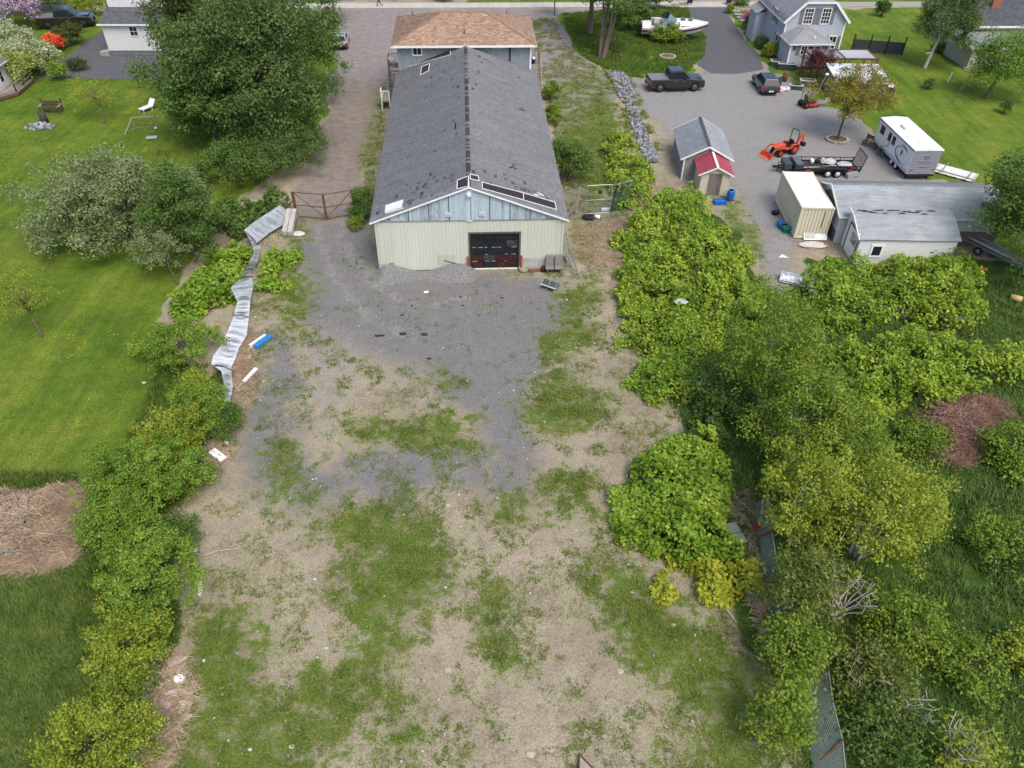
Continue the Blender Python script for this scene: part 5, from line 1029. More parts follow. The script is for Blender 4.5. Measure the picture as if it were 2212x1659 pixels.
MB().add([(2.1, -.65, .12), (2.1, .65, .12), (2.55, .65, .05), (2.55, -.65, .05), (2.05, -.65, .5), (2.05, .65, .5)], [(0, 1, 2, 3), (0, 1, 5, 4)]).add([(2.1, -.65, .12), (2.55, -.65, .05), (2.05, -.65, .5)], [(0, 1, 2)]).add([(2.1, .65, .12), (2.55, .65, .05), (2.05, .65, .5)], [(0, 1, 2)]).build('bucket', m_or, tk)
MB().box(2.5, 2.6, -.66, .66, .03, .08).build('bucket_edge', M('worn_steel', (.4, .4, .4), .5, .2), tk)
MB().bar((-1.1, 0, .6), (-1.75, 0, 1.55), .12, .2).build('backhoe_boom', m_or, tk); MB().bar((-1.75, 0, 1.55), (-1.95, .05, .75), .1, .16).build('backhoe_dipper', m_or, tk); MB().box(-2.15, -1.8, -.18, .28, .4, .75).build('backhoe_bucket', m_dark, tk, bevel=.03); MB().box(-1.2, -1.0, -.45, .45, .35, .85).build('backhoe_frame', m_or, tk)
# ---- ride-on mower
mw = thing('ride_on_mower', 'red zero-turn ride-on mower with roll bar beside the planter', 'mower', G(1748, 232)+Vector((0, .3, 0)), rad(15)); m_rd = M('mower_red', (.50, .03, .02), .4, .1)
MB().box(-.35, .65, -.65, .65, .2, .36).build('mower_deck', m_rd, mw, bevel=.06); MB().box(-1.0, .5, -.35, .35, .36, .62).build('chassis', m_dark, mw, bevel=.05); MB().box(-.5, 0, -.27, .27, .62, .78).box(-.6, -.46, -.27, .27, .7, 1.2).build('seat', m_dark, mw, bevel=.04)
for s in (-1, 1): wheel(mw, -.65, s*.55, .28, .24, m_rd, s); wheel(mw, .8, s*.4, .16, .12, m_rd, s); MB().tube([(.1, s*.32, .6), (.25, s*.32, 1.05), (.1, s*.12, 1.1)], .02, 6).build('lever', m_dark, mw)
MB().tube([(-.75, -.4, .5), (-.78, -.4, 1.75), (-.78, .4, 1.75), (-.75, .4, .5)], .03, 8).build('roll_bar', m_dark, mw)
# ================================================================ VEGETATION
m_bark = M('grey_bark', (.13, .11, .09), .95, .3, 6, .01, 30, stretch=(1, 1, .3)); m_birch = M('pale_bark', (.42, .40, .37), .85, .2, 8, c2=(.10, .09, .08), c2at=.66); m_twig = M('brown_twig', (.16, .10, .075), .9, .3, 5); m_dead = M('bleached_dead_wood', (.36, .33, .29), .9, .2, 5)
def leaf_quads(P, N, size, rs, aspect=.55, fold=.25, droop=.2):
    """one folded kite-shaped leaf per point"""
    n = len(P); N = N/np.maximum(np.linalg.norm(N, axis=1, keepdims=True), 1e-6)
    a = rs.normal(size=(n, 3)); a[:, 2] -= droop; t_ = a-(a*N).sum(1, keepdims=True)*N; t_ /= np.maximum(np.linalg.norm(t_, axis=1, keepdims=True), 1e-6); b = np.cross(N, t_)
    s = (size*rs.uniform(.65, 1.3, n))[:, None] if np.isscalar(size) else size[:, None]
    w_ = s*aspect*.5
    v = np.stack([P, P+t_*s*.42+b*w_+N*w_*fold, P+t_*s, P+t_*s*.42-b*w_+N*w_*fold], 1).reshape(-1, 3)
    return v, np.arange(n*4).reshape(-1, 4)
def crown_points(n, c, r, K, cr, rs, hollow=.35, flat=0.0, lower=-.75):
    """leaves gathered in clumps spread through an ellipsoid: points, normals"""
    d = rs.normal(size=(K*3, 3)); d /= np.linalg.norm(d, axis=1, keepdims=True); d = d[d[:, 2] > lower][:K]; K = len(d)
    rad_ = (hollow+(1-hollow)*rs.rand(K)**.45)[:, None]; C = np.array(c)+d*rad_*np.array(r)*(1+.22*rs.normal(size=(K, 1)).clip(-1.2, 1.2))
    rc = cr*rs.uniform(.55, 1.45, K); wgt = rc**2; k = rs.choice(K, n, p=wgt/wgt.sum())
    e = rs.normal(size=(n, 3)); e /= np.linalg.norm(e, axis=1, keepdims=True); e[:, 2] = np.where((e[:, 2] < -.2) & (rs.rand(n) < .45), -e[:, 2]*.6, e[:, 2]); q = rs.rand(n, 1)**.5
    P = C[k]+e*q*rc[k][:, None]*np.array([1.08, 1.08, 1.0-flat]); N = e*.8+rs.normal(size=(n, 3))*.55+np.array([0, 0, .55]); return P, N, C
def crown_trim(P, zmin): return P[:, 2] > zmin
def tree(name, label, base, h, r, cz, n, leaf, mat, seed, K=60, cr=None, trunk=.2, bark=None, lean=(0, 0), cat='tree', group=None, stems=1, hollow=.35, aspect=.55, lower=-.75, limbs=14):
    """base: world xy; h overall height; r crown radii; cz crown centre height"""
    rs = np.random.RandomState(seed); x, y = base[0], base[1]; t = thing(name, label, cat, (x, y, 0), 0, group); c = (lean[0], lean[1], cz); cr = (cr or .28*min(r))*.76; K = int(K*1.6); n = int(n*1.15); leaf *= .88
    P, N, C = crown_points(n, c, r, K, cr, rs, hollow, 0, lower); k = P[:, 2] > .15; P, N = P[k], N[k]
    v, q = leaf_quads(P, N, leaf, rs, aspect); npmesh('crown', v, q, mat, t)
    mb = MB(); tops = []
    for s in range(stems):
        a = 2*math.pi*s/max(1, stems)+seed; off = (.25*trunk*stems if stems > 1 else 0); b0 = Vector((off*math.cos(a)*1.5, off*math.sin(a)*1.5, -.1)); sp = .35*min(r[:2]) if stems > 1 else 0
        e = Vector((c[0]+sp*math.cos(a), c[1]+sp*math.sin(a), cz+r[2]*.45)); m1 = b0.lerp(e, .35)+Vector((rs.uniform(-.12, .12), rs.uniform(-.12, .12), .1)); m2 = b0.lerp(e, .7)+Vector((rs.uniform(-.25, .25), rs.uniform(-.25, .25), 0))
        mb.tube([b0, b0+Vector((0, 0, .25)), m1, m2, e], [trunk*1.25, trunk, trunk*.75, trunk*.45, trunk*.12], 7); tops.append((b0, m1, m2, e))
    mb.build('trunk', bark or m_bark, t, True)
    lb = MB(); idx = rs.choice(len(C), min(limbs, len(C)), replace=False)
    for i in idx:
        b0, m1, m2, e = tops[i % stems]; f = rs.uniform(.1, .9); s0 = m1.lerp(m2, f); p = Vector(C[i]); mid = s0.lerp(p, .5)+Vector((rs.uniform(-.2, .2), rs.uniform(-.2, .2), .15)); lb.tube([s0, mid, p], [trunk*.38, trunk*.22, trunk*.06], 5)
    if len(idx): o = lb.build('limbs', bark or m_bark, t, True); o['kind'] = 'stuff'
    return t
# leaf colours
L_dark = LEAF('dark_maple_leaf', [(.034, .062, .016), (.064, .105, .028), (.112, .158, .048)]); L_mid = LEAF('mid_green_leaf', [(.032, .066, .012), (.066, .120, .022), (.118, .178, .038)])
L_bronze = LEAF('bronze_green_leaf', [(.034, .046, .014), (.060, .078, .020), (.098, .105, .030)]); L_pale = LEAF('pale_grey_leaf', [(.070, .104, .036), (.140, .178, .072), (.255, .285, .145)])
L_knot = LEAF('knotweed_leaf', [(.055, .118, .012), (.150, .245, .023), (.285, .355, .045)], .35); L_knoty = LEAF('yellow_knotweed_leaf', [(.062, .122, .012), (.170, .255, .024), (.34, .385, .05)], .35)
L_shrub = LEAF('shrub_leaf', [(.052, .102, .013), (.118, .195, .022), (.235, .305, .040)]); L_yel = LEAF('yellow_green_leaf', [(.078, .118, .012), (.165, .212, .021), (.285, .31, .038)])
L_birch = LEAF('birch_leaf', [(.054, .096, .011), (.112, .172, .018), (.195, .248, .031)]); L_olive = LEAF('olive_leaf', [(.050, .072, .014), (.098, .125, .024), (.165, .185, .042)])
L_gold = LEAF('golden_leaf', [(.080, .082, .014), (.165, .145, .022), (.29, .23, .04)]); L_red = LEAF('dark_red_leaf', [(.030, .008, .012), (.060, .014, .020), (.11, .028, .035)], .15); L_flame = LEAF('flame_flower', [(.40, .035, .012), (.62, .07, .02), (.70, .16, .05)], .1)
L_lilac = LEAF('lilac_flower', [(.16, .11, .17), (.30, .21, .29), (.44, .36, .42)], .2); L_blossom = LEAF('white_blossom', [(.10, .14, .045), (.24, .28, .13), (.50, .52, .36)], .25)
def B(x, y): g = G(x, y); return (g.x, g.y)
# ---- big trees beside the lane
tree('maple_tree', 'broad dark green tree with a forked trunk beside the lane', B(600, 322), 14, (6.0, 5.4, 6.6), 7.0, 34000, .32, L_dark, 1, 110, 1.55, .42, lean=(-1.2, .4), limbs=26)
tree('maple_tree', 'mid green tree at the left of the forked trunk tree', B(470, 316), 11, (4.2, 4.4, 5.0), 5.2, 21000, .30, L_mid, 2, 85, 1.4, .33, lean=(.4, .3), limbs=16)
tree('copper_maple', 'bronze tinged tall tree beside the white house', B(440, 238), 13, (3.4, 3.8, 6.0), 6.2, 17000, .32, L_bronze, 3, 75, 1.4, .35, lean=(.2, 1.5))
tree('ash_tree', 'lighter green tall tree leaning over the parked silver car', B(650, 235), 13, (3.9, 4.6, 6.0), 6.8, 19000, .28, L_mid, 4, 75, 1.25, .26, lean=(.3, 2.2), limbs=22, hollow=.45)
tree('ash_tree', 'dark tall tree behind the others at the top of the lane', B(540, 170), 14, (5.4, 5.0, 6.4), 7.6, 18000, .34, L_dark, 5, 70, 1.5, .3)
tree('ash_tree', 'mid green tree between the white house and the lane', B(480, 205), 14, (4.4, 4.4, 6.4), 7.8, 18000, .33, L_mid, 6, 70, 1.45, .3)
tree('understorey_bush', 'dark low bushes under the forked trunk tree', B(590, 370), 3.4, (4.2, 2.4, 1.5), 1.7, 10000, .2, L_dark, 7, 60, .8, .07, stems=4, cat='bush', lower=-.3)
tree('understorey_bush', 'dark leafy bush beside the dirt lane below the trees', B(660, 345), 3.0, (2.4, 2.6, 1.5), 1.6, 6500, .2, L_mid, 8, 40, .7, .06, stems=4, cat='bush', lower=-.3)
tree('understorey_bush', 'mid green bush between the pale tree and the lane', B(520, 405), 3.4, (3.4, 2.2, 1.6), 1.8, 8000, .2, L_mid, 9, 50, .8, .06, stems=4, cat='bush', lower=-.3)
tree('hawthorn_tree', 'wide pale grey green tree spreading over the lawn', B(285, 520), 5.8, (6.0, 4.8, 3.3), 2.5, 38000, .21, L_pale, 10, 130, 1.05, .22, stems=3, lower=-.5, limbs=20, lean=(-.6, .6))
tree('willow_tree', 'soft green tree at the right of the pale spreading tree', B(425, 565), 6.4, (2.5, 2.6, 3.3), 3.1, 15000, .2, L_mid, 11, 60, .75, .12, lean=(-.2, .3))
tree('sapling', 'slender grey green sapling at the lawn edge', B(385, 615), 4.3, (1.6, 1.5, 1.5), 2.7, 4200, .15, L_pale, 12, 40, .5, .06, lean=(-.9, .9), hollow=.2)
tree('sapling', 'yellow green thin sapling on the lawn at the left edge', B(93, 728), 4.6, (2.1, 1.9, 1.4), 2.9, 2600, .13, L_yel, 13, 60, .4, .07, lean=(-.7, .8), hollow=.3, limbs=30, bark=m_twig)
tree('sapling', 'sparse yellow green young tree behind the pale spreading tree', B(228, 268), 4.4, (2.6, 2.0, 1.5), 2.6, 1700, .16, L_yel, 14, 50, .45, .06, lean=(-.9, 1.2), hollow=.3, limbs=26, bark=m_twig)
# ---- shrubs along the fallen fence
for i, (px, py, r, cz, n, mt, lab) in enumerate((
    (392, 775, (2.5, 2.1, 1.3), 1.1, 11000, L_shrub, 'yellow green shrub beside the fallen fence below the knotweed'), (440, 905, (1.6, 1.7, 1.2), 1.0, 6500, L_shrub, 'round shrub overgrowing the middle of the fallen fence'),
    (395, 970, (1.8, 1.7, 1.3), 1.2, 7000, L_yel, 'yellow tipped shrub with a brown dead twig at the fence'), (330, 1075, (3.0, 2.4, 1.7), 1.5, 18000, L_shrub, 'large shrub between the lawn and the yard beside the brush heap'),
    (255, 1150, (1.6, 1.8, 1.4), 1.3, 7500, L_shrub, 'dark shrub at the right end of the brush heap'), (350, 1290, (2.1, 2.3, 1.6), 1.4, 13000, L_shrub, 'bright bushy shrub in the middle of the lower left fence line'),
    (300, 1420, (1.5, 1.5, 1.2), 1.1, 7000, L_yel, 'yellow green shrub above the rubbish at the lower left'), (230, 1640, (2.1, 1.8, 1.3), 1.2, 8500, L_yel, 'sprawling yellow green bush at the bottom left'), (425, 868, (.9, 1.3, 1.0), .9, 4500, L_yel, 'small yellow green shrub at the lawn edge'),
    (300, 1210, (1.3, 1.2, 1.0), .9, 4500, L_birch, 'light green shrub filling the middle of the left hedge'), (395, 1180, (.9, 1.1, .8), .7, 3000, L_mid, 'dark shrub on the yard side of the left hedge'), (270, 1500, (1.0, 1.1, .8), .7, 3000, L_birch, 'low shrub between the rubbish and the long grass'), (400, 1060, (1.1, 1.0, .8), .8, 3200, L_birch, 'low light green shrub at the yard side of the large shrub'), (250, 1060, (1.1, 1.0, .9), .8, 3200, L_mid, 'mid green shrub at the lawn corner of the hedge'), (430, 940, (1.0, .9, .8), .7, 2800, L_mid, 'mid green shrub below the fallen fence'),
    (500, 930, (.7, 1.2, .7), .6, 2600, L_mid, 'low dark green shrub at the yard side of the fence'))):
    tree('shrub', lab, B(px, py), (cz+r[2])*.88, (r[0]*.94, r[1]*.94, r[2]*.86), cz*.88, int(n*1.1), .135, mt, 40+i, int(55+r[0]*20), .40, .045, m_twig, cat='shrub', stems=5, lower=-.25, hollow=.5, limbs=12)
# ---- trees and shrubs at the right
for i, (px, py, tx, ty, rx, rz_, n, mt, st, bark, nm, lab) in enumerate((
    (1630, 905, 1612, 605, 2.4, 3.3, 17000, L_birch, 2, m_birch, 'aspen_tree', 'tall green aspen rising out of the knotweed thicket'), (1705, 1010, 1700, 770, 2.2, 2.7, 13000, L_birch, 2, m_birch, 'aspen_tree', 'green aspen in front of the tall aspen'),
    (1800, 1060, 1790, 850, 2.0, 2.3, 10000, L_birch, 2, m_birch, 'birch_tree', 'light green birch at the edge of the wide knotweed bed'), (1705, 1170, 1690, 915, 1.9, 2.6, 11000, L_yel, 2, m_birch, 'birch_tree', 'yellow green birch beside the near knotweed clump'),
    (1840, 1200, 1830, 970, 2.3, 2.2, 12000, L_yel, 3, m_birch, 'birch_tree', 'yellow green birch with bare white twigs among its leaves'), (1935, 1160, 1935, 1010, 1.6, 1.6, 6500, L_yel, 2, m_birch, 'birch_tree', 'small yellow tinged birch at the right of the cluster'),
    (1705, 1325, 1695, 1160, 1.5, 1.7, 7500, L_olive, 2, m_bark, 'willow_shrub', 'olive green round tree behind the green mesh fence'), (1935, 1370, 1930, 1290, 1.7, 1.0, 6500, L_birch, 2, m_bark, 'alder_tree', 'bright green low tree right of the dead branches'),
    (1690, 1450, 1685, 1330, 1.35, 1.2, 6500, L_birch, 3, m_bark, 'alder_tree', 'bright green bush at the yard edge beside the white logs'), (1665, 1600, 1660, 1470, 1.1, 1.1, 5000, L_birch, 3, m_bark, 'alder_tree', 'bright green bush beside the lower mesh fence'),
    (1860, 1490, 1860, 1420, 1.7, .9, 5500, L_olive, 3, m_bark, 'willow_shrub', 'olive green bush below the dead branches'), (1900, 1600, 1900, 1530, 1.7, .8, 4500, L_mid, 3, m_bark, 'willow_shrub', 'grey green low bush right of the lower mesh fence'),
    (2070, 1655, 2070, 1540, 1.3, 1.0, 2200, L_yel, 2, m_birch, 'sapling', 'sparse yellow green sapling with a white stem at the bottom right'), (2160, 1200, 2160, 1130, 1.7, .8, 4500, L_birch, 3, m_bark, 'alder_tree', 'spreading light green bush at the right edge'),
    (2080, 1450, 2080, 1400, 1.6, .6, 4000, L_birch, 3, m_bark, 'alder_tree', 'low bright bush in the long grass at the right'), (2200, 1420, 2190, 1370, 1.0, .8, 2600, L_yel, 3, m_twig, 'broom_bush', 'yellow flowering broom bush at the right edge'),
    (1560, 880, 1550, 800, 2.0, 1.3, 8500, L_mid, 3, m_bark, 'alder_tree', 'dark green alder bush between the yard and the tall aspen'), (1985, 960, 1990, 920, 1.3, .7, 3500, L_birch, 3, m_bark, 'alder_tree', 'leafy bush below the wide knotweed bed'),
    (2195, 1000, 2200, 930, 1.7, 1.0, 5500, L_shrub, 3, m_bark, 'alder_tree', 'green bush beside the brown brush heap at the right edge'))):
    h = HGT(px, py, tx, ty); h = max(h, rz_*1.4); rz_ = max(rz_, h*.46); g = G(px, py)
    tree(nm, lab, (g.x, g.y), h, (rx, rx, min(rz_, h*.5)), h-min(rz_, h*.5)*1.08, int(n*(.78 if py < 1250 else .6)), .175, mt, 70+i, int(45+rx*14), .27*rx+.12, .05+.02*rx, bark, stems=st, lower=-.6, limbs=18, hollow=.3, cat='bush' if 'bush' in lab else 'tree')
tree('maple_tree', 'large maple tree at the right edge behind the garage', B(2215, 600), 8.0, (3.6, 3.8, 3.8), 4.4, 20000, .24, L_mid, 101, 80, 1.1, .3, lean=(-.4, 1.2))
tree('maple_tree', 'round maple with a pale leaning trunk on the right lawn', B(1997, 148), 7.6, (3.3, 3.2, 2.9), 5.0, 12000, .25, L_dark, 102, 55, 1.0, .2, m_birch, lean=(1.5, 1.2))
tree('maple_tree', 'light green round tree before the tan house', B(2130, 212), 6.4, (3.2, 3.0, 2.7), 3.6, 14000, .22, LEAF('fresh_leaf', [(.05, .11, .014), (.105, .19, .025), (.19, .27, .04)]), 103, 60, .95, .2, lean=(1.2, .7))
tree('maple_tree', 'golden leaved small tree in a stone ring on the gravel', B(1808, 303), 6.3, (3.3, 2.9, 2.3), 4.1, 12000, .2, L_gold, 104, 65, .75, .12, m_dwood, lean=(1.0, 1.1), hollow=.25, limbs=24)
tree('japanese_maple', 'dark red leaved tree beside the pergola', B(1760, 182), 3.6, (1.75, 1.5, 1.4), 2.0, 6500, .16, L_red, 105, 45, .5, .08, m_dwood, lower=-.4)
tree('poplar_tree', 'tall tree with a dark trunk on the boat lawn nearest the street', B(1274, 74), 11, (4.2, 3.6, 3.6), 6.6, 10000, .32, L_mid, 106, 55, 1.25, .38, lower=-.5)
tree('poplar_tree', 'tree with several pale trunks in front of the boat lawn', B(1300, 126), 11, (3.6, 3.6, 3.0), 7.2, 9000, .3, L_mid, 107, 55, 1.1, .2, m_bark, stems=4, lower=-.5, lean=(1.2, 2.0))
tree('street_tree', 'small street tree on the verge at the top', B(1198, 33), 5, (1.3, 1.3, 1.6), 3.4, 2600, .22, L_dark, 108, 25, .5, .1, lower=-.5)
tree('street_tree', 'dark tree at the top left corner of the lane', B(725, 48), 9, (2.0, 2.0, 3.6), 5.4, 5000, .28, L_dark, 109, 35, .8, .2)
for i, (px, py, r, cz, n, mt, lab, lf) in enumerate((
    (1225, 390, (1.6, 1.9, 1.7), 1.6, 8500, L_mid, 'leafy bush against the right wall of the warehouse', .2), (1195, 260, (.7, 1.6, .8), .7, 2600, L_birch, 'low bush along the right eave of the warehouse', .18), (1190, 215, (.8, 1.0, .8), .7, 2200, L_birch, 'low bush below the right wooden stairs', .18),
    (790, 470, (.9, 1.4, 1.2), 1.1, 4200, L_mid, 'bush beside the rusty gate and the warehouse corner', .16), (770, 492, (.5, .7, .5), .4, 1400, L_birch, 'small bush at the foot of the right gate post', .14), (1440, 92, (2.0, 1.2, 1.0), 1.0, 3600, L_birch, 'olive bush before the motor boat', .25),
    (1360, 62, (2.6, 1.8, 1.6), 1.5, 5500, L_mid, 'dark bushes at the stern of the motor boat', .28), (1398, 18, (3.2, 1.2, 1.2), 1.2, 4500, L_mid, 'green hedge bush behind the motor boat', .28), (1663, 124, (.95, .9, .8), .75, 2600, L_yel, 'yellow green shrub beside the grey house wall', .16),
    (1645, 106, (.6, .7, .7), .6, 1500, L_dark, 'dark shrub between driveway and grey house', .16), (1640, 98, (.55, .55, .6), .5, 1200, L_mid, 'small shrub at the left foot of the grey house', .16), (1618, 68, (.9, .9, 1.0), .9, 2200, L_dark, 'dark round shrub under the pink blossoms', .2),
    (1903, 35, (.8, .8, 1.0), 1.0, 2200, L_dark, 'dark round bush on the far right lawn', .25), (2004, 192, (.5, .5, .6), .5, 800, L_dark, 'tiny dark conifer on the right lawn', .16), (2168, 245, (.6, .6, .7), .6, 900, L_mid, 'small conifer at the right edge of the lawn', .18), (2025, 112, (.8, .6, .5), .5, 1000, L_dark, 'low dark bush at the end of the black fence', .2),
    (1600, 14, (1.0, .6, .6), .5, 1400, L_mid, 'clipped bush beside the concrete steps', .22), (1575, 28, (.5, .5, .6), .6, 800, L_yel, 'small shrub by the driveway mouth', .2),
    (122, 112, (1.1, 1.0, .9), .9, 3200, L_flame, 'bright red flowering shrub at the upper left', .2), (155, 98, (1.7, 1.3, 1.2), 1.2, 4200, L_bronze, 'bronze shrub beside the red flowering shrub', .22), (170, 152, (.9, .8, .7), .6, 1700, L_bronze, 'small dark bronze shrub at the driveway bend', .18), (132, 172, (.9, .9, .9), .8, 1900, L_shrub, 'small olive shrub at the driveway edge', .18),
    (66, 152, (3.2, 2.2, 1.5), 1.5, 8500, L_blossom, 'white blossoming bush at the upper left', .26), (12, 125, (2.8, 2.2, 1.8), 1.8, 8500, L_blossom, 'white blossoming bush at the left edge', .26), (35, 178, (2.6, 2.0, 1.8), 1.6, 6500, LEAF('variegated_leaf', [(.08, .12, .02), (.22, .26, .06), (.45, .45, .18)]), 'variegated yellow bush behind the cottage', .24),
    (20, 62, (5.0, 2.6, 2.6), 2.8, 9000, L_lilac, 'pale lilac bush at the top left corner', .3), (70, 30, (4.0, 2.0, 2.6), 2.6, 7000, L_mid, 'green lilac bush behind the black pickup', .3), (110, 18, (2.6, 1.8, 2.0), 2.0, 5000, L_shrub, 'light green bush behind the black pickup', .28), (62, 108, (.9, .8, .8), 1.4, 1400, L_lilac, 'pink lilac sprigs between the blossoming bushes', .22),
    (205, 30, (3.6, 1.0, 1.0), .9, 6000, L_yel, 'clipped yellow green hedge beside the street', .2), (960, 3, (1.2, .8, .6), .6, 1000, L_mid, 'small bush on the street verge', .22))):
    tree('shrub', lab, B(px, py), cz+r[2], r, cz, n, lf, mt, 140+i, int(24+r[0]*10), .33*min(r[:2])+.1, .05, m_twig, cat='shrub', stems=4, lower=-.35, hollow=.45, limbs=6)
o = tree('flowering_shrub', 'pink rhododendron beside the grey house', B(1616, 60), 1.9, (.9, .8, .5), 1.5, 1500, .2, LEAF('pink_flower', [(.5, .03, .18), (.65, .06, .28), (.75, .15, .38)], .1), 190, 25, .3, .05, m_twig, cat='shrub', stems=3)
# ---- knotweed thickets: one mass of large leaves over hidden stems
def thicket(name, label, poly, H, dens, leaf, mat, seed, clump=1.1, zref=1.3, edge=.7, stemn=1.2):
    poly = GP(poly, zref); rs = np.random.RandomState(seed); xs = [p[0] for p in poly]; ys = [p[1] for p in poly]; x0, x1, y0, y1 = min(xs), max(xs), min(ys), max(ys)
    A = (x1-x0)*(y1-y0); n = int(A*dens*1.45); X = rs.uniform(x0, x1, n); Y_ = rs.uniform(y0, y1, n); wx = X+(fnoise(X, Y_, 2.4, seed)-.5)*4.2; wy = Y_+(fnoise(X, Y_, 2.4, seed+4)-.5)*4.2
    sd_ = sdist(wx, wy, poly); gap = fnoise(X, Y_, 1.15, seed+50); k = (sd_ > 0) & ((gap > .36) | (rs.rand(n) < .3)); X, Y_, sd_ = X[k], Y_[k], sd_[k]; n = len(X)
    nc = max(6, int(A/(clump*clump*1.1))); CX = rs.uniform(x0, x1, nc); CY = rs.uniform(y0, y1, nc); CH = rs.uniform(.55, 1.15, nc); best = np.full(n, 9.0); bi = np.zeros(n, int)
    for s in range(0, nc):
        d = np.hypot(X-CX[s], Y_-CY[s]); m = d < best; best[m] = d[m]; bi[m] = s
    dome = np.sqrt(np.clip(1-(best/(clump*1.25))**2, .03, 1)); top = H*(.72+.5*vnoise(X, Y_, .42, seed+31))*CH[bi]*(.30+.70*dome)*np.clip(.18+.82*np.sqrt(np.clip(sd_/(edge*2.2), 0, 1)), 0, 1)
    dep = rs.exponential(.13, n)*H; Z = np.maximum(top-dep, .08+.1*rs.rand(n))
    gx = (X-CX[bi])/clump; gy = (Y_-CY[bi])/clump; N = np.stack([gx*.6, gy*.6, np.full(n, .8)], 1)+rs.normal(size=(n, 3))*.46
    v, q = leaf_quads(np.stack([X, Y_, Z], 1), N, leaf*rs.uniform(.55, 1.45, n), rs, .78, .22, .5)
    t = thing(name, label, 'thicket', (0, 0, 0)); o = npmesh('leaves', v, q, mat, t); o['kind'] = 'stuff'
    m = int(len(X)*stemn/dens*3); idx = rs.choice(n, min(m, n), replace=False); a = np.stack([X[idx], Y_[idx], np.zeros(len(idx))], 1); b = np.stack([X[idx]+rs.normal(size=len(idx))*.15, Y_[idx]+rs.normal(size=len(idx))*.15, top[idx]*.92], 1)
    w_ = np.array([.018, 0, 0]); w2 = np.array([0, .018, 0]); vv = np.stack([a-w_, a+w_, b+w_*.4, b-w_*.4, a-w2, a+w2, b+w2*.4, b-w2*.4], 1).reshape(-1, 3); i = np.arange(len(idx))[:, None]*8
    o = npmesh('stems', vv, np.concatenate([i+np.array([[0, 1, 2, 3]]), i+np.array([[4, 5, 6, 7]])]), m_twig, t); o['kind'] = 'stuff'
    return t
KN = 'knotweed_thicket'
thicket(KN, 'narrow bright knotweed strip beside the rock drain', [(1312, 275), (1345, 258), (1378, 275), (1395, 325), (1418, 372), (1430, 400), (1395, 425), (1350, 420), (1318, 370), (1305, 320)], 1.7, 120, .20, L_knoty, 1)
thicket(KN, 'dark leafed knotweed clump under the porch of the grey shed', [(1405, 420), (1470, 385), (1520, 400), (1545, 450), (1530, 470), (1470, 470), (1420, 460)], 1.7, 130, .2, L_knot, 2)
thicket(KN, 'long knotweed thicket with rusty posts right of the warehouse yard', [(1375, 430), (1430, 420), (1520, 455), (1560, 475), (1600, 530), (1650, 590), (1690, 650), (1740, 700), (1765, 740), (1700, 770), (1600, 760), (1540, 700), (1500, 720), (1430, 740), (1350, 700), (1345, 640), (1365, 590), (1340, 520), (1350, 480)], 1.65, 165, .19, L_knoty, 3)
thicket(KN, 'rounded knotweed bush beside the bare yard below the long thicket', [(1350, 760), (1420, 715), (1500, 730), (1540, 770), (1530, 840), (1470, 850), (1400, 845), (1350, 820)], 1.7, 190, .18, L_knot, 4)
thicket(KN, 'small knotweed tuft at the yard edge', [(1325, 705), (1350, 695), (1372, 710), (1370, 740), (1335, 742)], .8, 190, .16, L_knoty, 5, .7, .5)
thicket(KN, 'knotweed bush rising before the white shed', [(1740, 560), (1790, 540), (1840, 545), (1880, 580), (1900, 620), (1880, 690), (1830, 700), (1770, 670), (1740, 610)], 2.2, 150, .19, L_knot, 6, 1.3)
thicket(KN, 'yellowish knotweed bush before the right end of the white shed', [(1880, 560), (1930, 545), (2000, 550), (2050, 530), (2100, 530), (2140, 580), (2150, 640), (2100, 690), (2010, 690), (1950, 680), (1890, 690)], 2.2, 150, .19, L_knoty, 7, 1.3)
thicket(KN, 'wide knotweed bed across the right side', [(1770, 745), (1830, 715), (1900, 720), (1980, 700), (2050, 710), (2130, 720), (2230, 720), (2240, 800), (2150, 815), (2060, 835), (1980, 865), (1920, 900), (1870, 900), (1850, 860), (1830, 800)], 1.9, 160, .19, L_knoty, 8)
thicket(KN, 'near knotweed clump with yellow leaves on its lower edge beside the yard', [(1320, 1015), (1350, 975), (1440, 950), (1480, 920), (1560, 925), (1600, 990), (1610, 1080), (1600, 1150), (1600, 1200), (1540, 1215), (1440, 1195), (1410, 1170), (1345, 1150), (1325, 1080)], 2.1, 270, .19, L_knot, 9, 1.45)
thicket(KN, 'yellow leaved lower fringe of the near knotweed clump', [(1395, 1185), (1450, 1200), (1540, 1215), (1640, 1215), (1660, 1270), (1600, 1290), (1520, 1275), (1430, 1255)], 1.5, 260, .19, LEAF('lime_leaf', [(.13, .17, .014), (.25, .28, .026), (.38, .37, .05)], .35), 10, .9, .9)
thicket(KN, 'knotweed at the left of the fallen fence', [(385, 600), (425, 550), (480, 520), (518, 530), (520, 580), (495, 610), (480, 655), (430, 660), (380, 625)], 1.8, 190, .24, L_knot, 11)
thicket(KN, 'knotweed between the fallen fence and the lane', [(572, 545), (595, 520), (630, 533), (635, 572), (605, 605), (570, 612)], 1.6, 190, .24, L_knot, 12, 1.0, .9)
thicket(KN, 'dark knotweed above the fallen fence sheet', [(450, 440), (520, 410), (590, 410), (610, 440), (560, 470), (500, 500), (450, 490)], 1.9, 150, .24, L_mid, 13)
thicket(KN, 'knotweed stand along the middle of the right hand brush', [(1470, 860), (1540, 840), (1590, 860), (1600, 930), (1540, 935), (1490, 920)], 1.6, 200, .18, L_mid, 14)
thicket(KN, 'knotweed and brambles behind the brush heap at the right', [(2175, 900), (2200, 880), (2260, 880), (2260, 1020), (2190, 1020), (2165, 960)], 1.4, 160, .18, L_shrub, 15)
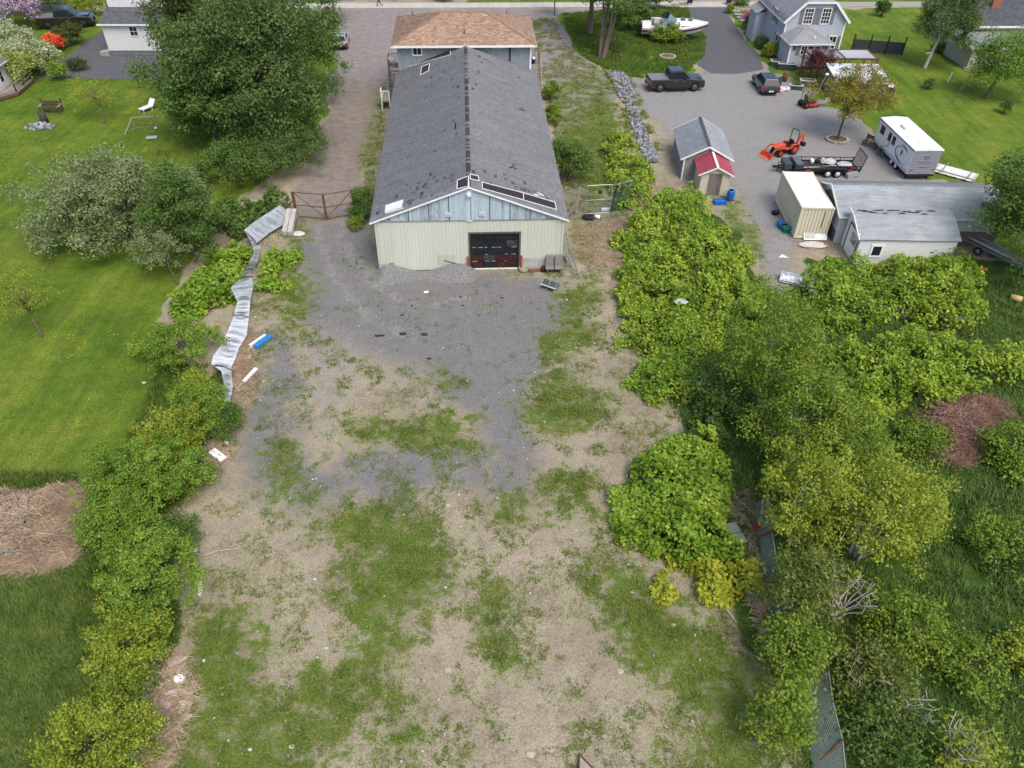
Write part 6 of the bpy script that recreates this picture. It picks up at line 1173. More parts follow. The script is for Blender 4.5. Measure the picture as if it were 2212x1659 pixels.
thicket(KN, 'ragged knotweed below the wide bed', [(1870, 930), (1940, 915), (1980, 940), (1980, 1000), (1920, 1005), (1870, 970)], 1.2, 150, .18, L_birch, 16)
# ---- grass and weeds
def blades(name, label, X, Y_, h, mat, seed, nb=5, spread=.05, wd=.012, lean=.5, kind='stuff'):
    rs = np.random.RandomState(seed); n = len(X); P = np.repeat(np.stack([X, Y_, np.full(n, -.01)], 1), nb, 0); P[:, :2] += rs.normal(size=(n*nb, 2))*spread; hh = np.repeat(h, nb)*rs.uniform(.5, 1.2, n*nb)
    a = rs.uniform(0, 2*np.pi, n*nb); d = np.stack([np.cos(a), np.sin(a), 0*a], 1); s = np.stack([-np.sin(a), np.cos(a), 0*a], 1)*wd*(.6+hh[:, None]*2.5)
    T = P+d*(hh*lean*rs.uniform(.3, 1.4, n*nb))[:, None]+np.array([0, 0, 1])*hh[:, None]; v = np.stack([P-s, P+s, T], 1).reshape(-1, 3)
    o = npmesh(name, v, np.arange(len(v)).reshape(-1, 3), mat, None, tri=True); return tag(o, label, 'grass', None, kind)
L_grass = LEAF('yard_weed', [(.060, .090, .012), (.115, .155, .022), (.20, .215, .05)], .25, .6, 3); L_long = LEAF('long_grass', [(.028, .055, .008), (.062, .105, .014), (.125, .165, .028)], .25, .6, 1.2); L_straw = LEAF('straw', [(.16, .11, .075), (.28, .21, .15), (.42, .34, .25)], .1, .8, 2)
rs = np.random.RandomState(77)
def scatter(poly, dens, seed, thr=None, ns=1.2):
    r = np.random.RandomState(seed); xs = [p[0] for p in poly]; ys = [p[1] for p in poly]; A = (max(xs)-min(xs))*(max(ys)-min(ys)); n = int(A*dens); X = r.uniform(min(xs), max(xs), n); Y_ = r.uniform(min(ys), max(ys), n); k = inpoly(X, Y_, poly)
    if thr is not None: k &= fnoise(X, Y_, ns, seed) > thr
    return X[k], Y_[k]
XX, YY, HH = [], [], []
for i, p in enumerate(WEEDS):
    near_ = sum(q[1] for q in p)/len(p) < 42
    X, Y_ = scatter([(a+(a-sum(q[0] for q in p)/len(p))*.12, b+(b-sum(q[1] for q in p)/len(p))*.12) for a, b in p], 85 if near_ else 30, 300+i, .44); X = X+np.random.RandomState(i).normal(size=len(X))*.2; XX.append(X); YY.append(Y_); HH.append(np.full(len(X), .10 if near_ else .15)*(.5+1.1*vnoise(X, Y_, .7, i)))
X, Y_ = scatter(YARD, 60, 400, .50, .9); k = (Y_ > 11) & (Y_ < 58); k &= ~(inpoly(X, Y_, GREY1) & (np.random.RandomState(5).rand(len(X)) < .85)); XX.append(X[k]); YY.append(Y_[k]); HH.append(.05+.07*np.random.RandomState(6).rand(k.sum()))
X = np.concatenate(XX); Y_ = np.concatenate(YY); H_ = np.concatenate(HH); WX_, WY_ = X.copy(), Y_.copy(); blades('yard_weeds', 'low weeds and grass tufts growing through the yard gravel', X, Y_, H_, L_grass, 1, 5, .05, .016, .9)
X, Y_ = scatter([p for p in WILD_L], 0, 1) if False else scatter(GP([(0, 1240), (170, 1230), (215, 1330), (260, 1480), (250, 1659), (240, 1750), (-300, 1750), (-200, 1240)]), 190, 410); blades('long_grass', 'long green grass at the lower left corner', X, Y_, np.full(len(X), .20)*(.35+1.3*fnoise(X, Y_, 1.3, 3)), LEAF('meadow_grass', [(.040, .074, .012), (.085, .135, .024), (.175, .205, .055)], .25, .6, 3.5), 2, 5, .10, .014, 1.1)
X, Y_ = scatter(GP([(-200, 1022), (0, 1020), (165, 1022), (190, 1045), (100, 1056), (-200, 1056)]), 120, 416); blades('edge_grass', 'strip of taller grass where the lawn meets the brush heap', X, Y_, np.full(len(X), .3), L_long, 21, 5, .08, .016, .8)
X, Y_ = scatter([p for p in WILD_R], 34, 411, .36, 1.5); k = (Y_ < 46) & (X < 42); blades('undergrowth', 'tangled green undergrowth below the trees at the right', X[k], Y_[k], np.full(k.sum(), .30)*(.4+1.2*fnoise(X[k], Y_[k], 1.3, 4)), LEAF('undergrowth_leaf', [(.028, .060, .011), (.060, .110, .020), (.12, .165, .04)], .25, .6, 3), 3, 6, .14, .022, 1.1)
hp = [(a-3.6, b_) for a, b_ in FENCE_L[4:]]+[(a+.9, b_) for a, b_ in FENCE_L[4:]][::-1]
X, Y_ = scatter(hp, 60, 412, .35); blades('fence_line_grass', 'rough grass along the fallen fence', X, Y_, np.full(len(X), .26)*(.4+vnoise(X, Y_, 1., 4)), L_long, 4, 5, .1, .02, .8)
X, Y_ = scatter(SIDE_R, 34, 413, .42); blades('side_grass', 'patchy grass along the right side of the warehouse', X, Y_, np.full(len(X), .2), L_grass, 5, 4, .09, .022, .9)
X, Y_ = scatter(LAWN_B, 40, 414, .3); k = Y_ > 84; blades('boat_lawn_grass', 'uncut grass around the white motor boat', X[k], Y_[k], np.full(k.sum(), .24), L_long, 6, 4, .12, .035, .7)
X, Y_ = scatter(LAWN_L, 22, 415, .30, 4); k = (np.abs(X) < 62) & (Y_ < 92) & (Y_ > 24) & ~inpoly(X, Y_, DRIVE_L); blades('lawn_grass', 'short tufts across the left lawn', X[k], Y_[k], np.full(k.sum(), .075), LEAF('lawn_tuft', [(.045, .095, .007), (.085, .150, .011), (.15, .19, .022)], .25, .6, .5), 7, 4, .12, .03, .8)
# broad-leaved weed rosettes in the yard
rs = np.random.RandomState(78); k = (WY_ < 48) & (rs.rand(len(WX_)) < .34) & (fnoise(WX_, WY_, .9, 41) > .47); cx_w, cy_w = WX_[k], WY_[k]; n = len(cx_w); nl = 9; R_w = np.repeat(rs.uniform(.06, .20, n), nl)
P = np.stack([np.repeat(cx_w, nl)+rs.normal(size=n*nl)*R_w*.6, np.repeat(cy_w, nl)+rs.normal(size=n*nl)*R_w*.6, rs.uniform(.01, .75, n*nl)*R_w], 1); v, q = leaf_quads(P, np.array([0, 0, 1.0])+rs.normal(size=(n*nl, 3))*.45, R_w*rs.uniform(.35, .8, n*nl), rs, .55)
o = npmesh('weed_rosettes', v, q, LEAF('rosette_leaf', [(.045, .080, .013), (.088, .132, .023), (.155, .195, .042)], .25, .55, 3)); tag(o, 'broad leaved weeds spreading over the sandy yard', 'weeds', None, 'stuff')
# yellow dandelions on the lawns
X, Y_ = scatter(GP([(130, 690), (300, 640), (330, 760), (250, 820), (200, 900), (100, 800)]), 5, 420, .55); X2, Y2 = scatter(GP([(0, 180), (200, 180), (300, 260), (0, 420)]), 1.2, 421, .5); X3, Y3 = scatter(GP([(190, 1230), (260, 1250), (300, 1400), (230, 1420)]), 30, 422, .4); X4, Y4 = scatter(GP([(10, 150), (60, 215), (140, 330), (40, 330), (-60, 260)]), 4, 423, .5)
X = np.concatenate([X, X2, X3, X4]); Y_ = np.concatenate([Y_, Y2, Y3, Y4]); r_ = np.random.RandomState(3); v, q = leaf_quads(np.stack([X, Y_, .08+.1*r_.rand(len(X))], 1), np.tile([0, 0, 1.0], (len(X), 1)), .07, r_, 1.0)
o = npmesh('dandelions', v, q, LEAF('dandelion', [(.5, .32, .01), (.65, .42, .02), (.7, .5, .05)], .1)); tag(o, 'yellow dandelion flowers dotted over the lawn', 'flowers', None, 'stuff')
# ---- dry brush heaps
def brush(name, label, poly, n, seed, hmax=.5, mat=None, ang=0.2):
    poly = GP(poly); r = np.random.RandomState(seed); xs = [p[0] for p in poly]; ys = [p[1] for p in poly]; X = r.uniform(min(xs), max(xs), n*3); Y_ = r.uniform(min(ys), max(ys), n*3); wx = X+(fnoise(X, Y_, 1.5, seed)-.5)*2.2; wy = Y_+(fnoise(X, Y_, 1.5, seed+3)-.5)*2.2; k = inpoly(wx, wy, poly); X, Y_, wx, wy = X[k][:n], Y_[k][:n], wx[k][:n], wy[k][:n]; n = len(X); sd_ = np.clip(sdist(wx, wy, poly)/1.5, 0, 1)*(.35+1.1*fnoise(X, Y_, 1.1, seed+9))
    Z = hmax*sd_*r.rand(n)+.02; a = r.normal(ang, .7, n); L_ = r.uniform(.3, 1.1, n); d = np.stack([np.cos(a)*L_, np.sin(a)*L_, r.normal(0, .14, n)], 1); P = np.stack([X, Y_, Z], 1); s = np.stack([-np.sin(a), np.cos(a), 0*a], 1)*.02; v = np.stack([P-d/2-s, P-d/2+s, P+d/2+s*.4, P+d/2-s*.4], 1); v[:, :, 2] = np.maximum(v[:, :, 2], .01); u = np.array([0, 0, .02])
    v2 = np.stack([P-d/2-u, P-d/2+u, P+d/2+u*.4, P+d/2-u*.4], 1); v2[:, :, 2] = np.maximum(v2[:, :, 2], .005); v = np.concatenate([v, v2]).reshape(-1, 3); o = npmesh(name, v, np.arange(len(v)).reshape(-1, 4), mat or L_straw); return tag(o, label, 'brush heap', None, 'stuff')
brush('brush_heap', 'heap of dry brown stalks at the left edge', [(-90, 1050), (165, 1048), (185, 1100), (180, 1200), (110, 1235), (-70, 1240)], 11000, 1, .7)
brush('brush_heap', 'heap of dry red brown stalks at the right', [(1985, 890), (2060, 860), (2175, 870), (2165, 965), (2070, 1010), (1985, 975)], 9000, 2, .8, LEAF('red_straw', [(.10, .05, .04), (.19, .11, .085), (.30, .21, .16)], .1, .8, 2))
brush('dry_litter', 'dry stalk litter along the fallen fence', [(510, 700), (560, 690), (560, 800), (520, 900), (480, 1040), (440, 1050), (470, 900)], 1600, 3, .06); brush('dry_litter', 'dry stalks beside the white logs at the lower right', [(1590, 1060), (1650, 1080), (1660, 1250), (1720, 1330), (1690, 1450), (1620, 1300)], 1800, 4, .18); brush('dry_litter', 'dry leaf litter before the mesh gate', [(1250, 480), (1370, 470), (1385, 560), (1300, 600), (1250, 540)], 1400, 5, .03)
brush('dry_litter', 'dry stalk litter among the rubbish at the lower left', [(280, 1450), (400, 1400), (410, 1540), (340, 1659), (280, 1640)], 1500, 6, .1)
# ---- dead bare branches
def dead(label, base, h, spread, n, seed, mat=None, lean=(0, 0)):
    r = random.Random(seed); t = thing('dead_tree', label, 'dead branches', (base[0], base[1], 0)); q = MB()
    for i in range(n):
        a = r.uniform(0, 6.28); e = Vector((lean[0]+spread*math.cos(a)*r.uniform(.4, 1), lean[1]+spread*math.sin(a)*r.uniform(.4, 1), h*r.uniform(.65, 1))); s0 = Vector((lean[0]*.1, lean[1]*.1, h*r.uniform(.05, .3))); m1 = s0.lerp(e, .5)+Vector((r.uniform(-.25, .25), r.uniform(-.25, .25), .15)); j = lambda: Vector((r.uniform(-.16, .16), r.uniform(-.16, .16), r.uniform(-.1, .16))); q.tube([(0, 0, .05), s0, s0.lerp(m1, .5)+j(), m1, m1.lerp(e, .5)+j(), e], [.05, .045, .038, .03, .02, .008], 5)
        for k in range(3):
            p = m1.lerp(e, r.uniform(.1, .7)); q.tube([p, p+Vector((r.uniform(-.5, .5), r.uniform(-.5, .5), r.uniform(.1, .5)))], [.018, .005], 4)
    q.tube([(0, 0, -.1), (lean[0]*.3, lean[1]*.3, h*.3)], [.09, .06], 6); q.build('branches', mat or m_dead, t, True); return t
dead('bleached roots and sticks in the left brush heap', B(55, 1130), .9, 1.3, 8, 11); dead('grey cut branches on the left brush heap', B(20, 1200), .7, 1.2, 8, 12); dead('pale sticks on the right brush heap', B(2080, 930), .9, 1.2, 7, 13); dead('bleached bare branches fanning up behind the mesh fence', B(1795, 1345), 3.3, 1.5, 15, 1); dead('bare white birch twigs inside the yellow birch', B(1850, 1215), 4.2, 1.6, 9, 2, m_birch); dead('grey bare branches low in the right undergrowth', B(1840, 1470), 1.6, 1.3, 8, 3); dead('bare white stem at the bottom right corner', B(2040, 1659), 3.2, 1.0, 6, 4, m_birch); dead('white bare twigs of the tall aspen', B(1640, 905), 5.4, .8, 6, 5, m_birch); dead('bare grey branch over the right lower grass', B(1950, 1540), 1.6, 1.5, 8, 6, m_birch)
# ================================================================ GATES, FENCES AND LOOSE THINGS
def post(name, label, cat, a, b, r, mat, group=None):
    return tag(MB().tube([a, b], r, 8).build(name, mat), label, cat, group)
# ---- rusty double gate across the lane
gL, gC, gR = G(643.5, 470), G(706, 475.6), G(766.4, 465.7); gh_ = HGT(643.5, 470, 635.7, 414.7)
gt = thing('rusty_gate', 'rusty double leaf steel gate across the dirt lane', 'gate', (0, 0, 0)); up = Vector((0, 0, 1))
for p, nm in ((gL, 'post'), (gR, 'post')): MB().bar(p+up*-.1+Vector((-.12 if p is gL else .12, 0, 0)), p+up*(gh_+.05)+Vector((-.12 if p is gL else .12, 0, 0)), .11).build('post', m_rust, gt)
for a, b, s in ((gL, gC, 0), (gR, gC, 1)):
    b = b+(a-b).normalized()*.04
    lf = MB().bar(a+up*.12, a+up*gh_, .08).build('gate_leaf', m_rust, gt); MB().bar(b+up*.06, b+up*gh_, .09).build('stile', m_rust, lf)
    for z in (.14, gh_*.5, gh_): MB().bar(a+up*z, b+up*z, .055).build('rail', m_rust, lf)
    MB().bar(a+up*(gh_-.05), b+up*.18, .045).build('brace', m_rust, lf)
    if s:
        for f in (.5, .55): MB().bar(a.lerp(b, f)+up*.14, a.lerp(b, f)+up*(gh_*.98), .022).build('bar', M('grey_bar', (.3, .28, .26), .7), lf)
# ---- wire mesh helper
def mesh_sheet(rows, sp, wd, mat, parent, nm='mesh'):
    """crossing diagonal strips over a grid of points rows[i][j]"""
    R = np.array([[tuple(p) for p in r] for r in rows]); nr, nc = R.shape[:2]; Lu = np.linalg.norm(R[1:, nc//2]-R[:-1, nc//2], axis=1).sum(); Lv = np.linalg.norm(R[nr//2, 1:]-R[nr//2, :-1], axis=1).sum(); nu, nv = max(2, int(Lu/sp)), max(2, int(Lv/sp))
    def at(u, v):
        u = np.clip(u, 0, 1)*(nr-1); v = np.clip(v, 0, 1)*(nc-1); i = np.minimum(u.astype(int), nr-2); j = np.minimum(v.astype(int), nc-2); fu = (u-i)[:, None]; fv = (v-j)[:, None]
        return (R[i, j]*(1-fu)+R[i+1, j]*fu)*(1-fv)+(R[i, j+1]*(1-fu)+R[i+1, j+1]*fu)*fv
    I, J = np.meshgrid(np.arange(nu), np.arange(nv), indexing='ij'); I = I.ravel(); J = J.ravel(); vs, qs = [], []
    for s in (0, 1):
        a = at(I/nu, (J+s)/nv); b = at((I+1)/nu, (J+1-s)/nv); d = b-a; n = np.cross(d, np.array([.1, .2, 1.0])); n = n/np.maximum(np.linalg.norm(n, axis=1, keepdims=True), 1e-6)*wd/2
        vs.append(np.stack([a-n, a+n, b+n, b-n], 1).reshape(-1, 3))
    v = np.concatenate(vs); o = npmesh(nm, v, np.arange(len(v)).reshape(-1, 4), mat, parent); o['kind'] = 'stuff'; return o
# ---- old mesh gate right of the warehouse
mg = thing('mesh_gate', 'bent wire mesh gate with wooden posts right of the warehouse', 'gate', (0, 0, 0))
a, b = G(1264, 463), G(1317, 459); h1 = HGT(1264, 463, 1268.6, 402.4); c, d = a+up*h1, b+up*h1
for p, q in ((a, b), (c, d), (a, c), (b, d)): MB().tube([p+up*.05, q+up*.0], .035, 6).build('gate_tube', m_grey_metal, mg)
MB().tube([a+up*h1*.5, b+up*h1*.5], .02, 6).build('gate_tube', m_grey_metal, mg); mesh_sheet([[a.lerp(c, i/4).lerp(b.lerp(d, i/4), j/4) for j in range(5)] for i in range(5)], .11, .012, m_grey_metal, mg)
e = G(1345, 449); e2 = e+up*h1+Vector((.55, 0, 0)); mesh_sheet([[b.lerp(d, i/4).lerp(e.lerp(e2, i/4), j/4)+Vector((.1, 0, 0)) for j in range(5)] for i in range(5)], .10, .03, M('green_mesh', (.10, .17, .15), .6), mg, 'green_mesh')
MB().tube([e, e2], .04, 6).build('gate_tube', m_grey_metal, mg); MB().tube([d+up*-.1, e2], .03, 6).build('gate_tube', m_grey_metal, mg); MB().tube([b+Vector((.05, .1, 0)), d+Vector((.4, .1, -.1))], .05, 6).build('dark_post', m_dark, mg)
p = G(1244.6, 463); MB().bar(p, p+up*2.3+Vector((.12, 0, 0)), .16).build('post', m_wood, mg); MB().box(0, .32, -.02, 0, 0, .26).build('sign', M('dark_red_sign', (.07, .02, .018), .6), mg, loc=a.lerp(b, .45)+up*(h1*.72)+Vector((0, -.05, 0)))
for i, (x0, y0, x1, y1, w_) in enumerate(((1225, 470, 1240, 420, .2), (1217, 480, 1236, 445, .28))):
    tag(MB().bar(G(x0, y0)+up*.05, G(x1+8, y0-6)+up*1.5, w_, .05).build('leaning_plank', m_wood), ('narrow weathered plank leaning beside the mesh gate', 'wide weathered plank leaning on the warehouse corner')[i], 'plank')
tag(MB().cb((0, 0, .12), (.7, .12, .24), .1).build('white_board', m_white, None, loc=G(1308, 455)), 'short white board lying under the mesh gate', 'board')
lump('rubbish_bag', M('black_bag', (.02, .018, .03), .4, .3, 5), G(1272, 473), .5, .38, .32, 11, 'black rubbish bag on the ground before the mesh gate', 'bag')
tag(MB().lathe((0, 0, 0), [(.13, 0), (.17, .42), (.155, .42), (.12, .05)], 14, 'X').build('bucket', m_white, None, True, loc=G(1284, 471)+up*.17, rz=rad(-20)), 'white plastic bucket tipped over beside the black bag', 'bucket')
# ---- fallen fence of pale slats on the left
sec = [(605, 443, 1.45, 632, 465, 0.37), (575, 462, 1.45, 612, 485, 0.37), (545, 482, 1.35, 582, 503, 0.32), (527, 497, 1.25, 556, 524, 0.27), (541, 520, 1.0, 552, 528, 0.52), (549, 543, 1.25, 563, 531, 0.37), (540, 562, 1.25, 557, 566, 0.42), (520, 600, 1.15, 542, 590, 0.32), (498, 622, 1.0, 548, 616, 0.42), (513, 652, 0.75, 541, 650, 0.37), (502, 690, 0.8, 537, 690, 0.22), (492, 715, 0.8, 533, 725, 0.22), (478, 745, 0.8, 516, 752, 0.18), (461, 768, 0.8, 509, 775, 0.17), (456, 786, 0.65, 500, 792, 0.17), (478, 802, 0.75, 500, 806, 0.17), (484, 830, 0.95, 503, 836, 0.17), (470, 862, 0.7, 496, 870, 0.15)]
ff = thing('fallen_fence', 'collapsed pale slatted fence lying along the left of the yard', 'fence', (0, 0, 0)); A_ = np.array([tuple(G(q[0], q[1], q[2])) for q in sec]); B_ = np.array([tuple(G(q[3], q[4], q[5])) for q in sec]); Ml = (A_+B_)/2; sl_ = np.concatenate([[0], np.cumsum(np.linalg.norm(Ml[1:]-Ml[:-1], axis=1))]); NS = 290
m_slat = [M('pale_slat', (.36, .39, .43), .5, .2, 2, rnd='obj', rv=.16, c2=(.22, .22, .21), c2at=.64), M('white_slat', (.54, .57, .61), .5, .15, 2, rnd='obj', rv=.14, c2=(.33, .33, .31), c2at=.66)]; rr = random.Random(8)
def curve(A, s): return Vector([float(np.interp(s, sl_, A[:, i])) for i in range(3)])
for i in range(NS):
    s0 = sl_[-1]*i/NS; s1 = sl_[-1]*(i+.97)/NS; a0, a1, b0, b1 = curve(A_, s0), curve(A_, s1), curve(B_, s0), curve(B_, s1); bow = .14*math.sin(i*.13)+.07*math.sin(i*.37)+.05*math.sin(i*.9+2*math.sin(i*.11))
    q = MB(); k = 4; off = Vector((0, 0, rr.uniform(-.004, .008)))
    for j in range(k+1):
        f = j/k; z = up*(bow*math.sin(math.pi*f)); q.v += [tuple(a0.lerp(b0, f)+z+off), tuple(a1.lerp(b1, f)+z+off)]
    q.f = [[2*j, 2*j+1, 2*j+3, 2*j+2] for j in range(k)]; q.m = [0]*k; q.build('slat', m_slat[1 if (s0/sl_[-1] > .56 or .26 < s0/sl_[-1] < .36) else 0], ff)
for f in (.40, .44, .63, .20, .86): 
    s0 = sl_[-1]*f; p, q = curve(A_, s0), curve(B_, s0+.2); MB().tube([p+up*.08, p.lerp(q, .5)+up*.14, q+up*.06], .03, 6).build('wire_strap', m_dark, ff)
MB().tube([G(606, 465)+up*.05, G(640, 452)+up*.9], .04, 6).build('loose_pipe', m_dark, ff)
bm = thing('timber_beams', 'two weathered timber beams bolted together beside the gate', 'beams', G(627, 512), rad(0)); 
for i in (0, 1): MB().cb((-.36+i*.40-.1, 1.35, .52), (.36, 2.8, .42), rad(4), 0, 0, rad(9)).build('beam', M('grey_timber', (.42, .40, .36), .85, .2, 2, .01, 20, c2=(.13, .12, .10), c2at=.7, stretch=(3, .6, 3)), bm, bevel=.02)
for i in (0, 1): MB().box(-.6, .15, .3+i*2, .5+i*2, 0, .2+.3*i).build('bearer', m_wood, bm)
lump('white_cloth', M('pink_white_cloth', (.58, .52, .49), .8), G(645, 506), .55, .3, .12, 12, 'crumpled pale cloth on the ground beside the timber beams', 'cloth')
# ---- boards and rubbish along the left fence: (px, py, length, width, height, turn, material, name, label)
m_bluebox = M('blue_box', (.03, .20, .50), .5, .15, 3); m_pink = M('faded_pink_board', (.50, .40, .36), .8, .15)
for px, py, l, w_, h, a, mt, nm, lab, cat in (
    (569, 742, 1.35, .32, .22, 62, m_bluebox, 'blue_box', 'blue painted box beside the fallen fence', 'box'), (557, 738, 1.3, .14, .14, 58, m_white, 'board', 'white board lying against the blue box', 'board'), (546, 750, .8, .12, .06, 55, m_pink, 'board', 'short faded pink board near the blue box', 'board'),
    (541, 812, 1.3, .22, .1, 72, m_white, 'board', 'white board with splintered sticks below the blue box', 'board'), (532, 820, 1.8, .07, .05, 70, m_pink, 'stick', 'long thin pale stick beside the white splintered board', 'stick'), (528, 850, 1.5, .06, .05, 62, m_wood, 'stick', 'brown stick pointing down the fence line', 'stick'),
    (471, 985, 1.05, .42, .08, -38, m_white, 'board', 'white painted board before the large left shrub', 'board'), (433, 1272, .8, .16, .1, -72, m_white, 'board', 'white trim piece at the edge of the lower left shrub', 'board'),
    (1569, 1322, 1.3, .12, .12, -55, m_dead, 'log', 'bleached split log in the weeds', 'log'), (1648, 1300, 2.0, .16, .16, -72, m_dead, 'log', 'long bleached log leaning at the mesh fence', 'log'), (1630, 1305, 1.6, .12, .1, -78, m_wood, 'plank', 'brown plank beside the long bleached log', 'plank'),
    (1612, 1130, 2.6, .2, .08, -62, m_wood, 'plank', 'weathered plank among the stalks right of the near knotweed', 'plank'), (1625, 1110, 2.4, .14, .08, -58, m_dead, 'plank', 'pale plank crossing the weathered plank', 'plank'), (480, 1192, 1.6, .07, .07, 18, m_dead, 'branch', 'bleached broken branch at the yard edge', 'branch'),
    (1120, 583, 0, 0, 0, 0, None, None, None, None)):
    if nm is None: continue
    q = MB(); q.cb((0, 0, h/2+.03), (l, w_, h), 0, 0, rad(2 if h > .2 else 0))
    if nm in ('log', 'branch'): q = MB(); r0 = w_*.6; q.tube([(-l/2, 0, r0), (-l*.1, .06, r0+.03), (l/2, -.05, r0*.8)], [r0, r0*.9, r0*.35], 7)
    tag(q.build(nm, mt, None, loc=G(px, py), rz=rad(a)), lab, cat)
for i, (px, py, s, mt, lab) in enumerate(((455, 1016, .28, m_dark, 'black and white scrap beside the white painted board'), (487, 958, .2, m_white, 'white plastic scrap above the white painted board'), (388, 1468, .26, m_white, 'white plastic sack in the lower left rubbish'), (358, 1475, .2, m_white, 'small white bag left of the white sack'), (372, 1500, .24, m_bag, 'pale crumpled sheet below the white sack'), (418, 1190, .18, m_white, 'white scrap at the lower left shrub'), (395, 1520, .2, m_bag, 'flattened pale carton in the lower left rubbish'), (1470, 655, .45, M('grey_sheet', (.42, .44, .45), .4), 'crumpled grey sheet in the long knotweed thicket'))):
    lump('scrap', mt, G(px, py) if py != 655 else G(px, py, 1.1), s, s*.7, s*.45, 30+i, lab, 'rubbish')
for i, (px, py) in enumerate(((300, 1500), (318, 1470), (300, 1560), (290, 1610))):
    rows = [[G(px, py)+Vector((-.5+.25*j, -.5+.25*k, .05+.06*math.sin(j*1.7+k+i))) for j in range(5)] for k in range(5)]; q = MB(); q.v = [tuple(p) for r in rows for p in r]; q.f = [[k*5+j, k*5+j+1, (k+1)*5+j+1, (k+1)*5+j] for k in range(4) for j in range(4)]; q.m = [0]*16
    tag(q.build('fence_mat', M('grey_ribbed_mat', (.26, .27, .28), .7, .15, 3, stripe=(0, .09, .02))), ('grey ribbed fence mat in the lower left rubbish', 'grey ribbed fence mat above the lower left rubbish', 'grey ribbed fence mat below the lower left rubbish', 'grey ribbed fence mat near the bottom left bush')[i], 'fence mat')
rr = random.Random(31)
for i in range(22):
    px, py = 330+rr.uniform(-10, 75), 1425+rr.uniform(0, 150); l = rr.uniform(.2, .75); tag(MB().cb((0, 0, .04+.03*rr.random()), (l, rr.uniform(.06, .2), .025), 0, 0, rr.uniform(-.12, .12)).build('broken_board', rr.choice([m_white, m_wood, m_pink, m_dead]), None, loc=G(px, py), rz=rr.uniform(0, 3.1)), 'broken piece of board in the lower left rubbish', 'board', 'broken boards in the lower left rubbish')
for i, (px, py, s) in enumerate(((968, 1092, .16), (1245, 1145, .1), (686, 1420, .1), (630, 1613, .2), (622, 1632, .12), (540, 1620, .15), (705, 1400, .1), (1190, 790, .08), (1008, 700, .08), (1660, 1445, .18), (1320, 735, .1), (311, 827, .22), (2010, 1110, .3))):
    lump('litter', m_bag, G(px, py), s*.6, s*.4, s*.2, 60+i, 'small scrap of white litter on the ground', 'litter', 'white litter scraps on the ground')
m_stone = M('pale_stone', (.40, .34, .25), .9, .15, 4, .01, 20, rnd='obj', rv=.15)
for i, (px, py, s) in enumerate(((940, 1458, .16), (967, 1447, .2), (1455, 1350, .14), (1340, 1450, .22), (1190, 1620, .2), (1145, 1630, .24), (1305, 1590, .18), (1060, 1330, .1), (1365, 1280, .12))): lump('stone', m_stone, G(px, py)-up*.03, s*.8, s*.55, s*.35, 90+i, 'flat pale stone half buried in the sandy ground', 'stone', 'pale stones in the sandy ground')
m_clod = M('dark_clod', (.035, .032, .03), .95, .3, 8)
for i, (px, py, s) in enumerate(((816, 726, .2), (826, 725, .16), (870, 722, .24), (918, 723, .22), (927, 775, .15), (868, 681, .12), (995, 642, .12), (1085, 644, .12), (1000, 660, .1), (890, 660, .1))): lump('dark_clump', m_clod, G(px, py), s, s*.55, s*.3, 120+i, 'small dark clump lying on the grey gravel', 'clump', 'dark clumps on the grey gravel')
tag(MB().cb((0, 0, .02), (.3, .22, .015), .3).build('paper', m_white, None, loc=G(921, 631)), 'sheet of white paper on the gravel before the warehouse', 'paper')
# ---- gravel pushed against the front wall
n1, n2 = 60, 12; v = []
for i in range(n1+1):
    u = i/n1*7.4; h = .62*(.55+.45*math.sin(u*1.25+.6))*min(1, u/.6)*min(1, (7.4-u)/.9)
    for j in range(n2+1):
        f = j/n2; v.append(tuple(WM @ Vector((-.3+u, -.08-1.75*f, max(-.03, h*(1-f)**1.25+.06*math.sin(u*5+f*9)*f*(1-f)-.02)))))
o = npmesh('gravel_mound', np.array(v), np.array([[i*(n2+1)+j, i*(n2+1)+j+1, (i+1)*(n2+1)+j+1, (i+1)*(n2+1)+j] for i in range(n1) for j in range(n2)]), M('mound_gravel', (.20, .20, .195), .95, .45, 9, .05, 22), None, True); tag(o, 'bank of grey gravel heaped against the warehouse front', None, None, 'structure')
# ---- van seat, overturned seat, tub, ladders by the warehouse corner
st_ = thing('van_seat', 'grey two place van seat standing against the warehouse wall', 'seat', G(1197, 592), WA); m_fab = M('grey_fabric', (.19, .185, .165), .85, .1, 6)
for i in (0, 1):
    x0 = -.62+i*.64; MB().box(x0, x0+.60, -.05, .45, .36, .50).build('cushion', m_fab, st_, bevel=.05); MB().cb((x0+.30, .46, .86), (.58, .12, .8), 0, 0, 0, rad(-10)).build('backrest', m_fab, st_, bevel=.06)
MB().box(-.6, .6, 0, .42, .28, .36).build('seat_frame', m_dark, st_)
for a in (-.45, .45):
    for b in (.02, .38): MB().box(a-.03, a+.03, b-.03, b+.03, 0, .3).build('leg', m_chrome, st_)
ov_ = thing('overturned_seat', 'overturned white and green seat lying on the gravel', 'seat', G(1190, 622), rad(-32)); m_tg = M('dark_green_vinyl', (.06, .085, .08), .5, .15)
MB().cb((-.1, .12, .22), (1.15, .5, .08), 0, 0, 0, rad(25)).build('seat_back', m_tg, ov_, bevel=.03); MB().cb((-.05, -.28, .25), (1.1, .5, .08), 0, 0, 0, rad(-35)).build('seat_base', M('worn_white_vinyl', (.5, .52, .52), .5, .15, c2=(.2, .22, .22), c2at=.6), ov_, bevel=.03)
for x0 in (-.62, -.1, .45): MB().bar((x0, -.5, .06), (x0, .1, .5), .05).build('frame_bar', m_chrome, ov_); MB().bar((x0, .1, .5), (x0, .42, .12), .05).build('frame_bar', m_chrome, ov_)
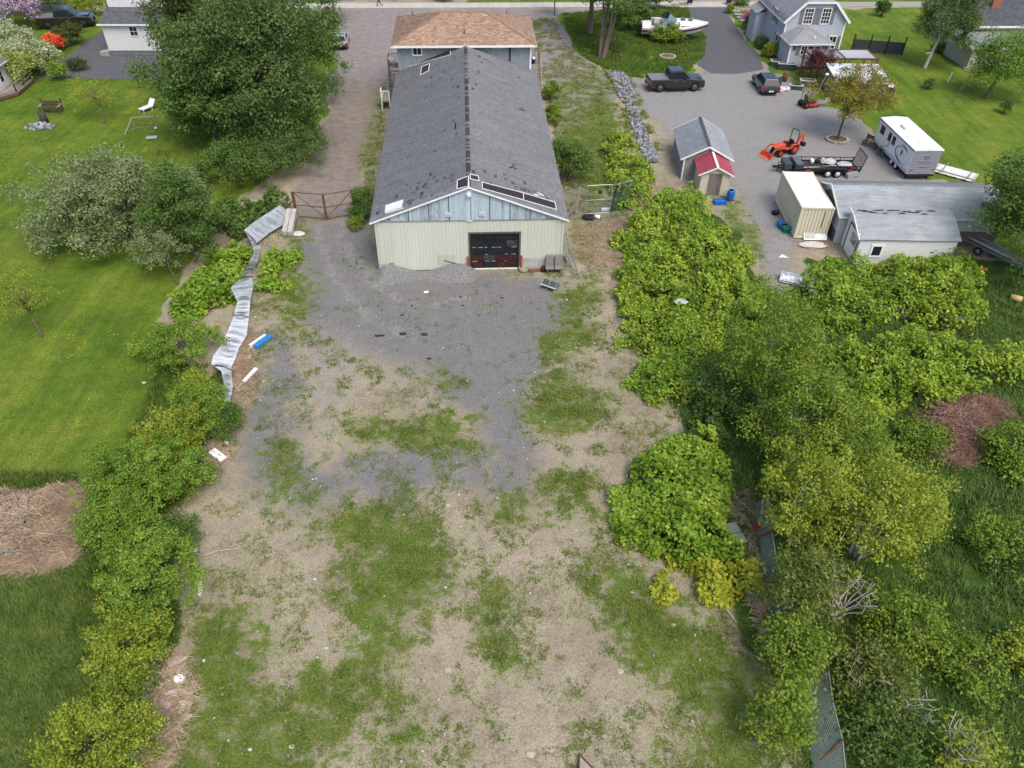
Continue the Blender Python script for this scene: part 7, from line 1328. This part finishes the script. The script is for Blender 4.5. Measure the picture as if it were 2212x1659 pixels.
tag(MB().lathe((0, 0, 0), [(.28, 0), (.36, .3), (.33, .3), (.3, .2)], 14).build('planter_tub', M('moss_tub', (.30, .29, .20), .85), None, True, loc=G(1131, 586)), 'round concrete tub of weeds beside the garage door', 'planter')
lump('black_helmet', m_dark, G(1173, 587), .2, .2, .4, 14, 'black round canister left of the van seat', 'canister'); tag(MB().cb((0, 0, .1), (.9, .2, .14), .1).build('brick_rubble', M('brick_rubble', (.22, .09, .06), .9, .3), None, loc=G(1152, 586)), 'low heap of red brick rubble beside the tub', 'rubble')
ld = thing('ladder', 'aluminium ladder leaning on the right corner of the warehouse', 'ladder', (0, 0, 0)); a = G(1243, 590); b = WM @ Vector((WW+.05, .4, 2.7)); sd2 = (b-a).cross(up).normalized()*.2
for s in (-1, 1): MB().bar(a+sd2*s, b+sd2*s, .05, .08).build('stile', m_chrome, ld)
for i in range(9): f = .08+i*.105; MB().bar(a.lerp(b, f)-sd2, a.lerp(b, f)+sd2, .03).build('rung', m_chrome, ld)
tag(MB().bar(G(1236, 580), WM @ Vector((WW+.05, 1.2, 2.4)), .12, .05).build('plank', m_wood), 'grey plank leaning beside the aluminium ladder', 'plank')
tag(MB().lathe((0, 0, 0), [(.26, -.03), (.3, 0), (.26, .03), (.22, 0)], 16, 'X').build('hose_coil', m_grey_metal, None, True, loc=WM @ Vector((WW+.3, .2, .6)), rz=.5), 'coil of grey hose hanging at the warehouse corner', 'hose')
# ---- green mesh fence leaning along the lower right
for i, (rows, lab) in enumerate((([(1632, 1085, .2, 1660, 1075, 1.2), (1640, 1160, .2, 1668, 1150, 1.2), (1645, 1240, .15, 1680, 1225, 1.1), (1655, 1310, .1, 1700, 1290, 1.0), (1660, 1330, .1, 1695, 1320, .9)], 'leaning green wire mesh fence behind the near knotweed'), ([(1735, 1400, .1, 1780, 1395, 1.0), (1738, 1470, .1, 1790, 1450, 1.0), (1745, 1560, .1, 1800, 1520, 1.0), (1755, 1659, .1, 1820, 1600, 1.0), (1765, 1760, .1, 1830, 1690, 1.0)], 'leaning green wire mesh fence at the bottom right'))):
    t = thing('mesh_fence', lab, 'fence', (0, 0, 0)); R_ = [[G(r[0], r[1], r[2]).lerp(G(r[3], r[4], r[5]), j/4) for j in range(5)] for r in rows]; mesh_sheet(R_, .13, .034, M('teal_mesh', (.14, .185, .165), .55, .2, 3), t)
    for r in R_[1::2]: MB().tube([r[0]-up*.1, r[4]+up*.1], .04, 6).build('post', m_rust, t)
    MB().tube([r[4] for r in R_], .025, 6).build('top_wire', m_grey_metal, t)
for i, (px, py) in enumerate(((1425, 530), (1452, 560), (1490, 640), (1527, 720))): post('fence_post', ('thin rusty post at the top of the long knotweed thicket', 'second rusty post in the long knotweed thicket', 'third rusty post leaning in the long knotweed thicket', 'lowest rusty post in the long knotweed thicket')[i], 'post', G(px, py)-up*.2, G(px, py)+up*3.1+Vector((.1+.08*i, 0, 0)), .05, m_rust)
cu = thing('green_cushion', 'grey green folded cushion at the edge of the near knotweed', 'cushion', G(1585, 1165, 0)+up*.35, rad(15))
for i in (0, 1): MB().cb((0, -.32+.64*i, .1), (.6, .6, .16)).build('cushion', M('sage_fabric', (.15, .18, .14), .8), cu, bevel=.05)
MB().box(-.25, .25, -.55, .55, -.36, .02).build('base_frame', m_dark, cu)
tag(MB().cb((0, 0, .2), (.35, .25, .35), .4, 0, .4).build('red_tin', M('red_tin', (.40, .04, .03), .5), None, loc=G(1637, 1145)), 'red tin beside the planks and the green mesh fence', 'tin')
bw = thing('wooden_prow', 'grey pointed wooden corner piece at the bottom edge', 'timber', G(1262, 1662), rad(20)); MB().ext([(-.3, -.2, .05), (.3, -.2, .05), (0, .5, .05)], (0, 0, .12)).build('plate', m_wood, bw); MB().bar((-.3, -.2, .2), (0, .5, .2), .05).build('edge', m_dwood, bw); MB().bar((.3, -.2, .2), (0, .5, .2), .05).build('edge', m_dwood, bw)
# ---- rock drain
rk = np.random.RandomState(9); path = GP([(1325, 158), (1345, 180), (1358, 215), (1378, 275), (1398, 325), (1412, 350)]); v = []; q = []
ico = np.array([(0, 0, 1), (.9, 0, .3), (.28, .85, .35), (-.72, .52, .3), (-.72, -.52, .3), (.28, -.85, .35), (.5, .6, -.4), (-.5, .3, -.4), (0, -.7, -.4)]); fc = [(0, 1, 2), (0, 2, 3), (0, 3, 4), (0, 4, 5), (0, 5, 1), (1, 6, 2), (2, 6, 7), (2, 7, 3), (3, 7, 4), (4, 7, 8), (4, 8, 5), (5, 8, 1), (1, 8, 6)]
for i in range(1250):
    k = rk.randint(len(path)-1); f = rk.rand(); c = np.array(path[k])*(1-f)+np.array(path[k+1])*f; wdt = .62+.35*(k < 2); c = c+np.array([rk.uniform(-wdt, wdt), rk.uniform(-.4, .4)]); s = rk.uniform(.07, .19); o0 = len(v)*9; v.append(ico*s*rk.uniform(.7, 1.3, (1, 3))*rk.uniform(.85, 1.15, (9, 1))+np.array([c[0], c[1], .06+rk.rand()*.12])); q += [(o0+a, o0+b, o0+c_) for a, b, c_ in fc]
o = npmesh('drain_rocks', np.concatenate(v), np.array(q), M('drain_rock', (.22, .23, .25), .85, .1, 2, rnd='isl', rv=.6), None, tri=True); tag(o, 'blue grey loose rocks filling the drain beside the gravel parking', 'rocks', None, 'stuff')
X, Y_ = scatter([(a-1.3, b) for a, b in path]+[(a+1.3, b) for a, b in path[::-1]], 26, 510, .52, .9); blades('drain_weeds', 'weeds growing among the rocks of the drain', X, Y_, np.full(len(X), .3), L_grass, 51, 5, .12, .03, .9)
# ---- loose pebbles over the yard
r_ = np.random.RandomState(12); X, Y_ = scatter(YARD, 5.5, 500); k = (Y_ < 47) & (Y_ > 11); X, Y_ = X[k], Y_[k]; sz = r_.uniform(.012, .03, len(X))*(1+2.2*(r_.rand(len(X)) < .05)); v = ico[None]*sz[:, None, None]*r_.uniform(.7, 1.3, (len(X), 1, 3))+np.stack([X, Y_, sz*.4], 1)[:, None, :]; q = (np.arange(len(X))*9)[:, None, None]+np.array(fc)[None]
o = npmesh('pebbles', v.reshape(-1, 3), q.reshape(-1, 3), M('yard_pebble', (.36, .34, .30), .9, .1, 2, rnd='isl', rv=.45), None, tri=True); tag(o, 'loose pebbles strewn over the sandy yard', 'pebbles', None, 'stuff')
# ---- shed corner: barrel and crates
br = thing('barrel', 'tall blue plastic barrel beside the shed porch', 'barrel', G(1576, 432)); MB().lathe((0, 0, 0), [(.25, 0), (.30, .12), (.31, .45), (.30, .8), (.25, .9)], 16).build('drum', m_blueplastic, br, True); MB().lathe((0, 0, .9), [(.25, 0), (.25, .02), (.2, .0)], 16).build('lid', M('pale_blue_lid', (.2, .38, .62), .4), br)
for z in (.3, .6): MB().lathe((0, 0, z), [(.31, -.02), (.325, 0), (.31, .02)], 16).build('hoop', m_blueplastic, br, True)
cr_ = thing('crate', 'low blue plastic crate before the shed door', 'crate', G(1554, 440), rad(5)); MB().box(-.5, .5, -.28, .28, 0, .06).build('bottom', m_blueplastic, cr_)
for x0, x1, y0, y1 in ((-.5, .5, -.28, -.24), (-.5, .5, .24, .28), (-.5, -.46, -.24, .24), (.46, .5, -.24, .24)): MB().box(x0, x1, y0, y1, .06, .32).build('side', m_blueplastic, cr_)
MB().box(-.46, .46, -.24, .24, .2, .24).build('contents', M('blue_load', (.02, .16, .5), .5, .3, 6), cr_)
# ---- around the container
tag(MB().cb((0, 0, .16), (.5, .35, .3), .3).box(-.1, .1, -.4, .1, .3, .34).build('battery_box', m_dark, None, loc=G(1674, 463), bevel=.02), 'black battery box on the left of the container', 'box')
for i, (px, py, c, lab) in enumerate(((1687, 492, (.02, .13, .36), 'blue recycling box beside the container'), (1696, 500, (.01, .17, .13), 'green recycling box beside the container corner'))):
    b_ = thing('recycling_box', lab, 'box', G(px, py), rad(10)); mm = M('recycle_%s' % lab.split()[0], c, .45); MB().loft([[(-.22, -.3, 0), (.22, -.3, 0), (.22, .3, 0), (-.22, .3, 0)], [(-.27, -.36, .42), (.27, -.36, .42), (.27, .36, .42), (-.27, .36, .42)]]).build('tub', mm, b_); MB().box(-.29, .29, -.38, .38, .40, .44).build('rim', mm, b_)
dr2 = thing('loose_door', 'white panel door with window lying against the container end', 'door', G(1760, 520), rad(0)); R0 = rad(48)
MB().cb((0, .25, .42), (1.75, .9, .07), 0, 0, 0, R0).build('slab', m_white, dr2); MB().cb((-.4, .21, .45), (.72, .62, .07), 0, 0, 0, R0).build('pane', M('grey_pane', (.24, .28, .28), .2), dr2)
lump('white_tarp', M('dirty_white_tarp', (.55, .51, .48), .7, .15), G(1755, 533), 1.0, .45, .3, 15, 'crumpled dirty white tarp below the loose white door', 'tarp'); tag(MB().ext([(0, 0, .02), (.75, 0, .02), (.35, .45, .03)], (0, 0, .02)).build('white_sheet', m_white, None, loc=G(1682, 557)), 'white triangular sheet on the gravel path', 'sheet')
for i in (0, 1): tag(MB().box(0, 1.0, -.05, .05, .02+i*.0, .1).build('lath', m_wood, None, loc=G(1706, 515+i*5), rz=rad(-6)), ('upper wooden lath under the container end', 'lower wooden lath under the container end')[i], 'lath')
al = thing('metal_sheet', 'bent shiny metal sheet with white flaking paint beside the long knotweed', 'metal sheet', G(1720, 612), rad(-22)); q = MB(); n = 10
for i in range(n+1):
    for j in range(2): x_ = -1.15+2.3*j; a = math.pi*.62*i/n; q.v.append((x_, -.42+.84*i/n, .12+.42*math.sin(a)))
q.f = [[2*i, 2*i+1, 2*i+3, 2*i+2] for i in range(n)]; q.m = [0]*n; q.build('shell', M('flaking_metal', (.38, .41, .45), .35, .1, 1.2, metal=.3, c2=(.75, .75, .75), c2at=.54), al, True); MB().box(-1.1, 1.1, -.38, -.3, 0, .2).build('edge_support', m_dark, al)
for i, (px, py, s, mt, lab) in enumerate(((1757, 632, .4, m_white, 'white plastic scrap below the metal sheet'), (1750, 648, .3, m_white, 'white casing with black holes near the orange scrap'), (1768, 655, .3, M('orange_scrap', (.50, .12, .04), .5), 'orange plastic scrap below the white casing'), (1742, 598, .3, m_bag, 'pale scrap above the metal sheet'), (1938, 610, .25, M('dark_red_scrap', (.22, .04, .03), .6), 'dark red scrap in the knotweed bush'))): lump('scrap', mt, G(px, py), s, s*.6, s*.5, 200+i, lab, 'rubbish')
pl_ = thing('pallet', 'grey wooden pallet half hidden under the knotweed bush', 'pallet', G(1782, 645), rad(-15))
for i in range(7): MB().box(-.5, .5, -.5+i*.145, -.4+i*.145, .1, .125).build('slat', m_wood, pl_)
for i in range(3): MB().box(-.5+i*.45, -.4+i*.45, -.5, .48, 0, .1).build('bearer', m_wood, pl_)
for i, (px, py, l, w_, a, mt, lab) in enumerate(((1938, 674, 1.5, 1.0, 70, m_concrete, 'concrete slab lying before the knotweed bush'), (2065, 690, 1.8, .35, 6, m_concrete, 'long flat concrete piece in the grass path'), (1845, 692, .9, .4, 15, m_concrete, 'grey block at the foot of the left knotweed bush'))): tag(MB().cb((0, 0, .06), (l, w_, .12)).build('concrete_slab', mt, None, loc=G(px, py), rz=rad(a), bevel=.02), lab, 'slab')
tag(MB().tube([(-.35, 0, .22), (.35, 0, .22)], .22, 12).build('yellow_log', M('yellow_drum', (.45, .34, .14), .7), None, True, loc=G(2192, 650), rz=rad(-30)), 'short yellow drum lying in the grass at the right', 'drum')
sc = thing('scrap_trailer', 'grey boat trailer loaded with boards and pipes right of the white shed', 'trailer', G(2140, 552), rad(-58)); 
for s in (-1, 1): MB().bar((-2.2, s*.6, .5), (1.8, s*.5, .5), .08).build('rail', m_grey_metal, sc); MB().bar((1.8, s*.5, .5), (2.9, 0, .45), .07).build('drawbar', m_grey_metal, sc); wheel(sc, -.6, s*.85, .3, .18, m_grey_metal, s)
for x0 in (-2.1, -.9, .3, 1.6): MB().box(x0-.04, x0+.04, -.6, .6, .46, .54).build('crossbar', m_grey_metal, sc)
for i in range(4): MB().bar((-2.4, -.4+i*.26, .62+.06*i), (1.6+.3*i, -.35+i*.2, .62), .2, .05).build('board', m_wood, sc)
MB().tube([(-.5, .45, .8), (3.4, .35, .3)], .05, 8).build('pipe', M('teal_pipe', (.16, .34, .36), .4), sc); MB().tube([(-1.8, -.5, .8), (3.0, -.2, .5)], .05, 8).build('pipe', m_chrome, sc)
tag(MB().cb((0, 0, .1), (.9, .2, .14), .5).build('orange_paddle', M('orange_plastic', (.55, .22, .03), .5), None, loc=G(2118, 583), rz=rad(-40)), 'orange plastic paddle beside the boat trailer', 'paddle')
# ---- around the camper and the golden tree
rg = thing('stone_ring', 'low round stone ring at the foot of the golden tree', 'tree ring', G(1808, 303))
for i in range(16):
    a = i*math.pi/8; MB().cb((.95*math.cos(a), .85*math.sin(a), .1), (.34, .26, .2), a+1.57).build('stone', M('ring_stone', (.36, .32, .26), .9, .15, rnd='obj', rv=.2), rg, bevel=.03)
MB().lathe((0, 0, 0), [(.8, 0), (.75, .12), (.1, .16)], 14).build('soil', M('brown_soil', (.14, .10, .06), .95, .3, 6), rg)
bn = thing('wooden_bench', 'brown wooden bench piled with firewood beside the camper', 'bench', G(1878, 318), rad(-55))
for i in range(4): MB().box(-.75, .75, -.25+i*.13, -.14+i*.13, .42, .46).build('seat_slat', m_dwood, bn)
for i in range(3): MB().box(-.75, .75, .28, .32, .55+i*.15, .67+i*.15).build('back_slat', m_dwood, bn)
for a in (-.65, .65):
    for b in (-.2, .28): MB().box(a-.04, a+.04, b-.04, b+.04, 0, .45 if b < 0 else 1.0).build('leg', m_dwood, bn)
for i in range(5): tag(MB().tube([(-.25, 0, 0), (.25, 0, 0)], .07, 8).build('firewood', M('fresh_wood', (.42, .28, .13), .8, .2), None, loc=G(1880, 318)+up*(.54+.12*(i//3))+Vector((-.25+.17*(i % 3), .05*(i % 2), 0)), rz=rad(30+i*14)), 'split log of firewood on the brown bench', 'firewood', 'firewood on the bench')
tb = thing('table', 'small grey wooden table beside the firewood bench', 'table', G(1906, 336), rad(20)); m_gt = M('grey_table', (.15, .14, .145), .8)
for i in range(5): MB().box(-.45, .45, -.38+i*.155, -.24+i*.155, .70, .74).build('top_board', m_gt, tb)
for a in (-.4, .4):
    for b in (-.32, .32): MB().box(a-.04, a+.04, b-.04, b+.04, 0, .7).build('leg', m_gt, tb)
lump('yellow_bag', M('yellow_bag', (.55, .33, .03), .6), G(1944, 366), .22, .15, .15, 16, 'small yellow bag beside the camper wheels', 'bag')
lt = thing('lumber_stack', 'stack of boards under white plastic behind the camper', 'lumber', G(2062, 378), rad(-38)); 
for i in range(4):
    for j in range(3): MB().box(-1.7, 1.7, -.7+i*.35, -.38+i*.35, .1+j*.09, .18+j*.09).build('board', M('stacked_board', (.45, .42, .36), .8, .15, rnd='obj', rv=.2), lt)
q = MB(); n, k = 12, 6
for i in range(n+1):
    for j in range(k+1): q.v.append((-1.5+3.0*i/n, -.8+1.6*j/k, .40-(.25 if j in (0, k) else 0)+.03*math.sin(i*2.1+j*1.3)))
q.f = [[i*(k+1)+j, (i+1)*(k+1)+j, (i+1)*(k+1)+j+1, i*(k+1)+j+1] for i in range(n) for j in range(k)]; q.m = [0]*len(q.f); q.build('plastic_cover', M('plastic_white', (.64, .64, .63), .4, .1), lt)
for x0 in (-1.0, 1.1): MB().box(x0, x0+.08, -1.1, 1.1, .42, .48).build('batten', m_wood, lt)
# ---- patio of the grey house
for i, (px, py, l, w_, h, lab) in enumerate(((1676, 141, 1.3, .9, .55, 'dark raised planter with white rim at the driveway edge'), (1742, 187, 1.6, .8, .75, 'dark planter box with pale top beside the red leaved tree'), (1718, 193, 1.4, .6, .5, 'low dark planter box with flowers'), (1698, 150, 2.0, .6, .7, 'dark planter wall before the porch room'))):
    t = thing('planter_box', lab, 'planter', G(px, py), rad(-8)); MB().box(-l/2, l/2, -w_/2, w_/2, 0, h-.06).build('box', M('dark_block', (.045, .055, .06), .7, .15), t, bevel=.02); MB().box(-l/2-.05, l/2+.05, -w_/2-.05, w_/2+.05, h-.06, h).build('coping', M('pale_coping', (.40, .41, .42), .8), t); MB().box(-l/2+.15, l/2-.15, -w_/2+.15, w_/2-.15, h, h+.03).build('soil', M('brown_soil', (.14, .10, .06), .95, .3, 6), t)
tree('potted_shrub', 'small green plant in the low dark planter box', (G(1718, 193).x, G(1718, 193).y), .9, (.45, .3, .2), .72, 500, .12, L_mid, 230, 10, .15, .03, m_twig, cat='plant', stems=2, limbs=3)
tag(MB().lathe((0, 0, 0), [(.22, 0), (.3, .5), (.28, .9), (.15, 1.1)], 12).build('wooden_barrel', M('brown_barrel', (.17, .075, .035), .7, .25), None, True, loc=G(1694, 176)), 'brown wooden barrel figure on the patio', 'barrel')
lump('white_sack', M('white_sack', (.62, .58, .58), .5), G(1687, 199), .45, .35, .55, 17, 'white plastic sack beside the rear of the suv', 'sack'); lump('white_sack', M('white_sack', (.62, .58, .58), .5), G(1700, 196), .3, .3, .4, 18, 'small white sack right of the suv', 'sack')
lp = thing('pole_lamp', 'leaning grey pole with a white lamp head by the red mower', 'lamp', G(1752, 228)); MB().tube([(0, 0, 0), (.75, .1, 3.1)], .05, 8).build('pole', M('grey_pole', (.25, .24, .23), .7), lp); MB().lathe((.8, .1, 3.1), [(.1, -.1), (.18, 0), (.15, .12)], 10).build('lamp_head', m_white, lp, True)
tag(MB().cb((0, 0, .3), (.7, .06, .6), .3, 0, 0, .5).build('white_signboard', m_white, None, loc=G(1786, 222)), 'white board leaning among the tools by the golden tree', 'board')
lump('tool_heap', M('grey_tools', (.2, .19, .18), .6, .4, 8), G(1770, 228), .7, .4, .5, 19, 'heap of grey tools behind the red mower', 'tools')
fn = thing('panel_fence', 'black panel fence with tall posts on the right lawn', 'fence', (0, 0, 0)); a, b = G(1838, 112), G(1947, 120)
for i in range(4): p = a.lerp(b, i/3); MB().bar(p, p+up*2.1, .12).build('post', m_dark, fn)
for i in range(3): p, q_ = a.lerp(b, i/3), a.lerp(b, (i+1)/3); MB().ext([p+up*.1, q_+up*.1, q_+up*1.45, p+up*1.45], (0, .06, 0)).build('panel', M('charcoal_panel', (.045, .048, .055), .6, .08), fn)
post('rusty_pole', 'leaning rusty pole on the right lawn', 'pole', G(2057, 222), G(2057, 222)+Vector((1.0, .3, 2.7)), .05, m_rust); post('white_pole', 'short white pole near the leaning rusty pole', 'pole', G(2047, 177), G(2047, 177)+Vector((.15, 0, 1.0)), .05, m_white)
post('white_pipe', 'white pipe lying on the lawn by the round maple', 'pipe', G(2000, 117)+up*.06, G(2020, 112)+up*.1, .07, m_white)
# ---- boat lawn things
rg2 = thing('stone_planter', 'round pale stone planter on the boat lawn', 'planter', G(1442, 124))
for i in range(12): a = i*math.pi/6; MB().cb((.85*math.cos(a), .75*math.sin(a), .1), (.4, .25, .22), a+1.57).build('stone', M('ring_stone', (.36, .32, .26), .9, .15, rnd='obj', rv=.2), rg2, bevel=.03)
MB().lathe((0, 0, 0), [(.72, 0), (.7, .12), (.1, .2)], 12).build('soil', M('brown_soil', (.14, .10, .06), .95, .3, 6), rg2)
ch_ = thing('garden_chair', 'brown wooden garden chair below the boat lawn trees', 'chair', G(1331, 116), rad(20))
for a in (-.28, .28):
    for b in (-.25, .25): MB().box(a-.04, a+.04, b-.04, b+.04, 0, .6 if b < 0 else 1.1).build('leg', m_dwood, ch_)
for i in range(4): MB().box(-.3, .3, -.28+i*.14, -.17+i*.14, .42, .46).build('seat_slat', m_dwood, ch_)
for i in range(3): MB().box(-.3, .3, .25, .29, .6+i*.17, .72+i*.17).build('back_slat', m_dwood, ch_)
for px, lab in ((1489, 'dark wheeled bin at the left of the driveway mouth'), (1573, 'dark wheeled bin at the right of the driveway mouth')):
    t = thing('wheelie_bin', lab, 'bin', G(px, 11), 0); MB().loft([[(-.28, -.3, .08), (.28, -.3, .08), (.28, .3, .08), (-.28, .3, .08)], [(-.36, -.4, 1.05), (.36, -.4, 1.05), (.36, .4, 1.05), (-.36, .4, 1.05)]]).build('body', M('bin_navy', (.02, .025, .045), .5), t); MB().box(-.38, .38, -.43, .42, 1.05, 1.12).build('lid', M('bin_navy', (.02, .025, .045), .5), t, bevel=.02); MB().box(-.3, .3, -.32, -.3, .2, .3).build('label', m_white, t)
    for s in (-1, 1): MB().lathe((s*.3, .3, .12), [(.12, -.03), (.12, .03)], 10, 'X').build('wheel', m_rubber, t)
for i in range(6): tag(MB().cb((0, 0, .06+.02*i), (1.1, .55, .12), .5).build('path_step', m_concrete, None, loc=G(1578+i*5.6, 12+i*7), rz=rad(-30)), ('%s concrete path step from the street beside the grey house' % ('first', 'second', 'third', 'fourth', 'fifth', 'sixth')[i]), 'step', 'concrete path steps')
# ---- left lawn furniture
bn = thing('garden_bench', 'dark wooden garden bench on the left lawn', 'bench', G(113, 243), rad(1))
for i in range(4): MB().box(-.85, .85, -.28+i*.14, -.17+i*.14, .42, .46).build('seat_slat', m_dwood, bn)
for i in range(4): MB().box(-.8, .8, .28+i*.03, .33+i*.03, .52+i*.13, .62+i*.13).build('back_slat', m_dwood, bn)
for s in (-1, 1):
    MB().bar((s*.9, -.35, 0), (s*.9, -.3, .68), .1).build('leg', m_dwood, bn); MB().bar((s*.9, .3, 0), (s*.98, .5, 1.25), .1).build('leg', m_dwood, bn); MB().bar((s*.9, -.38, .68), (s*.95, .42, .72), .14, .06).build('armrest', m_wood, bn)
tag(MB().lathe((0, 0, 0), [(.38, 0), (.34, .5), (.36, .95), (.29, .95), (.27, .7)], 14).build('stump_planter', M('dark_stump', (.06, .055, .05), .9, .3, 8), None, True, loc=G(97, 264)), 'dark hollow stump planter beside the stone heap', 'planter')
sp_ = thing('stone_heap', 'oval heap of grey stones before the garden bench', 'stones', G(87, 275)); r_ = random.Random(4); s0 = None
for i in range(70):
    if s0 is None: s0 = MB().add([tuple(p) for p in ico*.17], fc).build('stone', M('lilac_stone', (.30, .30, .33), .9, .15, 3, rnd='obj', rv=.45), sp_); o = s0
    else: o = s0.copy(); col.objects.link(o); o.parent = sp_
    a = r_.uniform(0, 6.28); q = r_.random()**.5; o.location = (1.35*q*math.cos(a), .85*q*math.sin(a), .08+.16*(1-q)); o.rotation_euler = (r_.uniform(0, 3), r_.uniform(0, 3), r_.uniform(0, 3)); k_ = r_.uniform(.6, 1.25); o.scale = (k_, k_, k_*.8)
gf = thing('timber_frame', 'open timber frame like a small goal under the big trees', 'frame', G(270, 291), rad(8)); gf.scale = (1, 1, .7); 
for a, b in (((0, 0, 0), (.6, 1.4, 1.5)), ((.6, 1.4, 0), (.6, 1.4, 1.5)), ((.6, 1.4, 1.5), (2.6, 1.5, 1.5)), ((2.6, 1.5, 0), (2.6, 1.5, 1.5)), ((.6, 1.4, .1), (2.6, 1.5, .1)), ((.6, 1.4, .1), (.2, .4, .1))): MB().bar(a, b, .1).build('bar', m_wood, gf)
tag(MB().cb((0, 0, .1), (.95, .6, .05), .2).build('grey_board', M('pale_grey_board', (.42, .44, .43), .6), None, loc=G(328, 299)), 'pale grey board lying on the grass by the timber frame', 'board')
tag(MB().lathe((0, 0, .11), [(.03, -.11), (.09, -.06), (.11, 0), (.09, .06), (.03, .11)], 10).build('ball', m_white, None, True, loc=G(337, 279)), 'white ball lying by the timber frame', 'ball')
lc = thing('lounge_chair', 'white lounge chair under the bronze tree', 'chair', G(316, 240), rad(60)); MB().box(-.6, .6, -.35, .35, .32, .38).build('seat', m_white, lc); MB().cb((.85, 0, .62), (.75, .7, .06), 0, 0, rad(-50)).build('backrest', m_white, lc)
for a in (-.5, .5):
    for b in (-.3, .3): MB().box(a-.03, a+.03, b-.03, b+.03, 0, .32).build('leg', m_white, lc)
ir = thing('iron_grate', 'rusty iron fire grate under the big trees', 'grate', G(352, 334), 0)
for i in range(7): MB().box(-.4+i*.13, -.37+i*.13, -.3, .3, .3, .33).build('bar', m_rust, ir)
for a in (-.4, .4):
    for b in (-.28, .28): MB().box(a-.03, a+.03, b-.03, b+.03, 0, .3).build('leg', m_rust, ir)
# ---- pedestrian on the sidewalk
def person(label, loc, rz):
    V_ = {'pel': (0, 0, .95), 'wst': (0, 0, 1.12), 'cst': (.02, 0, 1.35), 'nck': (.03, 0, 1.5), 'hed': (.05, 0, 1.63), 'top': (.05, 0, 1.74), 'ls': (.02, .19, 1.42), 'le': (-.12, .25, 1.16), 'lh': (-.02, .24, .93), 'rs': (.02, -.19, 1.42), 're': (.14, -.25, 1.16), 'rh': (.3, -.22, 1.0), 'lhip': (0, .10, .92), 'lk': (.28, .1, .52), 'la': (.30, .1, .09), 'lt': (.46, .1, .04), 'rhip': (0, -.10, .92), 'rk': (-.08, -.1, .5), 'ra': (-.42, -.1, .2), 'rt': (-.38, -.1, .05)}
    E_ = 'pel-wst wst-cst cst-nck nck-hed hed-top cst-ls ls-le le-lh cst-rs rs-re re-rh pel-lhip lhip-lk lk-la la-lt pel-rhip rhip-rk rk-ra ra-rt'.split(); R_ = {'pel': .15, 'wst': .13, 'cst': .15, 'nck': .06, 'hed': .10, 'top': .07, 'ls': .07, 'le': .05, 'lh': .04, 'rs': .07, 're': .05, 'rh': .04, 'lhip': .11, 'lk': .07, 'la': .05, 'lt': .04, 'rhip': .11, 'rk': .07, 'ra': .05, 'rt': .04}
    K = list(V_); me = bpy.data.meshes.new('body'); me.from_pydata([V_[k] for k in K], [tuple(K.index(q) for q in e.split('-')) for e in E_], []); t = thing('person', label, 'person', loc, rz); o = bpy.data.objects.new('body', me); col.objects.link(o); o.parent = t
    m_, tt, bb = newmat('walker_clothes'); pos = nn(tt, 'ShaderNodeTexCoord').outputs['Object']; sx = nn(tt, 'ShaderNodeSeparateXYZ'); tt.links.new(pos, sx.inputs[0]); o_ = mixc(tt, mth(tt, 'GREATER_THAN', sx.outputs[2], 1.0), (.04, .04, .05), (.10, .10, .12)); o_ = mixc(tt, mth(tt, 'GREATER_THAN', sx.outputs[2], 1.53), o_, (.42, .28, .21)); tt.links.new(o_, bb.inputs['Base Color']); me.materials.append(m_)
    sk_ = o.modifiers.new('skin', 'SKIN')
    for i, k in enumerate(K): me.skin_vertices[0].data[i].radius = (R_[k], R_[k]*.85); me.skin_vertices[0].data[i].use_root = (k == 'pel')
    sb = o.modifiers.new('sub', 'SUBSURF'); sb.levels = 1; sb.render_levels = 2
    MB().lathe((.04, 0, 1.62), [(.11, .0), (.125, .06), (.10, .12), (.03, .145)], 10).build('hair', M('dark_hair', (.03, .02, .015)), t, True)
person('person in dark clothes walking along the sidewalk at the top', G(820, 15), rad(184))
